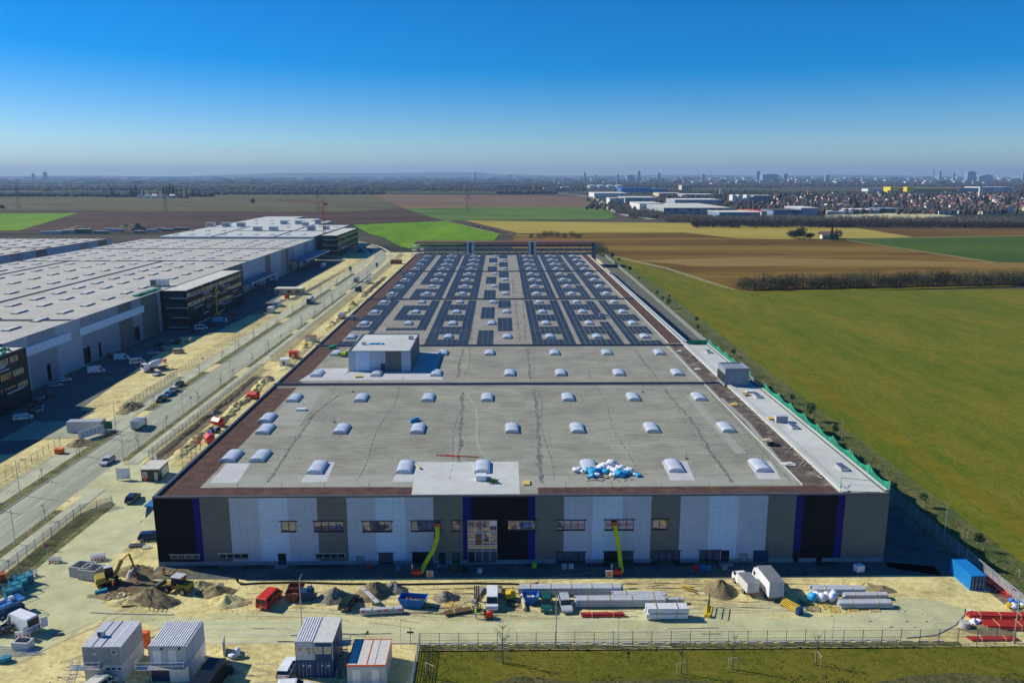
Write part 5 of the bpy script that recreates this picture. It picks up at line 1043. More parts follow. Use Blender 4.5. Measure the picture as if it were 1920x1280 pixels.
def pallet(px, py, rot, label, mat='p_yellowwood', tilt=0, s=1.2, z=0, group=None):
    q = P(px, py); o = empty('pallet', (q.x, q.y, z), R(rot), label=label, cat='pallet', group=group); o.rotation_euler = (tilt, 0, R(rot)); m_ = MB()
    for i in range(5): m_.box(-s / 2, s / 2, -s / 2 + i * s / 4.4, -s / 2 + i * s / 4.4 + .13, .12, .15)
    m_.build('deck_board', mat, o); m_ = MB()
    for x in (-s / 2, 0, s / 2): m_.box(x - .05, x + .05, -s / 2, s / 2, 0, .12)
    m_.build('bearer', mat, o); return o
for i, (x, y, r_, l_, m_) in enumerate([(842, 1133, 20, 'yellow pallet lying behind the dark planks, left of two', 'p_yellowwood'), (853, 1139, -15, 'brown pallet with scrap behind the dark planks', 'p_wood'), (874, 1124, 30, 'pallet on edge near the standing brown board', 'p_beige'), (1521, 1132, 25, 'yellow pallet pile beside the plastic sacks', 'p_yellowwood'), (1527, 1141, -20, 'brown pallet in front of the plastic sacks', 'p_wood'),
        (1563, 1142, -5, 'pallet under the left end of the front grey bundle', 'p_yellowwood'), (1598, 1141, 0, 'pallet in the middle before the front grey bundle', 'p_yellowwood'), (1638, 1142, 0, 'brown flat pallet at the right before the front grey bundle', 'p_wood'), (1548, 1136, 10, 'small pallet half under the sacks', 'p_yellowwood')]): pallet(x, y, r_, l_, m_, s=1.5)
o = None
mb = MB(); q = P(893, 1127)
for i in range(3): mb.obox((q.x - .2 + i * .3, q.y, 1.4), (.22, .12, 2.9), tilt=.15)
thing(mb, 'standing_board', 'p_brown', 'brown boards standing upright left of the white van', 'boards')
mb = MB(); q = P(1293, 1105)
for i in range(9): mb.obox((q.x + random.uniform(-.7, .7), q.y + random.uniform(-.6, .6), .2 + i * .07), (1.9, .16, .12), -.5 + random.uniform(-.4, .4))
thing(mb, 'timber_pile', 'p_yellowwood', 'small loose yellow timber pile behind the pipe bundles', 'timber')
q = P(1328, 1146); o = empty('lattice_frame', (q.x, q.y, 0), R(70), label='green lattice frame standing on the sand right of the white package', cat='frame'); m_ = MB()
for i in range(7): m_.box(-1.7 + i * .55, -1.62 + i * .55, -.05, .05, 0, 2.3)
for z in (.2, .8, 1.5, 2.2): m_.box(-1.75, 1.7, -.04, .04, z, z + .1)
m_.build('bars', 'p_green', o); MB().box(-1.9, 1.8, -.5, .5, 0, .12).box(-1.9, -1.2, -.4, .4, .12, .5).build('base', 'p_yellow', o)
q = P(1480, 1141); o = empty('trestle_stack', (q.x, q.y, 0), R(-58), label='yellow trestles with blue ends on the road edge beside the box truck', cat='trestles')
for k in range(5): MB().box(-1.5, 1.5, -.4 + k * .2, -.28 + k * .2, .3 + k * .18, .42 + k * .18).build('beam', 'p_yellow', o)
MB().box(1.5, 2.1, -.5, .6, 0, 1.1).box(-1.3, -1.2, -.4, .6, 0, .35).build('foot', 'p_darkblue', o)
mb = MB()
for i in range(4): a = P(1497 + i * 5, 1122 + i * 2); b = P(1512 + i * 4, 1144 + i); mb.cyl(a + Vector((0, 0, .08)), b + Vector((0, 0, .08)), .07)
thing(mb, 'steel_poles', 'steel_dark', 'dark steel poles on the ground beside the yellow trestles', 'poles')
k = 0
for px, py, m_ in [(1522, 1126, 'plastic_blue'), (1531, 1124, 'plastic_white'), (1540, 1127, 'plastic_white'), (1549, 1125, 'plastic_white'), (1558, 1127, 'plastic_white'), (1563, 1123, 'plastic_white')]:
    mb = MB(); q = P(px, py); mb.blob(q + Vector((0, 0, .7)), .85, 90 + k, n=9, jag=.25, squash=(.9, .9, .95)); thing(mb, 'big_bag', m_, ('pale blue bulk bag at the left end of the row beside the grey bundles' if k == 0 else 'white crumpled bulk bag, %s from the pale blue bag' % ordn(k - 1)), 'bulk bag', 'bulk bags beside the grey bundles', smooth=True); k += 1
# shipping container and right corner material
def shipping(px, py, rot, label, mat, L=6.06, W=2.44, H=2.6, z=0, loc=None, door='p_darkblue'):
    q = loc or P(px, py); o = empty('shipping_container', (q.x, q.y, z), R(rot), label=label, cat='container'); m_ = MB()
    n = int(L / .28); h = L / 2; m_.box(-W / 2 + .04, W / 2 - .04, -h + .03, h - .03, .12, H - .03)
    for i in range(n):
        y = -h + .15 + i * (L - .3) / n; m_.box(-W / 2 + .005, -W / 2 + .04, y, y + .14, .2, H - .12); m_.box(W / 2 - .04, W / 2 - .005, y, y + .14, .2, H - .12); m_.box(-W / 2 + .1, W / 2 - .1, y, y + .14, H - .03, H - .01)
    m_.build('body', mat, o); fr = MB()
    for x in (-W / 2, W / 2 - .1):
        for y in (-h, h - .1): fr.box(x, x + .1, y, y + .1, 0, H)
        fr.box(x, x + .1, -h + .1, h - .1, H - .12, H); fr.box(x, x + .1, -h + .1, h - .1, 0, .14)
    fr.box(-W / 2 + .1, W / 2 - .1, -h, -h + .1, H - .12, H); fr.box(-W / 2 + .1, W / 2 - .1, -h, -h + .1, 0, .14); fr.build('corner_frame', mat, o)
    for s_ in (-1, 1):
        d = MB().box(min(s_ * .02, s_ * (W / 2 - .12)), max(s_ * .02, s_ * (W / 2 - .12)), -h - .01, -h + .028, .16, H - .14).build('door', door, o); b = MB()
        for x in (.3, .85): b.cyl((s_ * x, -h - .05, .2), (s_ * x, -h - .05, H - .2), .03, n=6); b.box(s_ * x - .1, s_ * x + .14, -h - .07, -h - .03, 1.0, 1.08)
        b.build('lock_bar', 'metal_grey', d)
    return o
shipping(0, 0, 0, 'bright blue shipping container at the right side of the yard', 'p_contblue', loc=Vector((77.1, 121.2, 0)))
bundle(1872, 1158, 9.0, -3, 4, 2, .3, .28, 'pipe_red', 'red pipe bundle with white banded ends at the right edge', 'pipe_stack', 'pipes', rnd=True); bundle(1888, 1176, 6.5, -3, 6, 2, .3, .28, 'pipe_red', 'lower red pipe stack at the right edge in front of the banded pipes', 'pipe_stack', 'pipes', rnd=True); bundle(1860, 1198, 7.0, 0, 4, 1, .25, .2, 'pipe_red', 'dull red pipes lying by the right end of the front fence', 'pipe_stack', 'pipes', rnd=True)
mb = MB(); q = P(1823, 1155)
for i in range(6): mb.obox((q.x + .1 * i, q.y - .22 * i + .4, .75 - .1 * i), (.45, .2, .16), mi=i % 2)
thing(mb, 'barrier_board', ['p_white', 'p_red'], 'red and white striped board at the end of the red pipes', 'barrier board')
rg = random.Random(31); mb = MB()
for i in range(70): t = rg.random(); q = P(1850 + 68 * t, 1083 + 50 * t + rg.uniform(-8, 10) * (1 - t * .3)); mb.obox((q.x, q.y, .12 + rg.random() * .35), (rg.uniform(.8, 2.6), .22, .12), rg.uniform(-1.4, .2), mi=0, tilt=rg.uniform(-.2, .2))
thing(mb, 'red_pipe_jumble', ['pipe_red'], 'jumble of red pipes along the fence behind the blue container', 'pipes')
mb = MB(); rg = random.Random(6)
for i in range(16): q = P(rg.uniform(1888, 1922), rg.uniform(1128, 1140)); mb.blob(q + Vector((0, 0, .25)), rg.uniform(.25, .6), i, mi=i % 3)
thing(mb, 'rubbish_pile', ['plastic_white', 'p_blue', 'p_yellow'], 'white blue and yellow rubbish by the lamp at the right edge', 'rubbish')
mb = MB(); q = P(1808, 1176); mb.cyl((q.x, q.y, 0), (q.x, q.y, 1.0), .75, .7, n=14); thing(mb, 'concrete_ring', 'concrete', 'pale concrete ring beside the end of the yard road', 'concrete ring')
mb = MB(); q = P(1826, 1170); mb.blob(q + Vector((0, 0, .4)), .6, 3); mb.blob(q + Vector((.7, .2, .35)), .5, 4); thing(mb, 'foil_bundle', 'plastic_white', 'crumpled white foil behind the concrete ring', 'foil')
mb = MB(); q = P(1840, 1183); mb.obox((q.x, q.y, .1), (1.4, .9, .1), .3); mb.obox((q.x + 2.0, q.y - .5, .1), (1.2, .3, .1), -.2); thing(mb, 'white_board', 'p_white', 'white boards lying between the red pipe stacks', 'boards')
mound(1850, 1180, 4.5, 1.8, .5, 'heap_brown', 'dark soil between the red pipe stacks', 19, 'earth_heap')
# facade foot: heaters, hoses, boards, tank
def heater(px, py, bow, back, label, hl, x_top, ztop):
    q = P(px, py); o = empty('site_heater', (q.x, q.y, 0), 0, label=label, cat='heater'); MB().cyl((-.9, 0, .75), (.7, 0, .75), .55, n=12).build('drum', 'p_red', o); MB().box(-.9, .7, -.4, .4, .0, .22).build('skid', 'steel_dark', o); MB().cyl((-.9, .2, 1.0), (-.9, .2, 2.0), .12, n=8).build('chimney', 'p_offwhite', o)
    pts = []; A = Vector((q.x + .75, q.y, .8)); B = Vector((x_top, HY0 - .35, ztop))
    for i in range(25): t = i / 24; p = A.lerp(B, t); p.z = A.z + (B.z - A.z) * (t ** .85); p.x += bow * math.sin(t * math.pi); p.y = A.y + (B.y - A.y) * (t ** .45); pts.append(p)
    m_ = MB().tube(pts, .36, 10, ripple=.14); m_.cyl(A - Vector((.6, 0, 0)), A + Vector((.1, 0, 0)), .34, .42); h_ = m_.build('air_hose', 'p_yellowhose', None); tag(h_, hl, 'hose')
    MB().box(x_top - .5, x_top + .5, HY0 - .35, HY0 - .1, ztop - .5, ztop + .5).build('collar', 'p_orange', h_)
heater(783, 1079, .9, 0, 'red site heater at the foot of the yellow hose left of the entrance', 'yellow corrugated air hose bending up to a window left of the entrance', PY(820, 985, HY0).x, PY(820, 985, HY0).z)
heater(1157, 1078, .15, 0, 'red site heater under the straight yellow hose right of the entrance', 'yellow corrugated air hose hanging straight from a window right of the entrance', PY(1152, 982, HY0).x, PY(1152, 982, HY0).z)
for px, l_ in ((806, 'framed wooden hatch board beside the left red heater'), (1142, 'framed wooden hatch board beside the right red heater')):
    q = P(px, 1082); o = empty('hatch_board', (q.x, q.y, 0), label=l_, cat='board'); MB().box(-.6, .6, -.1, .1, .0, 1.25).build('frame', 'p_lightgrey', o); MB().box(-.45, .45, -.15, -.103, .15, 1.1).build('panel', 'p_wood', o); MB().cyl((0, -.17, .6), (0, -.15, .6), .25, n=10).build('disc', 'p_orange', o)
q = P(1610, 1071); o = empty('liquid_tank', (q.x, q.y, 0), R(15), label='white plastic tank in the shade near the right hall corner', cat='tank'); MB().box(-.7, .7, -.55, .55, .15, 1.25).cyl((0, 0, 1.25), (0, 0, 1.35), .2).build('tank', 'plastic_white', o); MB().box(-.75, .75, -.6, .6, 0, .15).build('base', 'steel_dark', o)
for px, py, m_, l_ in ((693, 1066, 'p_red', 'small red canister at the hall wall right of the grey door'), (1303, 1066, 'p_red', 'red crate at the hall wall right of the second hose'), (1318, 1067, 'p_blue', 'blue crate next to the red crate at the hall wall'), (1328, 1068, 'p_cyan', 'turquoise crate in the row at the hall wall'), (1002, 1063, 'p_lime', 'green bucket at the hall wall right of the entrance'), (1058, 1065, 'p_lightgrey', 'left pale sack stack at the wall'), (1071, 1065, 'p_offwhite', 'right pale sack stack at the wall'), (1358, 1067, 'p_grey', 'grey step block before the dark door at the wall'), (850, 1070, 'p_brown', 'brown crate in the shade left of the entrance'), (872, 1071, 'p_black', 'black drum in the shade left of the entrance'), (900, 1073, 'p_lightgrey', 'small pale crate in the shade before the entrance'), (747, 1069, 'p_cyan', 'small turquoise box in the shade left of the left heater')):
    q = P(px, py); mb = MB().obox((q.x, q.y, .35), (.8, .6, .7), px % 3 * .2).obox((q.x, q.y, .72), (.84, .64, .06), px % 3 * .2); thing(mb, 'crate', m_, l_, 'crate')
mb = MB(); pts = [P(x, y) + Vector((0, 0, .14)) for x, y in ((446, 1091), (452, 1096), (480, 1094), (560, 1092), (640, 1095), (760, 1096), (880, 1094), (960, 1095), (985, 1097), (1004, 1095))]; mb.tube(pts, .14, 7); mb.cyl(pts[0], pts[0] + Vector((-.2, .1, .5)), .2); mb.cyl(pts[-1], pts[-1] + Vector((.5, 0, .1)), .22)
thing(mb, 'ground_hose', 'rubber', 'long black hose lying across the sand parallel to the hall front', 'hose')
mb = MB(); q = P(975, 1134)
for a_ in range(3):
    c = q + Vector((-1.2 + a_ * .35, .4 - a_ * .25, .1)); mb.tube([c + Vector((1.0 * math.cos(t * .55), .8 * math.sin(t * .55), a_ * .05)) for t in range(12)], .06, 5)
thing(mb, 'coiled_hose', 'rubber', 'black hose coiled in front of the yellow compressor', 'hose')
mb = MB(); mb.cyl(P(978, 1113) + Vector((0, 0, .3)), P(984, 1145) + Vector((0, 0, .3)), .3, n=10); thing(mb, 'beige_pipe', 'p_beige', 'thick beige tube lying between the black hose and the junk skip', 'tube')
# ================================================================ LEFT YARD
def basin(px, py, rot, l_):
    q = P(px, py); o = empty('concrete_basin', (q.x, q.y, 0), R(rot), label=l_, cat='concrete basin'); L, W, H, t = 3.3, 2.6, 1.8, .2; m_ = MB(); m_.box(-L / 2, L / 2, -W / 2, -W / 2 + t, 0, H); m_.box(-L / 2, L / 2, W / 2 - t, W / 2, 0, H); m_.box(-L / 2, -L / 2 + t, -W / 2 + t, W / 2 - t, 0, H); m_.box(L / 2 - t, L / 2, -W / 2 + t, W / 2 - t, 0, H); m_.build('wall', 'concrete', o); MB().box(-L / 2 + t, L / 2 - t, -W / 2 + t, W / 2 - t, 0, .2).build('floor', 'p_grey', o)
basin(157, 1076, -12, 'open concrete basin, left one of two beside the excavator'); basin(173, 1081, -12, 'open concrete basin, right one of two beside the excavator')
def barrier(px, py, rot, l_, n=3):
    q = P(px, py); o = empty('barrier_stack', (q.x, q.y, 0), R(rot), label=l_, cat='barriers')
    for k in range(n):
        m_ = MB(); y = k * .25; m_.box(-1.1, 1.1, y, y + .05, .9, 1.05); m_.box(-1.1, 1.1, y, y + .05, .2, .3)
        for i in range(10): m_.box(-1.05 + i * .22, -.98 + i * .22, y, y + .04, .3, .9)
        m_.build('barrier', 'p_white', o)
    for i in range(4): MB().box(-.95 + i * .52, -.72 + i * .52, -.04, -.003, .2, .5).build('red_mark', 'p_red', o)
    MB().box(-.9, -.8, -.4, n * .25 + .3, 0, .12).box(.8, .9, -.4, n * .25 + .3, 0, .12).build('foot', 'rubber', o)
barrier(183, 1052, 12, 'red and white crowd barriers stacked behind the concrete basins', 5); barrier(103, 1055, 3, 'grey crowd barriers standing on the verge near the sign', 2); barrier(58, 1082, 40, 'red and white barrier beside the row of turquoise lifts', 2); barrier(43, 1196, 5, 'white barriers below the open white van', 2)
# excavator
def excavator():
    q = P(203, 1094); o = empty('excavator', (q.x, q.y, 0), R(-58), label='yellow tracked excavator with raised boom beside the concrete basins', cat='excavator')
    for s_ in (-1, 1): t = MB().prof([(-1.5, .1), (1.5, .1), (1.75, .4), (1.5, .7), (-1.5, .7), (-1.75, .4)], s_ * .95 - .25, s_ * .95 + .25).build('track', 'rubber', o); MB().cyl((s_ * 1.22 - .0, -1.3, .4), (s_ * 1.22 + .02, -1.3, .4), .22).build('idler', 'p_dirtyyellow', t)
    MB().box(-1.15, 1.15, -1.9, 1.0, .8, 1.15).prof([(-1.9, 1.15), (-.4, 1.15), (-.4, 1.75), (-1.7, 1.75)], -1.1, 1.1).build('upper_body', 'p_dirtyyellow', o); c = MB().prof([(-.35, 1.15), (1.0, 1.15), (.9, 2.6), (-.3, 2.7)], -1.1, -.15).build('cab', 'glass_car', o); MB().box(-1.13, -.12, -.4, .95, 2.7, 2.8).build('cab_roof', 'p_lightgrey', c)
    b = MB(); b.hexa([(.15, .7, 1.2), (.5, .7, 1.2), (.5, 1.2, 1.2), (.15, 1.2, 1.2), (.15, 2.0, 3.9), (.5, 2.0, 3.9), (.5, 2.5, 3.7), (.15, 2.5, 3.7)]); b.hexa([(.15, 2.0, 3.6), (.5, 2.0, 3.6), (.5, 2.4, 4.0), (.15, 2.4, 4.0), (.15, 3.4, 4.4), (.5, 3.4, 4.4), (.5, 3.5, 4.7), (.15, 3.5, 4.7)]); b.build('boom', 'p_dirtyyellow', o)
    MB().hexa([(.18, 3.3, 4.5), (.47, 3.3, 4.5), (.47, 3.65, 4.6), (.18, 3.65, 4.6), (.18, 4.0, 1.8), (.47, 4.0, 1.8), (.47, 4.25, 1.9), (.18, 4.25, 1.9)]).build('stick', 'p_dirtyyellow', o); MB().prof([(3.9, 1.9), (4.4, 1.9), (4.3, 1.0), (3.7, .8), (3.5, 1.2)], -.15, .8).build('bucket', 'steel_dark', o); MB().cyl((.32, 1.4, 1.6), (.32, 2.5, 3.6), .08).build('hydraulic_ram', 'metal_grey', o)
excavator()
q = P(336, 1108); o = empty('wheel_loader', (q.x, q.y, 0), R(75), label='dirty yellow wheeled loader beside the tall brown heap', cat='loader')
MB().box(-.9, .9, -2.2, -.3, .8, 1.7).box(-.7, .7, -.3, 2.0, .8, 1.3).build('body', 'p_dirtyyellow', o); c = MB().prof([(-1.0, 1.5), (.9, 1.3), (.7, 2.7), (-.9, 2.7)], -.75, .75).build('cab', 'glass_car', o); MB().box(-.85, .85, -1.05, .85, 2.7, 2.82).build('cab_roof', 'p_lightgrey', c); MB().prof([(3.2, .2), (3.9, .2), (3.7, 1.1), (3.1, 1.3)], -1.15, 1.15).build('bucket', 'steel_dark', o)
for s_ in (-.5, .5): MB().hexa([(s_ - .1, 1.2, 1.3), (s_ + .1, 1.2, 1.3), (s_ + .1, 1.5, 1.3), (s_ - .1, 1.5, 1.3), (s_ - .1, 3.1, .6), (s_ + .1, 3.1, .6), (s_ + .1, 3.3, .8), (s_ - .1, 3.3, .8)]).build('lift_arm', 'p_dirtyyellow', o)
wheels(o, [(s_ * 1.15, y) for s_ in (-1, 1) for y in (-1.4, 1.5)], .62, .4)
mb = MB(); q = P(247, 1081); mb.cyl(q, q + Vector((0, 0, 1.2)), .95, .4, n=16); thing(mb, 'manhole_cone', 'p_offwhite', 'pale conical concrete shaft ring behind the worker in red', 'shaft ring')
# people
def person(px, py, head, label, top='p_red', legs='jeans', pose='stand', hat='p_white', s=1.0):
    q = P(px, py); lean = .35 if pose == 'bend' else 0.0
    J = [((0, 0, .95), .135), ((0, .02 + lean * .15, 1.12), .125), ((0, lean * .35, 1.32), .155), ((0, lean * .55, 1.47), .10), ((0, lean * .68, 1.56), .06), ((0, lean * .8, 1.67), .098), ((0, lean * .85, 1.76), .07)]
    E = [(0, 1), (1, 2), (2, 3), (3, 4), (4, 5), (5, 6)]
    def chain(root, pts):
        k = root
        for p, r in pts: J.append((p, r)); E.append((k, len(J) - 1)); k = len(J) - 1
        return k
    for s_ in (-1, 1):
        chain(0, [((s_ * .10, 0, .88), .10), ((s_ * .12, .03 + .1 * s_ * (pose == 'walk'), .50), .068), ((s_ * .13, -.02 + .2 * s_ * (pose == 'walk'), .10), .045), ((s_ * .14, .14 + .2 * s_ * (pose == 'walk'), .05), .038)])
        a = chain(2, [((s_ * .19, lean * .5, 1.42), .062), ((s_ * .26, .04 + lean, 1.14), .046), ((s_ * .22, .24 + lean * 1.3, 1.00), .034)])
        for f in range(4): chain(a, [((s_ * (.20 + .018 * f), .30 + lean * 1.3, .965 + .004 * f), .010), ((s_ * (.20 + .018 * f), .335 + lean * 1.3, .93), .009)])
        chain(a, [((s_ * .175, .27 + lean * 1.3, .985), .011)])
    me = bpy.data.meshes.new('person'); me.from_pydata([tuple(c * s for c in p) for p, r in J], E, []); o = bpy.data.objects.new('person', me); sc.collection.objects.link(o)
    md = o.modifiers.new('skin', 'SKIN'); 
    dl = me.skin_vertices[0].data
    for i, (p, r) in enumerate(J): dl[i].radius = (r * s, r * s)
    dl[0].use_root = True; sb = o.modifiers.new('sub', 'SUBSURF'); sb.levels = 1; sb.render_levels = 1
    dg = bpy.context.evaluated_depsgraph_get(); nm = bpy.data.meshes.new_from_object(o.evaluated_get(dg)); o.modifiers.clear(); o.data = nm
    for m_ in (legs, top, 'skin', 'rubber'): nm.materials.append(MAT[m_])
    for f in nm.polygons:
        c = f.center / s; f.material_index = 3 if c.z < .12 else 0 if (c.z < .98 and abs(c.x) < .19 and c.y < .2 + lean * .3 + .25 * (pose == 'walk') * (c.z < .6)) else 2 if (c.z > 1.53 or (c.y > .2 + lean * 1.15 and c.z < 1.04)) else 1; f.use_smooth = True
    o.location = q; o.rotation_euler = (0, 0, R(head)); tag(o, label, 'person')
    MB().blob((0, lean * .83 * s, 1.75 * s), .118 * s, 3, n=10, jag=0, squash=(1, 1.1, .75)).build('helmet', hat, o); MB().blob((0, lean * .8 * s + .105 * s, 1.66 * s), .022 * s, 1, jag=0).build('nose', 'skin', o)
    for e in (-1, 1): MB().blob((e * .035 * s, (lean * .8 + .09) * s, 1.69 * s), .012 * s, 1, jag=0).build('eye', 'p_black', o); MB().blob((e * .10 * s, lean * .8 * s, 1.665 * s), .026 * s, 1, jag=0, squash=(.5, .8, 1.2)).build('ear', 'skin', o)
    MB().obox((0, (lean * .8 + .098) * s, 1.625 * s), (.05 * s, .01 * s, .01 * s)).build('mouth', 'p_redbrown', o); return o
person(892, 1159, -60, 'worker in a green vest standing left of the others on the road', 'p_lime', 'p_grey', s=1.05); person(900, 1150, -100, 'worker in a green vest holding a pole at the corner of the white van', 'p_lime', 'p_black', 'walk', s=1.05); person(909, 1160, 10, 'worker in dark clothes in front of the white van', 'p_black', 'p_black', 'walk', s=1.05)
person(308, 1080, 180, 'worker in red jacket standing by the black hall corner', 'p_orange', 'p_red', s=1.05, hat='p_orange'); person(258, 1092, 120, 'worker in red bending at the excavation beside the shaft ring', 'p_red', 'p_red', 'bend', s=1.05); person(213, 1106, 0, 'worker in orange crouching at the front rim of the excavation', 'p_orange', 'jeans', 'bend', hat='p_offwhite')
# row of lifts and boxes at the left edge
for i, (x, y, m_, l_) in enumerate([(46, 1096, 'p_cyan', 'turquoise work lift at the back end of the row on the left'), (36, 1107, 'p_cyan', 'turquoise work lift, second in the row on the left'), (26, 1119, 'p_cyan', 'turquoise work lift, third in the row on the left')]):
    q = P(x, y); o = empty('scissor_lift', (q.x, q.y, 0), R(-38), label=l_, cat='work lift', group='turquoise work lifts in a row'); MB().box(-.65, .65, -1.3, 1.3, .3, .8).build('chassis', m_, o); MB().box(-.62, .62, -1.25, 1.25, 1.0, 1.15).box(-.62, .62, -1.25, 1.25, 1.18, 1.5).build('platform', m_, o)
    m2 = MB()
    for a in (-.6, .6):
        m2.box(a - .03, a + .03, -1.25, 1.25, 2.3, 2.36)
        for b in (-1.2, 0, 1.2): m2.box(a - .03, a + .03, b - .03, b + .03, 1.5, 2.3)
    m2.box(-.57, .57, -1.25, -1.19, 1.5, 2.2); m2.box(-.57, .57, 1.19, 1.25, 1.5, 2.2); m2.build('guard_rail', m_, o); wheels(o, [(s_ * .68, yy) for s_ in (-1, 1) for yy in (-.95, .95)], .25, .18)
q = P(17, 1150); o = empty('boom_lift', (q.x, q.y, 0), R(-35), label='dark blue work lift with open railed platform in front of the turquoise ones', cat='work lift'); MB().box(-1.1, 1.1, -1.9, 1.9, .5, 1.1).build('chassis', 'p_darkblue', o); MB().box(-1.2, 1.2, -2.1, 2.1, 2.0, 2.12).build('platform', 'p_blue', o)
m2 = MB()
for a in (-1.2, 1.15):
    for z in (2.6, 3.1): m2.box(a, a + .06, -2.1, 2.1, z, z + .06)
    for b in (-2.1, -.7, .7, 2.05): m2.box(a, a + .06, b, b + .06, 2.12, 3.1)
for b in (-2.1, 2.05): m2.box(-1.14, 1.15, b, b + .06, 3.1, 3.16)
m2.build('guard_rail', 'p_darkblue', o); m2 = MB()
for s_ in (-.9, .85): m2.hexa([(s_, -1.7, 1.1), (s_ + .08, -1.7, 1.1), (s_ + .08, -1.5, 1.1), (s_, -1.5, 1.1), (s_, 1.5, 2.0), (s_ + .08, 1.5, 2.0), (s_ + .08, 1.7, 2.0), (s_, 1.7, 2.0)]); m2.hexa([(s_, 1.5, 1.1), (s_ + .08, 1.5, 1.1), (s_ + .08, 1.7, 1.1), (s_, 1.7, 1.1), (s_, -1.7, 2.0), (s_ + .08, -1.7, 2.0), (s_ + .08, -1.5, 2.0), (s_, -1.5, 2.0)])
m2.build('scissor_arms', 'p_lightgrey', o); MB().obox((.2, .5, 2.45), (.7, .6, .6)).obox((-.4, -.8, 2.3), (.5, 1.2, .3), .3).build('load', 'p_white', o); wheels(o, [(s_ * 1.15, yy) for s_ in (-1, 1) for yy in (-1.4, 1.4)], .42, .3)
mb = MB(); q = P(3, 1088); mb.obox((q.x, q.y, .6), (1.2, 1.0, 1.2), .5); mb.obox((q.x, q.y, 1.25), (1.3, 1.1, .1), .5); thing(mb, 'orange_box', 'p_orange', 'orange box at the left edge beside the grass verge', 'box')
mb = MB()
for i in range(7): a = P(-5 + i * 1.5, 1105 + i * 2); b = P(28 + i * 1.5, 1074 + i * 1.5); mb.cyl(a + Vector((0, 0, .1)), b + Vector((0, 0, .1)), .09)
thing(mb, 'dark_poles', 'steel_dark', 'bundle of dark poles lying on the verge above the turquoise lifts', 'poles')
mb = MB(); q = P(44, 1214); mb.obox((q.x, q.y, .6), (2.4, 1.5, 1.2), -.1); mb.obox((q.x, q.y, 1.25), (1.6, .9, .2), -.1, mi=1); thing(mb, 'pale_green_box', ['p_lightgrey', 'p_black'], 'pale grey green box with dark top below the open white van', 'box')
mb = MB()
for i in range(6): a = P(-5, 1212 + i * 4); b = P(60 + i * 5, 1216 + i * 2); mb.cyl(a + Vector((0, 0, .12)), b + Vector((0, 0, .12)), .06)
thing(mb, 'loose_rods', 'p_lightgrey', 'loose pale rods on the ground at the bottom left', 'rods')
mb = MB(); q = P(6, 1240); mb.blob(q + Vector((0, 0, .4)), .9, 2, squash=(1.5, .8, .5)); thing(mb, 'blue_bundle', 'p_cyan', 'turquoise bundle on the sand at the bottom left edge', 'bundle')
mb = MB(); q = P(5, 1190); 
for i in range(8): mb.obox((q.x + (i % 3) * .8 - .8, q.y + (i % 2) * .9, .5 + .3 * (i % 3)), (1, .8, .6), i * .4)
thing(mb, 'dark_material', 'p_black', 'dark stacked material at the left edge below the open van', 'material')
for (a, b, l_) in (((110, 1190), (112, 1186), 'small dark box on the pavement right of the open white van'),):
    q = P(*a); thing(MB().obox((q.x, q.y, .1), (1.3, .5, .2), .2), 'tool_box', 'p_black', l_, 'tool box')
for (x, y, w_, l_) in ((257, 1024, 2.6, 'flat dark trailer frame beside the car at the hall corner'), (275, 1028, 1.2, 'pale block beside the dark trailer frame')):
    q = P(x, y); thing(MB().obox((q.x, q.y, .25), (w_, 1.0, .4), .15).obox((q.x, q.y, .5), (w_ * .8, .1, .1), .15), 'ground_block' if w_ < 2 else 'flat_frame', 'p_offwhite' if w_ < 2 else 'steel_dark', l_, 'block' if w_ < 2 else 'frame')
mb = MB(); q = P(190, 1112); mb.obox((q.x, q.y, .35), (1.8, .7, .6), .6); thing(mb, 'turquoise_crate', 'p_cyan', 'turquoise crate at the rounded kerb of the excavation', 'crate')
mb = MB(); rg = random.Random(3)
for i in range(26): q = P(rg.uniform(190, 250), rg.uniform(1112, 1134)); mb.obox((q.x, q.y, .15), (rg.uniform(.3, .9), .3, .25), rg.random() * 3, mi=i % 4)
tag(mb.build('construction_debris', ['concrete', 'p_yellow', 'p_redbrown', 'p_white']), kind='stuff')
mb = MB(); mb.cyl(P(225, 1134) + Vector((0, 0, .15)), P(322, 1128) + Vector((0, 0, .15)), .12); mb.cyl(P(228, 1138) + Vector((0, 0, .15)), P(300, 1133) + Vector((0, 0, .15)), .1); thing(mb, 'black_pipes', 'rubber', 'long black pipes along the front rim of the earth heap', 'pipes')
mb = MB(); q = P(292, 1144)
for s_ in (-.9, .5): mb.obox((q.x + s_, q.y, .45), (.08, .08, .9)); mb.obox((q.x + s_, q.y + .8, .45), (.08, .08, .9)); mb.obox((q.x + s_, q.y + .4, .9), (.08, 1.0, .08)); mb.obox((q.x + s_, q.y + .4, .4), (.08, 1.0, .08))
mb.obox((q.x - .2, q.y, .9), (1.8, .08, .08)); mb.obox((q.x - .2, q.y + .8, .9), (1.8, .08, .08)); thing(mb, 'steel_trestle', 'steel_dark', 'dark steel trestle standing at the end of the short kerb', 'trestle')
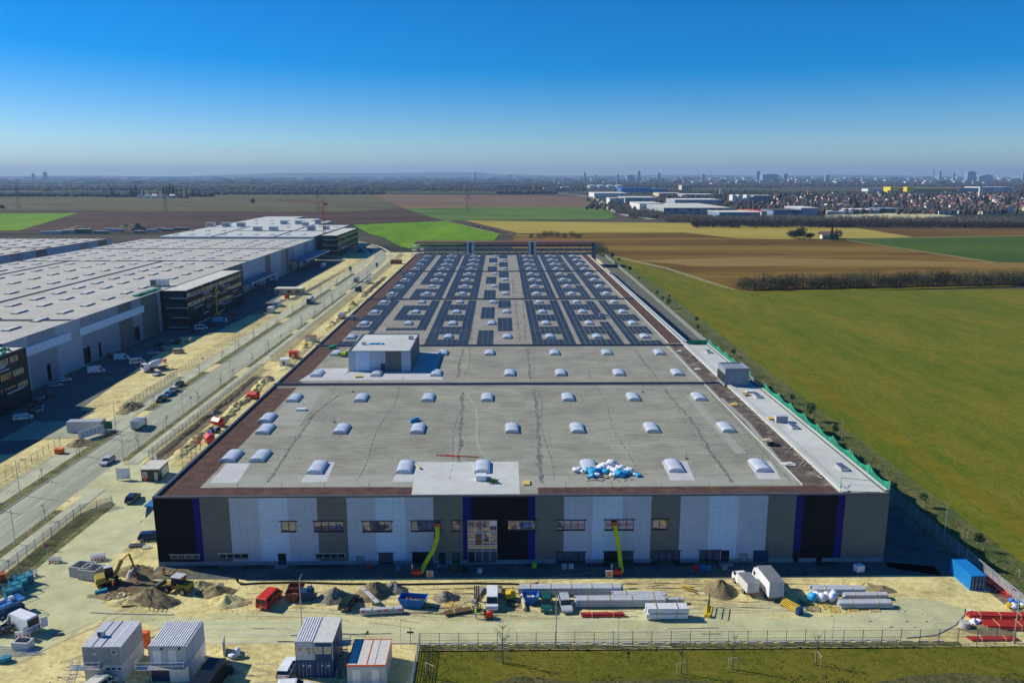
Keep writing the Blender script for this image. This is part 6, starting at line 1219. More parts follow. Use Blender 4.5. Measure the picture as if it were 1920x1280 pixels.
# ================================================================ SITE OFFICES
def cabin(x0, x1, y0, y1, z0, H, mats, o, rib=False, nm='lower_cabin', roofmat='p_lightgrey', ribmat=None):
    c = MB().box(x0, x1, y0, y1, z0 + .003, z0 + H - .12).build(nm, mats, o)
    MB().box(x0 - .03, x1 + .03, y0 - .03, y1 + .03, z0 + H - .12, z0 + H).build('roof_frame', roofmat, c)
    if rib:
        m_ = MB(); n = int((x1 - x0) / .34)
        for i in range(n): m_.box(x0 + .06 + i * .34, x0 + .24 + i * .34, y0 + .05, y1 - .05, z0 + H, z0 + H + .07)
        m_.build('roof_ribs', ribmat or roofmat, c)
    m_ = MB(); n = int((y1 - y0) / 2.0)
    for i in range(1, n): y = y0 + i * (y1 - y0) / n; m_.box(x1 + .001, x1 + .02, y - .02, y + .02, z0 + .1, z0 + H - .15)
    for x in (x0, x1 - .1):
        m_.box(x, x + .1, y0 - .035, y0 - .002, z0, z0 + H - .12)
    m_.build('corner_post', roofmat, c); return c
def cwin(c, x, y, z, w_, h_, dark='window_dark', fr='p_white'):
    f = MB().box(x - .08, x + w_ + .08, y - .05, y - .003, z - .08, z + h_ + .08).build('window', fr, c); MB().box(x, x + w_, y - .07, y - .053, z, z + h_).build('pane', dark, f)
def rail(o, x0, x1, y, z, mat='zinc', y1=None, nm='walkway'):
    m_ = MB(); y1 = y1 or y - 1.1; m_.box(x0, x1, y1, y, z - .08, z); w_ = m_.build(nm, 'metal_grey', o); r = MB()
    for zz in (.5, 1.0): r.box(x0, x1, y1, y1 + .05, z + zz, z + zz + .05); r.box(x0, x0 + .05, y1 + .05, y, z + zz, z + zz + .05); r.box(x1 - .05, x1, y1 + .05, y, z + zz, z + zz + .05)
    x = x0
    while x <= x1: r.box(x, x + .05, y1, y1 + .05, z, z + 1.0); x += (x1 - x0) / 4 - .01
    r.build('railing', mat, w_); return w_
def stair(o, x, y0, y1, z0, z1, w_=.9):
    s_ = MB(); n = 9
    for i in range(n): t = i / (n - 1); s_.box(x, x + w_, y0 + (y1 - y0) * t - .12, y0 + (y1 - y0) * t + .12, z0 + (z1 - z0) * t - .03, z0 + (z1 - z0) * t)
    for xx in (x - .04, x + w_): s_.hexa([(xx, y0, z0), (xx + .04, y0, z0), (xx + .04, y0 + .2, z0), (xx, y0 + .2, z0), (xx, y1 - .2, z1), (xx + .04, y1 - .2, z1), (xx + .04, y1, z1), (xx, y1, z1)]) if y1 > y0 else s_.hexa([(xx, y1, z1 - .1), (xx + .04, y1, z1 - .1), (xx + .04, y1 + .2, z1 - .1), (xx, y1 + .2, z1 - .1), (xx, y0 - .2, z0 + .1), (xx + .04, y0 - .2, z0 + .1), (xx + .04, y0, z0 + .1), (xx, y0, z0 + .1)])
    st = s_.build('stair', 'metal_grey', o); r = MB()
    for xx in (x - .04, x + w_): r.cyl((xx, y0, z0 + 1), (xx, y1, z1 + 1), .03); r.cyl((xx, y0, z0), (xx, y0, z0 + 1), .03); r.cyl((xx, y1, z1), (xx, y1, z1 + 1), .03)
    r.build('handrail', 'zinc', st)
# 1 leftmost stack
o = empty('site_office', (0, 0, 0), label='two storey grey site office with air conditioner on its roof, leftmost', cat='site office'); x0, x1, y0, y1 = -55.5, -50.4, 95.8, 101.9
c = cabin(x0 + .0, x1, y0, y1, 0, 2.6, 'p_lightgrey', o); c2 = cabin(x0, x1, y0 - .02, y1, 2.6, 2.65, 'p_grey', o, nm='upper_cabin')
for i in range(3): cwin(c, -52.6 + i * .75, y0, 1.9, .5, .28)
cwin(c2, -51.6, y0 - .02, 4.2, .5, .5); m_ = MB()
for x in (-54.7, -52.8): m_.box(x, x + 1.0, y0 - .055, y0 - .023, 2.75, 4.7)
m_.build('door', 'side_mid', c2); m_ = MB(); m_.box(-54.1, -53.7, y0 - .07, y0 - .058, 4.1, 4.3); m_.box(-53.9, -53.5, y0 - .06, y0 - .04, 1.2, 1.55); m_.build('notice', 'p_white', c2)
m_ = MB(); m_.box(x0 + 1.3, x0 + 1.36, y0, y1, 5.25, 5.30); m_.box(x0 + 2.5, x0 + 2.62, y0, y1, 5.25, 5.30); m_.build('roof_seam', 'p_darkblue', c2); MB().box(x0 + 3.75, x0 + 3.95, y0 + .1, y1 - .1, 5.25, 5.28).build('roof_tape', 'p_white', c2)
rail(o, x0 - 1.2, -52.9, y0 - .05, 2.6); stair(o, x0 - 1.3, y0 - .2, y0 - 4.0, 2.6, 0)
a = empty('air_conditioner', (-54.1, 98.2, 5.28), label='boxy air conditioner on the roof of the leftmost site office', cat='air conditioner'); MB().box(-.45, .45, -.2, .3, .08, .75).build('casing', 'p_lightgrey', a); MB().cyl((-.12, -.23, .4), (-.12, -.203, .4), .25, n=12).build('fan', 'p_black', a); MB().box(-.4, -.3, -.2, .3, 0, .08).box(.3, .4, -.2, .3, 0, .08).build('foot', 'steel_dark', a)
# 2
o = empty('site_office', (0, 0, 0), label='two storey white site office with ribbed roof, second from the left', cat='site office'); x0, x1, y0, y1 = -46.8, -41.7, 95.7, 101.7
c = cabin(x0, x1, y0, y1, 0, 2.6, 'p_white', o); c2 = cabin(x0, x1, y0 - .02, y1, 2.6, 2.65, 'p_lightgrey', o, rib=True, nm='upper_cabin', roofmat='p_grey', ribmat='p_white'); MB().box(x0 + .1, -44.3, y0 - .06, y0 - .003, .1, 2.4).build('dark_door', 'p_navy', c)
MB().box(x0 + 2.5, x0 + 2.62, y0, y1, 5.31, 5.34).build('roof_tape', 'p_white', c2)
for x in (-45.0, -42.7): MB().cyl((x, y0 - .12, 4.95), (x, y0 - .023, 4.95), .18, n=10).build('vent', 'p_black', c2)
m_ = MB()
for x in (-46.2, -44.2): m_.box(x, x + 1.0, y0 - .05, y0 - .023, 2.75, 4.7)
m_.build('door', 'p_white', c2); rail(o, x0 - 1.4, x1 - .1, y0 - .05, 2.6)
o2 = empty('orange_crate_stack', (P(273, 1210).x, P(273, 1210).y, 0), label='stack of orange crates between the two left site offices', cat='crates')
for i in range(6): MB().box(-.6, .6, -.45, .45, .02 + i * .38, .36 + i * .38).build('crate', 'p_orange', o2)
# 3 dark container
shipping(0, 0, -4, 'black container with open white side door beside the white site office', 'p_black', loc=Vector((-38.6, 94.2, 0)), door='p_black')
q = P(421, 1222); thing(MB().obox((q.x, q.y, 1.2), (.12, 2.2, 2.2), .25), 'door_leaf', 'p_lightgrey', 'white door panel standing at the side of the black container', 'panel'); q = P(438, 1232); thing(MB().blob(q + Vector((0, 0, .4)), .8, 4, squash=(1.1, .9, .6)).blob(q + Vector((.5, .3, .9)), .4, 5), 'white_bag', 'plastic_white', 'white bag beside the open panel of the black container', 'bag')
q = P(430, 1258); mb = MB()
for i in range(6): mb.blob(q + Vector((random.uniform(-.7, .7), random.uniform(-.5, .5), .4)), .5, 60 + i)
thing(mb, 'black_sacks', 'p_black', 'black sacks piled in the shade of the black container', 'sacks')
# 4 blue and white stack
o = empty('site_office', (0, 0, 0), label='two storey site office with blue and white upper cabins and blue container base', cat='site office'); x0, x1, y0, y1 = -27.7, -22.7, 96.5, 102.6; xm = (x0 + x1) / 2
for a, b, m_, up, rb in ((x0, xm - .02, 'p_darkblue', 'p_lightgrey', True), (xm + .02, x1, 'p_darkblue', 'p_darkblue', False)):
    c = cabin(a, b, y0, y1, 0, 2.6, m_, o, roofmat='p_darkblue'); bb = MB()
    for i in range(4): bb.cyl((a + .4 + i * .5, y0 - .06, .2), (a + .4 + i * .5, y0 - .06, 2.3), .025, n=5)
    bb.build('lock_bar', 'zinc', c); mm = MB(); mm.box(a + .9, a + 1.1, y0 - .05, y0 - .04, 1.7, 1.9); mm.box(a + 1.6, a + 2.1, y0 - .05, y0 - .04, 1.75, 1.85); mm.box(a + 1.6, a + 1.9, y0 - .05, y0 - .04, 1.55, 1.65); mm.build('marking', 'p_white', c)
    c2 = cabin(a, b, y0 - .02, y1, 2.6, 2.65, up, o, rib=rb, nm='upper_cabin', roofmat='p_offwhite' if not rb else 'p_grey', ribmat='p_white')
    for k in (.25, 1.4): cwin(c2, a + k, y0 - .02, 3.6, .75, .9, 'window_mirror')
o_st = o; w_ = rail(o, x1 + .02, x1 + 1.6, 101.2, 2.6, y1=99.9, nm='landing'); stair(o, x1 + .4, 99.8, 96.4, 2.6, 0)
# 5 red rimmed cabin
o = empty('site_office', (0, 0, 0), label='single storey pink white site cabin with red roof edges right of the outside stair', cat='site office'); x0, x1, y0, y1 = -20.6, -15.5, 95.0, 101.0
c = cabin(x0, x1, y0, y1, 0, 2.75, 'p_lightgrey', o, roofmat='p_offwhite', nm='cabin'); m_ = MB(); z = 2.755
m_.box(x0 - .05, x1 + .05, y0 - .07, y0 + .05, z - .15, z + .05); m_.box(x0 - .05, x1 + .05, y1 - .08, y1 + .05, z - .02, z + .05); m_.box(x0 - .05, x0 + .06, y0 + .05, y1 - .08, z - .02, z + .05); m_.box(x1 - .06, x1 + .05, y0 + .05, y1 - .08, z - .02, z + .05); m_.box(-18.1, -18.0, y0 + .05, y1 - .08, z - .02, z + .05); m_.build('red_roof_edge', 'p_orange', c)
m_ = MB(); m_.box(x0 + 1.15, x0 + 1.2, y0 + .1, y1 - .1, z, z + .02); m_.box(-17.0, -16.95, y0 + .1, y1 - .1, z, z + .02); m_.build('roof_seam', 'steel_dark', c)
m_ = MB(); m_.box(-19.9, -18.9, y0 - .03, y0 - .003, .1, 2.1); m_.box(-17.4, -16.4, y0 - .03, y0 - .003, .1, 2.1); m_.build('door', 'p_white', c)
# ================================================================ LEFT FLANK OF THE HALL, GATE, ROADSIDE
q = P(290, 898); o = empty('gate_house', (q.x, q.y, 0), R(2), label='dark gate cabin with flat cream roof beside the site entrance', cat='gate cabin'); MB().box(-2.3, 1.6, -1.2, 4.2, 0, 2.7).build('wall', 'p_black', o); MB().box(-2.5, 1.8, -1.4, 4.4, 2.7, 2.9).build('roof', 'roof_cream', o); MB().box(-2.1, -1.0, -1.25, -1.203, .8, 2.2).build('window', 'p_lightgrey', o); MB().box(1.6, 1.65, .2, 3.6, .3, 2.3).build('side_panel', 'p_white', o); MB().box(.5, 1.2, -1.25, -1.203, .1, 2.1).build('door', 'p_lightgrey', o)
q = P(273, 901); thing(MB().cyl(q, q + Vector((0, 0, 1.5)), .45, n=10).cyl(q + Vector((0, 0, 1.5)), q + Vector((0, 0, 1.8)), .2), 'orange_barrel', 'p_orange', 'orange barrel in front of the gate cabin', 'barrel')
q = P(232, 900); o = empty('site_sign', (q.x, q.y, 0), R(8), label='tall white site sign panel standing beside the entrance gate', cat='sign'); MB().box(-1.4, 1.4, -.05, .05, .3, 2.8).build('panel', 'p_white', o); MB().box(-1.4, -1.3, .051, .16, 0, 2.9).box(1.3, 1.4, .051, .16, 0, 2.9).build('post', 'steel_dark', o)
mb = MB(); mb.prism([(-61.3, 129), (-59.7, 128.6), (-59.7, 137), (-60.6, 138)], 10.6, 10.8); mb.hexa([(-61.4, 129.3, 8.6), (-61.3, 129.3, 8.4), (-60.9, 136, 9), (-61.0, 136, 9.1), (-61.0, 129.3, 10.6), (-60.9, 129.3, 10.6), (-60.6, 136.5, 10.6), (-60.7, 136.5, 10.6)])
o = thing(mb, 'scaffold_sheet', 'tarp_blue', 'blue tarpaulin hanging from the scaffold at the left corner of the hall', 'tarpaulin')
o = empty('scaffold', (-61.5, 152, 0), label='thin steel scaffold tower against the left flank of the hall', cat='scaffold'); m_ = MB()
for x in (-1.2, 0.6):
    for y in (-2.5, 0, 2.5): m_.cyl((x, y, 0), (x, y, 13.6), .05, n=5)
for z in (2, 4, 6, 8, 10, 12, 13.5):
    for x in (-1.2, 0.6): m_.cyl((x, -2.5, z), (x, 2.5, z), .04, n=5)
    for y in (-2.5, 0, 2.5): m_.cyl((-1.2, y, z), (.6, y, z), .04, n=5)
m_.build('frame', 'p_green', o); MB().box(-1.1, .5, -2.4, 2.4, 11.0, 11.06).box(-1.1, .5, -2.4, 2.4, 5.9, 5.96).build('plank', 'p_wood', o)
def redtank(px, py, rot, l_):
    q = P(px, py); o = empty('red_silo', (q.x, q.y, 0), R(rot), label=l_, cat='silo'); MB().cyl((0, -1.6, 1.3), (0, 1.2, 1.3), 1.2, 1.2, n=6).cyl((0, 1.2, 1.3), (0, 2.0, 1.3), 1.2, .6, n=6).cyl((0, -2.2, 1.3), (0, -1.6, 1.3), .5, 1.2, n=6).build('vessel', 'p_red', o); MB().box(-.9, -.75, -1.5, 1.2, 0, .6).box(.75, .9, -1.5, 1.2, 0, .6).build('leg_frame', 'p_redbrown', o)
redtank(393, 829, 35, 'bright red tank beside the hall flank, nearest of the red tanks'); redtank(408, 798, 60, 'red tank beside the black tangle, second along the hall flank'); redtank(475, 747, 75, 'red tank halfway along the hall flank ditch')
q = P(372, 832); mb = MB()
for i in range(7): mb.obox((q.x + random.uniform(-1, 1), q.y + random.uniform(-1, 1), .3), (1.4, .12, .12), i, tilt=.3)
thing(mb, 'red_struts', 'p_red', 'thin red struts lying beside the nearest red tank', 'struts')
q = P(395, 812); mb = MB(); rg = random.Random(2)
for i in range(14): mb.blob(q + Vector((rg.uniform(-1.6, 1.6), rg.uniform(-2.4, 2.4), .35)), .55, 70 + i, mi=i % 2)
thing(mb, 'black_bags', ['p_black', 'p_blue'], 'tangle of black and blue bags between the two nearest red tanks', 'bags')
mound(402, 775, 2.2, 2.2, 1.2, 'heap_grey', 'grey pile behind the second red tank', 31)
for px, py, m_, l_, w_, h_ in ((534, 686, 'p_white', 'white site toilet cabin beside the red hut', 3.0, 2.6), (551, 672, 'p_red', 'red hut beside the white cabin at the hall flank', 3.0, 2.6), (583, 641, 'p_offwhite', 'cream open topped box container at the hall flank', 4.2, 2.4)):
    q = P(px, py); o = empty('site_hut', (q.x, q.y, 0), R(3), label=l_, cat='hut'); MB().box(-w_ / 2, w_ / 2, -1.2, 1.8, 0, h_).build('wall', m_, o); MB().box(-w_ / 2 - .1, w_ / 2 + .1, -1.3, 1.9, h_, h_ + .12).build('roof', 'p_redbrown' if m_ == 'p_offwhite' else m_, o); MB().box(-.5, .4, -1.25, -1.203, .7, 1.9).build('window' if m_ == 'p_white' else 'door', 'window_dark' if m_ == 'p_white' else 'p_offwhite', o)
q = P(571, 648); thing(MB().obox((q.x, q.y, .5), (1.2, 5, .12), .1, tilt=.1).obox((q.x, q.y, 1.1), (1.2, 5, .1), .1), 'yellow_rack', 'p_yellow', 'yellow rack lying between the red hut and the cream box', 'rack')
truck(g(641, 596), 2, 'white flatbed lorry with cream load beside the hall flank', box='p_beige', L=7.5, H=2.2); machine(672, 547, 0, 'dark blue machine beside the hall flank beyond the lorry', ('p_darkblue', 'steel_dark'), s=2.2)
mound(662, 572, 2.5, 4, 2.2, 'heap_brown', 'brown earth pile beside the hall flank', 33, 'earth_heap'); mound(623, 607, 2, 3, 1.3, 'heap_brown', 'dark pile behind the flatbed lorry', 34, 'earth_heap'); mound(503, 712, 2.6, 2.6, 1.4, 'heap_grey', 'grey gravel pile by the first dark roof band', 35)
q = P(745, 495); mb = MB(); mb.box(q.x - 5, q.x + 3, q.y, q.y + 5, 0, 2.8); thing(mb.box(q.x - 5.2, q.x + 3.2, q.y - .2, q.y + 5.2, 2.8, 3.0), 'container_hut', 'p_redbrown', 'rust red container hut beside the far end of the hall', 'hut')
def ridge(name, x, y0, y1, w_, h_, mat, seed, label, cat='soil bank'):
    rg = random.Random(seed); mb = MB(); n = int((y1 - y0) / 1.1); prof_ = (-1, -.7, -.35, 0, .35, .7, 1); ox = 0
    for i in range(n + 1):
        y = y0 + (y1 - y0) * i / n; ox = ox * .85 + rg.uniform(-.35, .35); e = math.sin(math.pi * min(1, max(0, i / n))) ** .3
        for k, p in enumerate(prof_): mb.v.append((x + ox + p * w_ * (1 + rg.uniform(-.15, .15)), y + rg.uniform(-.3, .3), max(-.02, h_ * (1 - abs(p) ** 1.4) * e * rg.uniform(.45, 1.15)) if abs(p) < 1 else -.02))
    m_ = len(prof_)
    for i in range(n):
        for k in range(m_ - 1): a = i * m_ + k; mb.f.append((a, a + 1, a + m_ + 1, a + m_)); mb.m.append(0)
    return tag(mb.build(name, mat), label, cat)
ridge('soil_bank', -77.6, 180, 262, 1.7, 1.2, 'dirt', 1, 'yellow spoil bank along the ditch beside the hall, nearest stretch'); ridge('soil_bank', -82.2, 184, 258, .9, .6, 'dirt_dark', 2, 'dark narrow spoil bank along the fence side of the ditch')
ridge('soil_bank', -76.5, 268, 330, 2.2, .9, 'dirt', 3, 'low sand bank between the fence and the red hut'); ridge('soil_bank', -76.8, 340, 430, 2.0, .9, 'dirt', 4, 'low sand bank beyond the cream box container'); ridge('soil_bank', -77.5, 440, 530, 1.8, .8, 'dirt_dark', 5, 'farthest low earth bank along the road fence')
# billboard, container, dark sign left of the road
q = P(158, 812); shipping(0, 0, -87, 'pale grey container behind the white billboard at the side street', 'p_lightgrey', loc=Vector((q.x, q.y + 1.5, 0)), L=9.0, H=3.1, door='p_lightgrey')
q = P(173, 820); o = empty('billboard', (q.x, q.y, 0), R(62), label='long white banner board with faint grey letters beside the sidewalk', cat='billboard'); MB().box(-3.6, 3.6, -.05, .05, .5, 2.6).build('banner', 'p_white', o)
mm = MB()
for i in range(5): mm.box(-2.6 + i * 1.1, -2.1 + i * 1.1, -.06, -.052, 1.1, 2.0)
mm.build('lettering', 'p_lightgrey', o); MB().box(-3.6, -3.5, .051, .2, 0, 2.6).box(3.4, 3.5, .051, .2, 0, 2.6).build('post', 'steel_dark', o)
q = P(202, 812); o = empty('info_sign', (q.x, q.y, 0), R(-10), label='dark green notice sign on two posts beside the side street', cat='sign'); MB().box(-1.5, 1.5, -.06, .06, 1.2, 3.3).build('panel', 'p_green', o); MB().box(-1.2, -1.1, .061, .15, 0, 3.4).box(1.1, 1.2, .061, .15, 0, 3.4).build('post', 'metal_grey', o)
mound(150, 832, 3.2, 4, 1.3, 'heap_brown', 'scrubby earth mound beside the billboard', 41, 'earth_heap'); mound(245, 765, 4, 6, 1.6, 'heap_brown', 'scrubby earth mound at the near end of the sand strip', 42, 'earth_heap')
for px, py, l_ in ((112, 850, 'small red waste container on the sidewalk left of the road'),):
    q = P(px, py); thing(MB().box(q.x - .9, q.x + .9, q.y - .6, q.y + .6, .1, 1.2).box(q.x - 1, q.x + 1, q.y - .7, q.y + .7, 1.2, 1.3), 'red_bin', 'p_orange', l_, 'bin')
# containers, machines on the shaded yard
q = P(508, 586); shipping(0, 0, 3, 'nearer white container on the sand beside the left fence', 'p_white', loc=q, H=2.9, door='p_offwhite'); q = P(520, 574); shipping(0, 0, 3, 'farther white container on the sand beside the left fence', 'p_white', loc=q, H=2.7, door='p_offwhite')
q = P(538, 560); machine(538, 560, 30, 'red trailer machine in front of the grey site cabin', ('p_red', 'steel_dark'), s=1.5)
q = P(407, 592); o = empty('cherry_picker', (q.x, q.y, 0), R(5), label='tall yellow lifting mast in front of the black halfway office', cat='lift'); MB().box(-1.3, 1.3, -2, 2, .5, 1.6).build('chassis', 'p_yellow', o); MB().box(-.4, .4, -.4, .4, 1.6, 13).box(-.9, .9, -.7, .7, 13, 13.3).build('mast', 'p_yellow', o); MB().box(-.9, -.85, -.7, .7, 13.3, 14.3).box(.85, .9, -.7, .7, 13.3, 14.3).build('cage_rail', 'p_yellow', o); wheels(o, [(s_ * 1.3, y) for s_ in (-1, 1) for y in (-1.4, 1.4)], .5)
for i, (px, py, l_, m_) in enumerate([(62, 775, 'stacked dark timber and orange material beside the left edge office, nearest stack', 'p_brown'), (70, 762, 'dark stack of material behind the nearest stack at the left edge office', 'p_black'), (75, 750, 'dark brown stack nearest the pale hall wall', 'p_brown'), (350, 640, 'brown crates behind the shaded cars', 'p_beige'), (215, 668, 'long dark red stack beside the first big gate', 'p_redbrown'), (330, 645, 'dark material behind the parked silver cars', 'p_black'), (490, 540, 'dark material heap near the canopy', 'p_brown'), (500, 548, 'brown spool near the canopy', 'p_brown')]):
    q = P(px, py); mb = MB(); rg = random.Random(i)
    for k in range(7): mb.obox((q.x + rg.uniform(-1.6, 1.6), q.y + rg.uniform(-1.2, 1.2), .5 + rg.uniform(0, .9)), (rg.uniform(1.2, 3), rg.uniform(.6, 1.4), .8), rg.uniform(-.3, .3), mi=k % 2)
    thing(mb, 'material_stack', [m_, 'p_grey'], l_, 'material stack')
# ================================================================ FENCES
def fence(name, pts, h_, sp, label, mat='wire', postmat='steel_dark', cat='fence', pr=.04, sockel=0.0, arm=False):
    o = empty(name, (0, 0, 0), label=label, cat=cat); posts = []; pan = MB(); rail_ = MB()
    for a, b in zip(pts, pts[1:]):
        A, B = Vector((*a, 0)), Vector((*b, 0)); L = (B - A).length; n = max(1, round(L / sp))
        for i in range(n): posts.append(A.lerp(B, i / n))
        pan.poly([(A.x, A.y, sockel + .02), (B.x, B.y, sockel + .02), (B.x, B.y, h_), (A.x, A.y, h_)])
        d = (B - A).normalized(); nn = Vector((-d.y, d.x, 0)) * .02
        for z in (sockel + .05, h_ * .5, h_ - .04): rail_.prism([A - nn, B - nn, B + nn, A + nn], z, z + .03)
        if sockel: rail_.prism([A - nn * 4, B - nn * 4, B + nn * 4, A + nn * 4], -.02, sockel)
    posts.append(Vector((*pts[-1], 0))); posts.sort(key=lambda p: p.length)
    pan.build('mesh_panel', mat, o); rail_.build('rail', postmat, o)
    P0 = MB().box(-pr, pr, -pr, pr, 0, h_ + .12)
    if arm: P0.cyl((0, 0, h_ + .1), (.25, 0, h_ + .45), pr * .7, n=5)
    f = None
    for p in posts[:100]:
        if f is None: q = f = P0.build('post', postmat, o)
        else: q = f.copy(); sc.collection.objects.link(q); q.parent = o
        q.location = p
    if len(posts) > 100:
        mb = MB()
        for p in posts[100:]: mb.box(p.x - pr, p.x + pr, p.y - pr, p.y + pr, 0, h_ + .1)
        tag(mb.build('far_posts', postmat, o), kind='stuff')
    return o
fence('wire_fence', [(-11.8, 103.15), (82, 103.15)], 2.3, 2.8, 'dark wire fence along the front of the yard road', pr=.035)
fence('wire_fence', [(81, 62), (81, 103.0)], 2.2, 2.5, 'short pale fence running to the bottom right corner of the picture', 'wire_light', 'zinc')
fence('wire_fence', [(81.1, 103.3), (81.1, 300), (84.5, 520), (86, 690)], 2.2, 2.5, 'long pale metal fence between the hall and the meadow', 'wire_light', 'zinc', pr=.055)
fence('wire_fence', [(-11.9, 70), (-11.9, 103.0)], 2.2, 2.5, 'pale fence with green mesh running to the bottom edge beside the red rimmed cabin', 'wire_light', 'zinc')
fence('road_fence', [(-84.6, 62), (-83.9, 150), (-79.5, 154)], 2.1, 2.6, 'road fence left of the entrance, nearest stretch', 'wire_light', 'p_grey')
fence('road_fence', [(-80.5, 178), (-84.2, 182), (-84.2, 268), (-83.0, 272)], 2.1, 2.6, 'road fence between the entrance and the grey gravel pile', 'wire_light', 'p_grey')
fence('road_fence', [(-84.0, 284), (-84.4, 540), (-86, 690)], 2.1, 3.0, 'long road fence beyond the gravel pile on the hall side', 'wire_light', 'p_grey')
fence('road_fence', [(-109.0, 140), (-110.5, 192)], 2.1, 2.6, 'fence on the far side of the left road, nearest stretch', 'wire', 'p_grey')
fence('gate_fence', [(-108.6, 222), (-109.0, 262)], 2.2, 2.6, 'fence stretch behind the four parked cars', 'wire_light', 'p_grey'); fence('road_fence', [(-110.0, 266), (-111.5, 430), (-111, 640)], 2.1, 3.0, 'long fence on the far side of the left road', 'wire', 'p_grey')
fence('wire_fence', [(71.2, 262), (72.0, 400), (74, 545)], 1.1, 3.0, 'low dark railing beside the blue gutter on the right flank', 'wire', 'steel_dark')
# ================================================================ LAMPS
def lamp0():
    o = empty('street_lamp', (0, 0, 0)); MB().cyl((0, 0, 0), (0, 0, 7.8), .09, .06, n=8).build('pole', 'zinc', o); MB().cyl((0, 0, 7.75), (1.2, 0, 7.9), .045, n=6).build('arm', 'zinc', o); h = MB().prof([(-.14, 7.86), (.14, 7.86), (.1, 7.98), (-.1, 7.98)], 1.0, 1.75).build('lamp_head', 'steel_dark', o); MB().box(1.08, 1.7, -.1, .1, 7.84, 7.857).build('lamp_glass', 'lamp_glass', h); MB().cyl((0, 0, 0), (0, 0, .12), .2, n=8).build('base', 'concrete', o); return o
L0 = lamp0(); used = False
def lamp(x, y, rz, label, group, scale=1.0):
    global used
    if not used: L0.location = (x, y, 0); L0.rotation_euler = (0, 0, R(rz)); L0.scale = (scale,) * 3; tag(L0, label, 'street lamp', group); used = True; return L0
    return dup(L0, (x, y, 0), R(rz), label, group, scale)
for i, y in enumerate((137, 180, 216, 256, 296, 336, 376, 416, 456, 496, 536)): lamp(-89.2, y, 180, 'street lamp on the hall side verge of the left road, %s from the camera' % ordn(i), 'street lamps on the hall side of the left road')
for i, y in enumerate((160, 203, 240, 300, 355, 410, 470)): lamp(-101.8, y, 0, 'street lamp on the far side of the left road, %s from the camera' % ordn(i), 'street lamps on the far side of the left road')
for i, (x, y) in enumerate([(1577, 834), (1770, 1007), (1469, 752), (1392, 694), (1335, 648), (1290, 612), (1245, 572), (1205, 542), (1152, 500)]):
    q = P(x, y); lamp(q.x, q.y, 180, 'slim lamp post beside the meadow fence at distance rank %s counted from the hall corner' % ordn([1, 0, 2, 3, 4, 5, 6, 7, 8][i]), 'lamp posts along the meadow fence', .85)
for x, y, l_ in ((566, 1172, 'lamp post standing behind the blue and white site office'), (1042, 1207, 'tallest lamp post at the front fence beside the silver car'), (1160, 1212, 'lamp post at the front fence right of the red pipes'), (1564, 1212, 'lamp post at the front fence below the grey bundles'), (1900, 1203, 'lamp post among the red pipes at the right edge'), (752, 1214, 'lamp post beside the small black sign right of the cabins')):
    q = P(x, y); lamp(q.x, 103.5 if y > 1195 and x > 800 else q.y, 90, l_, 'lamp posts in the front yard', .95 if x in (1042, 566, 1900) else .5)
q = P(770, 1206); o = empty('small_sign', (q.x, q.y, 0), label='small black sign board on a thin post behind the front fence', cat='sign'); MB().box(-.04, .04, -.04, .04, 0, 2.6).build('post', 'steel_dark', o); MB().box(-.5, .5, -.08, -.043, 1.7, 2.0).build('panel', 'p_black', o)
def roadsign(px, py, shape, label, mat='p_white', h_=2.6):
    q = P(px, py); o = empty('road_sign', (q.x, q.y, 0), label=label, cat='road sign'); MB().cyl((0, 0, 0), (0, 0, h_), .045, n=6).build('post', 'zinc', o); m_ = MB()
    if shape == 'tri': m_.hexa([(-.45, -.07, h_ - .1), (.45, -.07, h_ - .1), (.45, -.05, h_ - .1), (-.45, -.05, h_ - .1), (-.02, -.07, h_ + .7), (.02, -.07, h_ + .7), (.02, -.05, h_ + .7), (-.02, -.05, h_ + .7)])
    else: m_.cyl((0, -.08, h_), (0, -.05, h_), .38, n=14)
    b = m_.build('sign_plate', 'p_red', o); MB().cyl((0, -.1, h_ + (.12 if shape == 'tri' else 0)), (0, -.082, h_ + (.12 if shape == 'tri' else 0)), .2, n=8).build('symbol', mat, b)
roadsign(359, 762, 'tri', 'triangular road sign on the verge beside the four parked cars'); roadsign(90, 1048, 'round', 'round red road sign on the verge beside the crowd barriers', 'p_blue'); roadsign(381, 685, 'round', 'round red sign on the far sidewalk of the left road')
for px, py, l_ in ((657, 512, 'green and white sign board on the far sidewalk'), (707, 505, 'green and white sign board on the hall side of the road')):
    q = P(px, py); o = empty('direction_board', (q.x, q.y, 0), label=l_, cat='sign'); MB().box(-.9, .9, -.05, .05, 1.2, 4.6).build('panel', 'net_green_solid', o); MB().box(-.8, .8, -.08, -.053, 1.4, 2.4).build('white_field', 'p_white', o); MB().box(-.7, -.6, .053, .15, 0, 4.6).box(.6, .7, .053, .15, 0, 4.6).build('post', 'zinc', o)
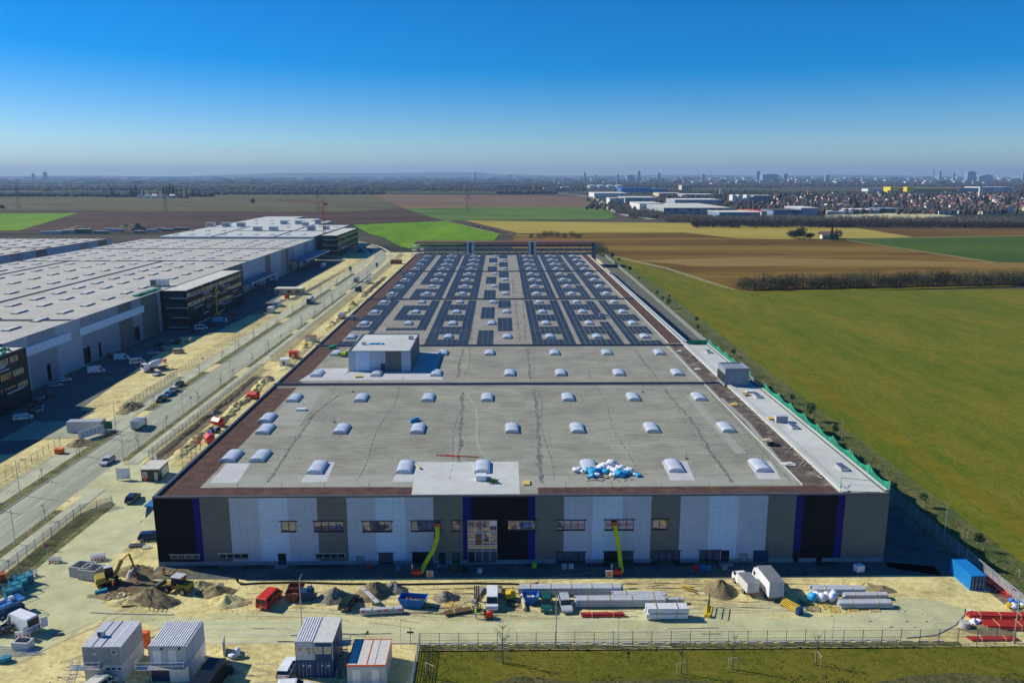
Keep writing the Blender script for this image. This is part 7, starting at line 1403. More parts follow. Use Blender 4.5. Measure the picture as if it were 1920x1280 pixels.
# ================================================================ TREES
def bare_tree(name, h_, spread, seed, mat='bark', twig='twig', n=16, guard=True, leaf=0, dens=1):
    rg = random.Random(seed); o = empty(name, (0, 0, 0)); t = MB(); t.cyl((0, 0, -.05), (.05, .02, h_ * .5), .09 * h_ / 5, .05 * h_ / 5, n=6); t.cyl((.05, .02, h_ * .5), (0, .05, h_ * .9), .05 * h_ / 5, .02, n=5); t.build('trunk', mat, o); c = MB()
    for i in range(n):
        z = h_ * rg.uniform(.38, .88); a = rg.random() * 6.28; L = spread * rg.uniform(.5, 1) * (1.25 - z / h_ * .6); p = Vector((.03, .02, z)); q = p + Vector((math.cos(a) * L, math.sin(a) * L, L * rg.uniform(.6, 1.4))); c.cyl(p, q, .025 * h_ / 4, .008, n=4, cap=False)
        for k in range(3 * dens): t_ = rg.uniform(.3, 1); b = p.lerp(q, t_); e = b + Vector((rg.uniform(-1, 1), rg.uniform(-1, 1), rg.uniform(.2, 1))) * L * .4; c.cyl(b, e, .012 * h_ / 4, .005, n=3, cap=False)
    if leaf: c.leaves((0, 0, h_ * .72), (spread, spread, h_ * .30), leaf, .22 * h_ / 4, seed + 3, 1)
    c.build('crown', [twig, 'leaf'], o)
    if guard:
        gd = MB()
        for x in (-.75, .75): gd.cyl((x, -.3, 0), (x, -.3, 1.9), .05, n=5)
        gd.cyl((-.8, -.3, 1.85), (.8, -.3, 1.85), .05, n=5); gd.cyl((-.75, -.3, 1.5), (0, 0, 1.5), .02, n=4); gd.build('stake_frame', 'p_beige', o)
    return o
T = [bare_tree('young_tree', 4.6, 1.0, 1), bare_tree('young_tree', 5.2, 1.3, 2), bare_tree('young_tree', 3.9, .8, 3)]; tu = [0, 0, 0]
def plant(lst, usedl, k, loc, rz, label, cat, group, s=1.0):
    if not usedl[k]: usedl[k] = 1; o = lst[k]; o.location = loc; o.rotation_euler = (0, 0, rz); o.scale = (s,) * 3; return tag(o, label, cat, group)
    return dup(lst[k], loc, rz, label, group, s)
rg = random.Random(15)
for i, y in enumerate([128, 152, 168, 184, 197, 226, 246, 262, 285, 303, 322, 341, 358, 385, 405, 425, 447, 490, 515, 540]): plant(T, tu, i % 3, (-101.6, y, .1), rg.random(), 'bare staked young tree on the far road verge, %s from the camera' % ordn(i), 'tree', 'young trees on the far verge', rg.uniform(.8, 1.1))
for i, y in enumerate([112, 131, 147, 188, 205, 228, 247, 259, 280, 300, 318, 332, 352, 378, 398, 418, 438, 476, 500, 530]): plant(T, tu, (i + 1) % 3, (-89.3, y, .1), rg.random(), 'bare staked young tree, hall side verge, %s from the camera' % ordn(i), 'tree', 'young trees on the hall side verge', rg.uniform(.8, 1.1))
for px, py, l_, s_ in ((943, 1243, 'bare young tree in the grass below the white van and workers', 1.2), (1277, 1262, 'thick trunked bare young tree at the bottom, left of the slim one', 1.0), (1373, 1254, 'slim bare young tree in the grass below the trestles', 1.05), (804, 1270, 'bare young tree with stakes inside the bottom fence corner', 1.0), (1530, 1246, 'bare young tree at the front fence below the grey bundles', .95)): q = P(px, py); plant(T, tu, 1, (q.x, q.y, 0), rg.random() * 3, l_, 'tree', 'young trees in front of the fence', s_)
G_ = [bare_tree('meadow_tree', 4.4, 1.2, 11, leaf=260), bare_tree('meadow_tree', 5.4, 1.5, 12, leaf=320), bare_tree('meadow_tree', 3.6, 1.0, 13, leaf=200), bare_tree('meadow_tree', 3.4, .7, 14)]; gu = [0] * 4
ml = [(1729, 950, 0, 1.0), (1835, 1032, 0, 1.05), (1565, 818, 1, .8), (1519, 789, 1, 1.3), (1485, 757, 2, 1.1), (1375, 670, 2, 1.2), (1308, 622, 2, 1.2), (1306, 608, 0, 1.1), (1253, 578, 1, 1.3), (1242, 568, 0, 1.2), (1255, 562, 2, 1.2), (1232, 558, 0, 1.3), (1198, 528, 2, 1.3), (1181, 512, 1, 1.2), (1160, 494, 0, 1.5), (1148, 488, 1, 1.5),
      (1607, 862, 3, 1), (1622, 880, 3, 1), (1667, 917, 3, 1), (1744, 983, 3, 1), (1808, 1009, 3, 1), (1905, 1080, 3, 1), (1560, 802, 3, 1), (1420, 706, 3, 1), (1400, 692, 3, 1), (1450, 733, 3, 1), (1430, 718, 3, 1), (1335, 640, 3, 1), (1500, 772, 3, 1)]
for i, (x, y, k, s_) in enumerate(sorted(ml, key=lambda m_: -m_[1])): q = P(x, y); plant(G_, gu, k, (q.x, q.y, 0), rg.random() * 3, ('small green leafed tree' if k < 3 else 'leafless staked sapling') + ' between fence and meadow, %s plant from the near end' % ordn(i), 'tree', 'young trees along the meadow fence', s_ * .74)
# hedge of bare shrubs in the meadow
def shrub(name, seed, w_, h_, green, n=420):
    rg = random.Random(seed); o = empty(name, (0, 0, 0)); t = MB()
    for i in range(9): a = rg.random() * 6.28; r = rg.uniform(0, w_ * .5); t.cyl((math.cos(a) * r * .5, math.sin(a) * r * .4, 0), (math.cos(a) * r, math.sin(a) * r * .7, h_ * rg.uniform(.5, .85)), .12, .04, n=4)
    t.build('stems', 'bark', o); c = MB(); c.leaves((0, 0, h_ * .5), (w_ * .5, w_ * .36, h_ * .5), n * 2, .26, seed); c.leaves((w_ * .2, 0, h_ * .25), (w_ * .45, w_ * .36, h_ * .3), n, .3, seed + 1)
    for i in range(40): a = rg.random() * 6.28; r = rg.uniform(.1, w_ * .45); b = Vector((math.cos(a) * r, math.sin(a) * r * .7, h_ * rg.uniform(.3, .6))); c.cyl(b, b + Vector((rg.uniform(-.8, .8), rg.uniform(-.8, .8), h_ * rg.uniform(.3, .55))), .07, .02, n=3, cap=False)
    c.build('crown', green, o); return o
S_ = [shrub('hedge_shrub', s_, 11 + s_, 6.6 + .5 * s_, 'twig') for s_ in range(4)]; su = [0] * 4
A, B = P(1392, 543), P(1925, 531)
for i in range(34):
    t = (i + .3) / 34; q = A.lerp(B, t ** 1.0); plant(S_, su, i % 4, (q.x + rg.uniform(-1, 1), q.y + rg.uniform(-2, 3), 0), rg.random() * 6, 'leafless brown green shrub in the field hedge, %s from the left end' % ordn(i), 'shrub', 'shrubs of the field hedge', rg.uniform(1.0, 1.35))
# hut with trees in the fields
q = P(1553, 447); o = empty('farm_hut', (q.x, q.y, 0), R(-6), label='small white hut with brown gable roof between dark trees in the fields', cat='hut'); MB().box(-7.5, 9, -4, 5, -.3, 4.4).build('wall', 'wall_white', o); MB().prof([(-6, 4.0), (.5, 7.4), (7, 4.0), (.5, 7.0)], -9.5, 11).build('roof', 'roof_brown', o); MB().box(-5, -3, -4.1, -4.003, 0, 2.4).box(0, 3, -4.1, -4.003, 1, 2.6).build('door', 'p_brown', o)
def big_tree(name, seed, r, h_, mat, label, px, py, conifer=False, n=1500, group=None):
    q = P(px, py); o = empty(name, (q.x, q.y, -.2), label=label, cat='tree', group=group); rg = random.Random(seed); t = MB().cyl((0, 0, 0), (.2, .1, h_ * .6), .35, .15, n=6)
    for i in range(8): a = rg.random() * 6.28; t.cyl((.1, 0, h_ * .3), (math.cos(a) * r * .7, math.sin(a) * r * .7, h_ * .7), .14, .05, n=4)
    t.build('trunk', 'bark', o); c = MB()
    if conifer: c.leaves((0, 0, h_ * .53), (r, r, h_ * .47), n, .55, seed, shape='cone')
    else:
        for i in range(9): a = rg.random() * 6.28; d = rg.uniform(.1, .6) * r; c.leaves((math.cos(a) * d, math.sin(a) * d, h_ * rg.uniform(.32, .75)), (r * .55, r * .55, h_ * .26), n // 9, .6, seed + i)
    c.build('crown', mat, o); return o
big_tree('broad_tree', 1, 9.5, 13.5, 'conifer', 'broad dark evergreen tree left of the farm hut', 1498, 448, n=2600); big_tree('broad_tree', 2, 5.5, 9, 'twig', 'bare shrubby tree at the left side of the broad evergreen', 1484, 446, n=700); big_tree('broad_tree', 3, 5, 7, 'twig', 'low bare bush between the evergreen and the farm hut', 1519, 448, n=600)
big_tree('spruce', 4, 3.6, 15, 'conifer', 'pointed spruce standing at the front of the farm hut', 1559, 450, True, 900); big_tree('spruce', 5, 3.0, 11, 'conifer', 'shorter spruce right of the tallest spruce at the farm hut', 1567, 449, True, 700); big_tree('broad_tree', 6, 5, 11, 'twig', 'bare tree at the right side of the farm hut', 1572, 447, n=700)
big_tree('broad_tree', 7, 8, 14, 'twig', 'lone bare round tree in the olive field left of the crane', 474, 382, n=1100); big_tree('broad_tree', 8, 9, 9, 'conifer', 'dark bush at the left edge of the olive field', 4, 392, n=900)
for i, (px, py, s_) in enumerate([(1120, 474, 1.2), (1010, 446, 1), (1022, 444, 1.2), (1034, 443, 1.1), (1046, 444, 1.2), (1058, 445, 1.0), (1072, 444, 1.1), (1128, 480, .8), (996, 446, .9), (1086, 446, .9)]): q = P(px, py); plant(S_, su, i % 4, (q.x, q.y, 0), i, ('large bare shrub at the right end of the car park' if py > 470 else 'bare shrub behind the car park, %s from the left' % ordn(sorted([996, 1010, 1022, 1034, 1046, 1058, 1072, 1086]).index(px))) if py != 480 else 'smaller bare shrub at the right end of the car park', 'shrub', 'shrubs behind the car park', s_ * (.75 if py < 470 else 1.25))
mb = MB(); rg = random.Random(4)
for i in range(190): t = rg.random(); q = P(845 + 120 * t, 414.5 + 26 * t); mb.blob((q.x, q.y + rg.uniform(-2, 2), .5), rg.uniform(.8, 1.8), i, n=5)
tag(mb.build('field_edge_scrub', 'twig_grey'), kind='stuff')
mb = MB()
for i in range(5000):
    x = rg.uniform(81.6, 89); y = 62 + (rg.random() ** 1.4) * 300; k = rg.uniform(.05, .16); mb.poly([(x - k, y, 0), (x + k, y + rg.uniform(-.2, .2), 0), (x + rg.uniform(-.1, .1), y, k * 1.8)])
tag(mb.build('rough_grass', 'meadow_edge'), kind='stuff')
mb = MB()
for i in range(9000):
    x = rg.uniform(-11.5, 80.5); y = 103 - (rg.random() ** 1.2) * 22; k = rg.uniform(.03, .08); mb.poly([(x - k, y, 0), (x + k, y + rg.uniform(-.2, .2), 0), (x + rg.uniform(-.1, .1), y, k * 1.9)])
tag(mb.build('grass_tufts', 'grass_front'), kind='stuff')
mb = MB()
for i in range(7000):
    x = rg.uniform(-11, 80.5); y = rg.uniform(86, 96.2) ; k = rg.uniform(.05, .16)
    if math.sin(x / 5.3) + math.sin(x / 2.1 + y / 3) + (96 - y) * .5 > 1: mb.poly([(x - k * .5, y, 0), (x + k * .5, y + rg.uniform(-.2, .2), 0), (x + rg.uniform(-.2, .2), y, k * 2.2)])
tag(mb.build('rough_slope_growth', 'grass_rough'), kind='stuff')
# ================================================================ PYLONS AND CRANES
def pylon(px, top, base, label):
    q = P(px, base); h_ = PY(px, top, q.y).z; o = empty('power_pylon', (q.x, q.y, 0), label=label, cat='pylon', group='power pylons in the fields'); m_ = MB(); b = 3.2
    for sx_, sy_ in ((-1, -1), (1, -1), (1, 1), (-1, 1)): m_.cyl((sx_ * b, sy_ * b, 0), (sx_ * .5, sy_ * .5, h_), .22, .15, n=4)
    n = 9
    for i in range(n):
        z0, z1 = h_ * i / n, h_ * (i + 1) / n; r0, r1 = b - (b - .5) * i / n, b - (b - .5) * (i + 1) / n
        for sy_ in (-1, 1): m_.cyl((-r0, sy_ * r0, z0), (r1, sy_ * r1, z1), .12, n=3); m_.cyl((r0, sy_ * r0, z0), (-r1, sy_ * r1, z1), .12, n=3)
    m_.build('lattice', 'steel_dark', o); a = MB()
    for z, w_ in ((h_ * .72, 7), (h_ * .84, 5.5), (h_ * .94, 4)): a.cyl((-w_, 0, z), (w_, 0, z), .2, n=4); a.cyl((-w_, 0, z), (0, 0, z + 1.5), .1, n=3); a.cyl((w_, 0, z), (0, 0, z + 1.5), .1, n=3)
    a.build('crossarm', 'steel_dark', o)
pylon(35, 350, 392, 'leftmost power pylon in the fields'); pylon(311, 362, 395, 'second power pylon from the left, before the farmstead'); pylon(597, 355, 397, 'power pylon just left of the red tower crane'); pylon(877, 363, 399, 'power pylon in the middle of the green and brown fields')
q = P(606, 427, 0); y_ = 690; b0 = PY(607, 415, y_); o = empty('tower_crane', (b0.x, y_, 0), label='red tower crane with long jib behind the left halls', cat='crane'); H1 = PY(605, 381, y_).z; m_ = MB()
for sx_, sy_ in ((-1, -1), (1, -1), (1, 1), (-1, 1)): m_.cyl((sx_ * .8, sy_ * .8, 0), (sx_ * .8, sy_ * .8, H1), .16, n=4)
for i in range(16): z = H1 * i / 16; m_.cyl((-.8, -.8, z), (.8, -.8, z + H1 / 16), .1, n=3); m_.cyl((.8, .8, z), (-.8, .8, z + H1 / 16), .1, n=3)
m_.build('mast', 'steel_red', o); xl = PY(522, 376, y_).x - b0.x; xr = PY(613, 381, y_).x - b0.x; m_ = MB(); zl = PY(522, 376, y_).z
for dz, dy in ((0, -.6), (0, .6), (1.4, 0)): m_.cyl((xl, dy, zl + dz), (0, dy, H1 + dz), .14, n=4)
for i in range(20): t = i / 20; m_.cyl((xl * (1 - t), 0, zl + (H1 - zl) * t), (xl * (1 - t - .04), 0, zl + (H1 - zl) * t + 1.4), .08, n=3)
m_.build('jib', 'steel_red', o); MB().cyl((0, 0, H1), (xr, 0, H1), .3, n=4).obox((xr - .8, 0, H1 - .8), (2, 1.2, 2)).build('counter_jib', 'steel_red', o); m_ = MB(); m_.cyl((0, 0, H1), (0, 0, H1 + 6), .3, .1, n=4); m_.cyl((0, 0, H1 + 6), (xl * .6, 0, zl * .6 + H1 * .4), .06, n=3); m_.cyl((0, 0, H1 + 6), (xr, 0, H1), .06, n=3); m_.build('apex', 'steel_red', o); MB().obox((-1.2, -.8, H1 - 1), (1.4, 1.2, 1.8)).build('cab', 'p_offwhite', o)
# construction ground behind the left halls
items = [(157, 437, 'p_green', 9, 4.6, 'dark green container right of the grey container row behind the far left hall'), (190, 437.5, 'net_green_solid', 8, 2.6, 'bright green container in the middle of the distant building site'), (143, 437, 'p_lightgrey', 6, 3.6, 'pale container touching the dark green one'), (130, 437, 'p_grey', 6, 3.2, 'grey container second left of the dark green one'), (118, 437, 'p_lightgrey', 6, 3.0, 'pale container at the centre of the distant row'), (104, 438, 'p_offwhite', 7, 2.8, 'off white container at the left part of the distant row'), (88, 438, 'p_lightgrey', 7, 2.4, 'leftmost pale container of the distant row'),
         (205, 433, 'p_offwhite', 6, 3, 'cream container behind the bright green one'), (222, 434, 'p_lightgrey', 7, 3, 'pale container before the brown soil heaps'), (262, 437, 'net_green_solid', 6, 2.5, 'green box right of the brown soil heaps'), (285, 434, 'p_lightgrey', 6, 2.5, 'grey box right of the green box by the soil heaps'), (232, 428, 'p_offwhite', 5, 2.5, 'small cream box behind the pale container'), (340, 431, 'net_green_solid', 9, 2.6, 'long green material stack beside the white roofed hall'), (315, 433, 'net_green_solid', 7, 2.4, 'green material stack left of the long one'), (300, 430, 'p_beige', 6, 2, 'beige stack at the white roofed hall')]
for px, py, m_, w_, h_, l_ in items:
    q = P(px, py); b = empty('far_container', (q.x, q.y, 0), R(px % 7 - 3), label=l_, cat='container'); MB().box(-w_, w_, -2.5, 2.5, 0, h_).build('body', m_, b); MB().box(-w_ - .1, w_ + .1, -2.6, 2.6, h_, h_ + .25).build('roof', 'p_lightgrey', b)
for px, py, r_, h_, l_ in ((150, 432, 26, 6, 'long dark soil heap behind the grey container row'), (235, 431, 12, 7, 'brown soil heap, left of two peaks on the distant site'), (255, 431, 14, 8, 'brown soil heap, right of two peaks on the distant site'), (270, 428, 12, 4, 'low soil heap behind the two peaks')): mound(px, py, r_, r_ * .6, h_, 'dirt_dark', l_, px, 'earth_heap')
M('wall_bluegrey', (.20, .28, .38), rough=.8); M('roof_palegreen', (.42, .60, .40), rough=.8); M('wood_dark', (.022, .022, .018), [(.1, 1)], rough=1); M('twig_town', [(.3, (.055, .045, .038)), (.7, (.12, .095, .08))], [(.02, 1)], rough=1)
# ================================================================ FAR COUNTRY: BUILDINGS, WOODS, TOWN
def fb(x0, x1, yb, yt, dep, wall, roof, name, label, cat='hall', win=None, group=None, zlim=None, gable=False):
    a, b = P(x0, yb), P(x1, yb); yw = (a.y + b.y) / 2; h_ = PY((x0 + x1) / 2, yt, yw).z; W = b.x - a.x; o = empty(name, (a.x + W / 2, yw, 0), label=label, cat=cat, group=group)
    MB().box(-W / 2, W / 2, 0, dep, -.5, h_).build('wall', wall, o)
    if gable: MB().prof([(-.5, h_), (dep / 2, h_ + dep * .3), (dep + .5, h_)], -W / 2 - .5, W / 2 + .5).build('roof', roof, o)
    else: MB().box(-W / 2 - .5, W / 2 + .5, -.5, dep + .5, h_ + .01, h_ + .8).build('roof', roof, o)
    if win:
        m_ = MB(); n = max(2, int(W / win[0])); fl = max(1, int(h_ / 4))
        for f in range(fl):
            for i in range(n):
                if win[1] and (i + f) % win[1] == 0: continue
                x = -W / 2 + W * (i + .25) / n; m_.box(x, x + W / n * .55, -.25, -.003, f * h_ / fl + h_ / fl * .3, f * h_ / fl + h_ / fl * .75)
        m_.build('window_row', 'window_dark', o)
    return o
B_ = [(1244, 1371, 404, 390.5, 230, 'wall_grey', 'roof_cream', 'big grey factory hall with cream roof and glass front, largest of the industrial estate', (12, 3)), (1199, 1244, 396, 382.5, 120, 'wall_white', 'roof_cream', 'white cube fronted hall left of the largest factory hall', (14, 2)), (1265, 1352, 384.5, 375, 100, 'wall_grey', 'wall_white', 'long grey hall with white fascia behind the largest factory hall', None),
      (1143, 1170, 383, 372, 60, 'wall_white', 'roof_cream', 'white hall nearest the bend of the country road', (10, 2)), (1172, 1233, 381, 371, 120, 'wall_grey', 'roof_cream', 'grey hall with pale roof right of the road bend hall', None), (1114, 1177, 369.5, 362.5, 160, 'wall_white', 'wall_white', 'white flat hall left of the blue hall', None),
      (1165, 1221, 360.5, 352.5, 120, 'wall_blue', 'wall_blue', 'bright blue hall, wider of two', (20, 2)), (1225, 1249, 360.5, 354.5, 100, 'wall_blue', 'wall_blue', 'bright blue hall, smaller of two', None), (1278, 1296, 360, 347.5, 60, 'wall_cream', 'wall_grey', 'cream office tower block with many floors', (9, 0)), (1235, 1280, 368, 362.5, 100, 'wall_cream', 'roof_cream', 'cream low hall before the cream office block', None),
      (1282, 1340, 371, 365, 100, 'wall_grey', 'wall_white', 'grey hall right of the cream low hall', (14, 2)), (1348, 1425, 413, 399, 70, 'wall_bluegrey', 'roof_cream', 'blue grey arched roof hall behind the bare trees', None), (1427, 1448, 410, 397, 50, 'wall_white', 'p_red', 'white shop building with bright red roof band', (8, 2)), (1398, 1428, 400, 395.5, 50, 'wall_white', 'p_orange', 'white shop with orange roof band', None), (1449, 1504, 412, 395, 60, 'wall_bluegrey', 'roof_darkgrey', 'blue grey hall with grey roof machines behind the bare trees', (16, 2)),
      (1501, 1533, 404, 390.5, 80, 'wall_grey', 'wall_white', 'grey hall with white ribbed roof', None), (1551, 1600, 402, 397, 60, 'wall_grey', 'wall_white', 'low grey hall with white roof beside the ribbed roof hall', None), (1603, 1648, 400.5, 394, 60, 'wall_bluegrey', 'wall_white', 'pale blue hall in the middle of the low halls', (12, 2)), (1650, 1695, 399.5, 392, 60, 'p_navy', 'wall_bluegrey', 'dark blue flat hall right of the pale blue hall', None), (1566, 1595, 389, 384.5, 60, 'wall_white', 'wall_white', 'small white flat hall behind the low halls', None),
      (1760, 1795, 401.5, 396, 20, 'wall_white', 'roof_darkgrey', 'long white terrace with dark roof, left of three', (8, 0)), (1798, 1830, 400.5, 395, 20, 'wall_white', 'roof_darkgrey', 'long white terrace with dark roof, middle of three', (8, 0)), (1842, 1877, 401.5, 396.5, 20, 'wall_cream', 'roof_brown', 'long cream terrace, right of three', (8, 0)),
      (1683, 1796, 360.5, 353.5, 120, 'wall_gold', 'wall_gold', 'very long golden brown warehouse before the skyline', None), (1796, 1838, 360, 353, 110, 'wall_grey', 'wall_brick', 'grey warehouse joined to the golden one', None), (1838, 1902, 359.5, 351, 120, 'wall_white', 'wall_white', 'long white warehouse at the right of the golden one', (60, 0)), (1669, 1684, 361, 351, 60, 'wall_yellow', 'wall_yellow', 'bright yellow block at the left end of the golden warehouse', None), (1700, 1714, 361.2, 351, 30, 'wall_yellow', 'wall_yellow', 'bright yellow block in front of the golden warehouse', None),
      (1627, 1665, 359, 354, 60, 'wall_white', 'wall_grey', 'white low building left of the yellow blocks', None), (903, 932, 355.5, 348, 60, 'wall_white', 'wall_grey', 'white office block left in the middle distance', (14, 0)), (936, 970, 355.5, 347, 60, 'wall_bluegrey', 'wall_grey', 'glassy office block right of the white one', (14, 0)), (1001, 1016, 358, 350, 50, 'wall_brick', 'roof_brown', 'brick block right of the glassy office block', (14, 0)), (853, 876, 354.5, 350, 50, 'wall_brick', 'roof_red', 'small red block left of the white office block', (14, 0)), (1020, 1044, 357, 352, 60, 'wall_cream', 'roof_brown', 'cream block right of the brick block', (14, 0)), (974, 998, 356, 350.5, 60, 'wall_brick', 'roof_darkgrey', 'brown block between glassy and brick blocks', (14, 0)),
      (1052, 1070, 356, 351, 60, 'wall_white', 'roof_cream', 'white block before the pale green tank roofs', (14, 0)), (120, 190, 366, 362.5, 60, 'roof_darkgrey', 'roof_darkgrey', 'long dark low hall at the left in the wooded plain', None), (0, 60, 368, 365, 60, 'roof_darkgrey', 'roof_darkgrey', 'long dark low hall at the left picture edge', None), (30, 75, 362, 360.5, 40, 'wall_brick', 'roof_red', 'long red roofed building at the left', None), (60, 150, 337, 333.5, 200, 'wall_white', 'wall_white', 'long white factory far off at the left', None), (1512, 1530, 344, 341, 80, 'wall_brick', 'roof_red', 'red roofed hall alone in the far woods', None), (1335, 1350, 347, 343.5, 80, 'wall_cream', 'wall_cream', 'cream building alone in the far woods', None), (1262, 1285, 343, 339, 80, 'wall_cream', 'wall_white', 'cream church like building in the far woods', None)]
for i, (x0, x1, yb, yt, dep, wl, rf, l_, win) in enumerate(B_): fb(x0, x1, yb, yt, dep, wl, rf, 'industrial_hall' if i < 30 else 'far_building', l_, 'building', win)
for k, (x0, x1) in enumerate([(1373, 1380), (1384, 1391), (1399, 1406)]): fb(x0, x1, 381, 366, 30, 'wall_white', 'wall_white', 'office_wing', 'white wing of the distant office complex, %s from the left' % ordn(k), 'office wing', None)
fb(1412, 1446, 381, 367, 40, 'wall_bluegrey', 'wall_white', 'office_wing', 'long glazed wing with white bands at the right of the distant office complex', 'office wing', (10, 0))
for k, x in enumerate((1101, 1118, 1135, 1152)): q = P(x + 8, 353); h_ = 14; o = empty('storage_tank', (q.x, q.y, 0), label='pale green topped round storage tank, %s from the left' % ordn(k), cat='tank', group='row of storage tanks'); MB().cyl((0, 0, 0), (0, 0, h_), 24, n=16).build('shell', 'wall_white', o); MB().cyl((0, 0, h_), (0, 0, h_ + 4), 24, 8, n=16).build('roof', 'roof_palegreen', o)
sheet('pale_yard', PP([(1545, 403), (1690, 399), (1760, 402), (1790, 405), (1700, 410), (1550, 410)]), 'concrete_warm', -.1)
for px, top, base, w_, l_ in ((1836.5, 350, 374, 5, 'white slender church tower in the town'), (1351, 354, 369, 4, 'tall white chimney right of the estate'), (1824, 338, 347, 6, 'pale tower with a wide head beyond the warehouses')):
    q = P(px, base); h_ = PY(px, top, q.y).z; o = empty('tower', (q.x, q.y, 0), label=l_, cat='tower'); MB().box(-w_ / 1.3, w_ / 1.3, -w_ / 2, w_ / 2, 0, h_ * .9).build('shaft', 'wall_white', o); MB().box(-w_ * .6, w_ * .6, -w_ * .4, w_ * .4, h_ * .9, h_).build('top', 'wall_grey', o)
sk = [(1196, 1201, 319, 'dark blue tower block alone on the skyline, centre right'), (1157, 1161, 327, 'small block left of the lone skyline tower'), (1233, 1239, 324, 'skyline block right of the lone tower'), (1176, 1190, 328.5, 'low wide skyline block beside the lone tower'), (1419, 1425, 319.5, 'slim skyline tower at the left of the wide stadium like block'), (1431, 1460, 326.5, 'wide pale skyline block'), (1470, 1478, 325, 'square skyline tower right of the wide pale block'), (1815, 1831, 320, 'broad blue glass tower block at the right of the skyline'), (1762, 1766, 320, 'slim blue skyline tower next to the television tower'), (1788, 1791.5, 324, 'smaller slim skyline tower left of the broad glass block'), (1918, 1924, 324, 'blue skyline block at the right picture edge'), (80, 86, 322, 'dark tower block on the left horizon'), (59, 63, 325, 'smaller reddish block on the left horizon'), (1095, 1099, 323, 'skyline block at centre, nearest the garage axis'), (1316, 1322, 327, 'small skyline block between the tower groups'), (890, 893, 323, 'mast like tower on the central horizon'), (955, 958, 327, 'small tower on the central horizon'), (1841, 1862, 328, 'low reddish skyline blocks beside the broad glass tower'), (1548, 1556, 328, 'small skyline block right of the square tower'), (1115, 1119, 328, 'small skyline block left of the lone tower')]
for a, b, t, l_ in sk:
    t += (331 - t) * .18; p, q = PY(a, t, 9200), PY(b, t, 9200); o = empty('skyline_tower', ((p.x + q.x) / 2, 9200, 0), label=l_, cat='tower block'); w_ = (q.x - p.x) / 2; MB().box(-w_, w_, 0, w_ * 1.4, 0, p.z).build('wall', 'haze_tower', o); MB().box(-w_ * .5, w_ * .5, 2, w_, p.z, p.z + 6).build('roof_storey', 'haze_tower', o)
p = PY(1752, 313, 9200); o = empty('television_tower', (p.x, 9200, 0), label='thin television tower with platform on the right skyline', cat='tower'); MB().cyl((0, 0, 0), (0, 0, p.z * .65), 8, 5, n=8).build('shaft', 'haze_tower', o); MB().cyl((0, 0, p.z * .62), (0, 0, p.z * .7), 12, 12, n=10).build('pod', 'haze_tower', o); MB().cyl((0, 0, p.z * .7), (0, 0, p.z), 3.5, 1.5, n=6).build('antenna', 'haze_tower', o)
# houses of the town
rg = random.Random(101); HV = []
for wl, rf in (('wall_white', 'roof_red'), ('wall_white', 'roof_brown'), ('wall_cream', 'roof_red'), ('wall_white', 'roof_darkgrey'), ('wall_cream', 'roof_brown'), ('wall_grey', 'roof_red')):
    o = empty('town_house', (0, 0, 0), cat='house', group='houses of the town'); MB().prof([(-5, 0), (5, 0), (5, 5.5), (0, 9.8), (-5, 5.5)], -7, 7).build('wall', wl, o); MB().prof([(-6, 5.0), (0, 10.4), (6, 5.0), (0, 9.9)], -7.7, 7.7).build('roof', rf, o); HV.append(o)
LB = ['white house with red gable roof in the town', 'white house with brown gable roof in the town', 'cream house with red gable roof in the town', 'white house with dark grey roof in the town', 'cream house with brown gable roof in the town', 'grey house with red gable roof in the town']
hu = [0] * 6; cells = set(); n = 0
while n < 255:
    px = rg.uniform(1448, 1935); py = rg.choice((rg.uniform(363, 397), rg.uniform(370, 397)))
    if px < 1530 and py > 386: continue
    if 1540 < px < 1700 and py > 389: continue
    if 1755 < px < 1880 and py > 391: continue
    c_ = (int(px / 7), int(py / 1.5))
    if c_ in cells: continue
    cells.add(c_); q = P(px, py); k = rg.choice((0, 0, 1, 1, 2, 3, 4, 5)); s_ = rg.uniform(.7, 1.1)
    if not hu[k]: hu[k] = 1; o = HV[k]; o.location = q; o.rotation_euler = (0, 0, rg.choice((0, 1.57, .4, 1.2))); o.scale = (s_,) * 3; o['label'] = LB[k]
    else: dup(HV[k], q, rg.choice((0, 1.57, .4, 1.2)), LB[k], None, s_)
    n += 1
fs = [(262, 'white farm building at the left of the farmstead', 'wall_white', 'roof_darkgrey', 16), (276, 'white farmhouse with grey roof in the farmstead', 'wall_white', 'wall_bluegrey', 16), (289, 'tall white gabled farm building in the middle of the farmstead', 'wall_white', 'wall_white', 14), (304, 'large farmhouse with red roof in the farmstead', 'wall_white', 'roof_red', 24), (322, 'farm building with grey roof right of the red roofed house', 'wall_grey', 'wall_white', 16), (342, 'long low brick barn at the right of the farmstead', 'wall_brick', 'roof_brown', 32)]
for x, l_, wl, rf, w_ in fs: d = w_ * .3; fb(x - d, x + d, 371.5, 367.0 if w_ < 30 else 368.5, 14, wl, rf, 'farm_building', l_, 'farm building', None, gable=w_ < 30)
rb = random.Random(90)
for i in range(34):
    px, py = rb.uniform(1450, 1925), rb.uniform(363, 392)
    if py > 388 and 1540 < px < 1880: continue
    w_ = rb.uniform(5, 12); fb(px, px + w_, py, py - rb.uniform(1.6, 3.2), 18, rb.choice(('wall_white', 'wall_white', 'wall_cream', 'wall_grey')), rb.choice(('wall_grey', 'wall_white', 'roof_darkgrey')), 'town_block', 'low pale flat roofed block among the town houses', 'block', None, group='flat roofed blocks in the town')
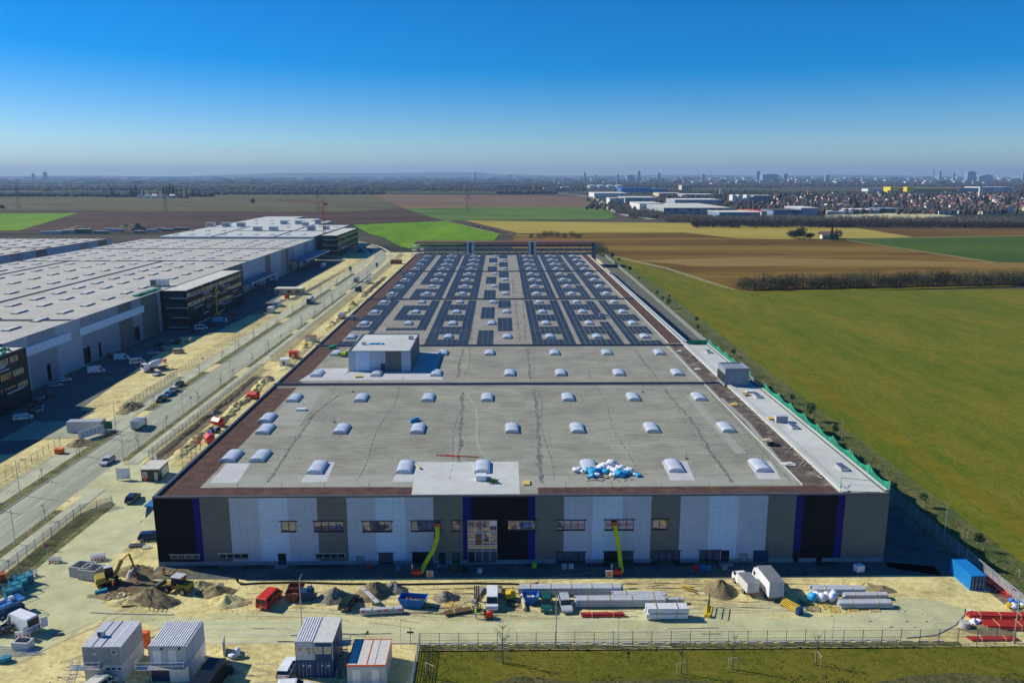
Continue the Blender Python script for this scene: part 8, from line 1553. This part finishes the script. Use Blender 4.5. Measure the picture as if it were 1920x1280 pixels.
# trees: individual conifers of the farmstead and town
CF = []
for s_ in range(3):
    o = empty('conifer', (0, 0, 0)); MB().cyl((0, 0, 0), (0, 0, 6), .5, .3, n=5).build('trunk', 'bark', o); c = MB(); c.leaves((0, 0, 11), (5.0, 5.0, 9.5), 420, 1.1, 50 + s_, shape='cone'); c.build('crown', 'conifer', o); CF.append(o)
cu = [0] * 3
for i, (x, s_) in enumerate([(210, 1.1), (214, .9), (246, 1.2), (250, 1.0), (256, 1.4), (262, 1.1), (270, .9), (282, .9), (296, .9), (308, 1.3), (314, 1.4), (320, 1.6), (326, 1.4), (333, 1.0), (340, 1.0), (350, .9), (362, .9), (374, .8)]): q = P(x, 369.5); plant(CF, cu, i % 3, (q.x, q.y, 0), i, 'dark conifer of the farmstead row, %s from the left' % ordn(i), 'tree', 'conifers around the farmstead', s_ * 1.25)
for i in range(46):
    px, py = rg.uniform(1450, 1925), rg.uniform(372, 397); q = P(px, py); plant(CF, cu, i % 3, (q.x, q.y, 0), i, 'dark conifer among the town houses', 'tree', 'conifers among the town houses', rg.uniform(.7, 1.2))
def wood(name, bands, mat, seed, hmin=7, hmax=13, near=False):
    rg = random.Random(seed); mb = MB()
    for x0, x1, ya, yb, n, wx in bands:
        for i in range(n):
            px, py = rg.uniform(x0, x1), rg.uniform(min(ya, yb), max(ya, yb)); q = P(px, py); h_ = rg.uniform(hmin, hmax) / 2; r = h_ * rg.uniform(.7, 1.2) * wx
            if near: mb.leaves((q.x, q.y, h_), (r, r, h_), 26, .5 + h_ * .12, i + seed * 1000); mb.cyl((q.x, q.y, 0), (q.x, q.y, h_ * 1.9), .2, .06, n=3, cap=False)
            else: mb.blob((q.x, q.y, h_ * .9), h_, i + seed * 1000, n=5, jag=.3, squash=(r / h_, r / h_, 1.05))
    return tag(mb.build(name, mat), kind='stuff')
# embankment trees along the right of the fields, bare crowns against the halls
mb = MB(); rg = random.Random(55)
for i in range(1500):
    px = rg.uniform(1236, 1980); t = (px - 1236) / 744; py = 413.5 + 11 * t ** .8 + rg.uniform(-3, 1.5); q = P(px, py); h_ = rg.uniform(8, 13) * (.8 if px < 1400 else 1)
    for k in range(5): b = q + Vector((rg.uniform(-2.5, 2.5), rg.uniform(-2, 2), 0)); mb.cyl(b, b + Vector((rg.uniform(-1.5, 1.5), 0, h_ * rg.uniform(.7, 1))), .16, .05, n=3, cap=False)
    mb.leaves((q.x, q.y, h_ * .65), (3.2, 2.5, h_ * .35), 9, .9, i)
tag(mb.build('tree_belt', 'twig_grey'), kind='stuff')
wood('embankment_scrub', [(1300, 1990, 420, 427, 1300, 1.6)], 'wood_dark', 7, 4, 8, True)
wood('roadside_scrub', [(1143, 1160, 380, 392, 160, 1), (1155, 1185, 388, 402, 260, 1), (1180, 1245, 398, 409, 420, 1), (1245, 1440, 408, 415, 500, 1)], 'twig_grey', 8, 4, 9, True)
wood('distant_wood', [(930, 1045, 360, 364, 240, 1.3), (-60, 250, 365, 369, 500, 1.6), (370, 720, 360, 365, 600, 1.6), (-60, 720, 349, 358, 900, 2.4), (720, 1100, 347, 357, 700, 2), (1100, 1480, 343, 352, 700, 2.6), (1440, 1990, 346, 350, 700, 2.6), (1900, 1990, 352, 360, 80, 2), (-60, 1990, 337, 346, 2600, 5), (190, 255, 364, 370, 120, 1.4), (355, 400, 364, 369, 90, 1.4), (1440, 1990, 362, 371, 300, 1.3), (1250, 1460, 360, 376, 260, 1.2)], 'wood_far', 9)
wood('town_trees', [(1440, 1990, 370, 402, 1100, .9), (1100, 1440, 358, 396, 420, .9), (820, 1100, 354, 360, 240, 1)], 'twig_town', 10, 6, 11)
mb = MB(); rg = random.Random(66)
for i in range(500):
    px = rg.uniform(-60, 1990); py = rg.choice((rg.uniform(334.5, 337), rg.uniform(336, 346))); q = P(px, py)
    s_ = q.y / 3000; w_ = rg.uniform(6, 22) * s_; h_ = rg.uniform(5, 9) * (1 + s_ * .8); mb.box(q.x - w_, q.x + w_, q.y, q.y + w_, 0, h_, rg.randrange(4))
tag(mb.build('far_town', ['wall_white', 'wall_grey', 'roof_brown', 'wall_cream']), kind='stuff')
# country road by the estate with parked cars
mb = MB(); tr = [P(x, y) for x, y in ((1045, 362), (1085, 366), (1112, 370), (1124, 376), (1130, 384), (1137, 390), (1150, 396), (1175, 404), (1225, 411))]
for a, b in zip(tr, tr[1:]): d = (b - a).normalized(); nn = Vector((-d.y, d.x, 0)) * 7; mb.flat([a + nn, a - nn, b - nn, b + nn], -.05)
struct('country_road', mb, 'asphalt'); sheet('parking_ground', PP([(1172, 398), (1195, 392), (1242, 400), (1240, 408), (1205, 408)]), 'gravel_and_shade', -.06)
CP = {m_: MB().box(-.9, .9, -2.2, 2.2, .3, .9).prof([(-1.8, .9), (1.2, .9), (.6, 1.45), (-1.4, 1.45)], -.8, .8) for m_ in ('p_white', 'p_silver', 'p_black', 'p_navy')}
MH = {m_: None for m_ in CP}; i = 0
for r_ in range(4):
    for c in range(14):
        A, B = P(1180 + r_ * 3, 398 + r_ * 2.4), P(1234 + r_ * 2, 402 + r_ * 1.9); q = A.lerp(B, c / 14); m_ = rg.choice(list(CP))
        if MH[m_] is None: o = CP[m_].build('parked_car', m_); MH[m_] = o
        else: o = MH[m_].copy(); sc.collection.objects.link(o)
        o.location = (q.x, q.y, 0); tag(o, '%s car in the distant car park of the estate' % {'p_white': 'white', 'p_silver': 'silver', 'p_black': 'black', 'p_navy': 'dark blue'}[m_], 'car', 'cars in the estate car park'); i += 1
# ================================================================ HAZE
mb = MB(); mb.box(-31500, 31500, -2500, 31000, -1.8, 330)
hz = mb.build('haze', 'wall_white'); tag(hz, kind='stuff')
m = bpy.data.materials.new('haze'); m.use_nodes = True; n = m.node_tree.nodes; n.clear(); o_ = n.new('ShaderNodeOutputMaterial'); v_ = n.new('ShaderNodeVolumePrincipled')
v_.inputs['Color'].default_value = (.48, .70, 1.0, 1); v_.inputs['Density'].default_value = HAZE_D; v_.inputs['Anisotropy'].default_value = 0.1
m.node_tree.links.new(v_.outputs[0], o_.inputs['Volume']); hz.data.materials[0] = m
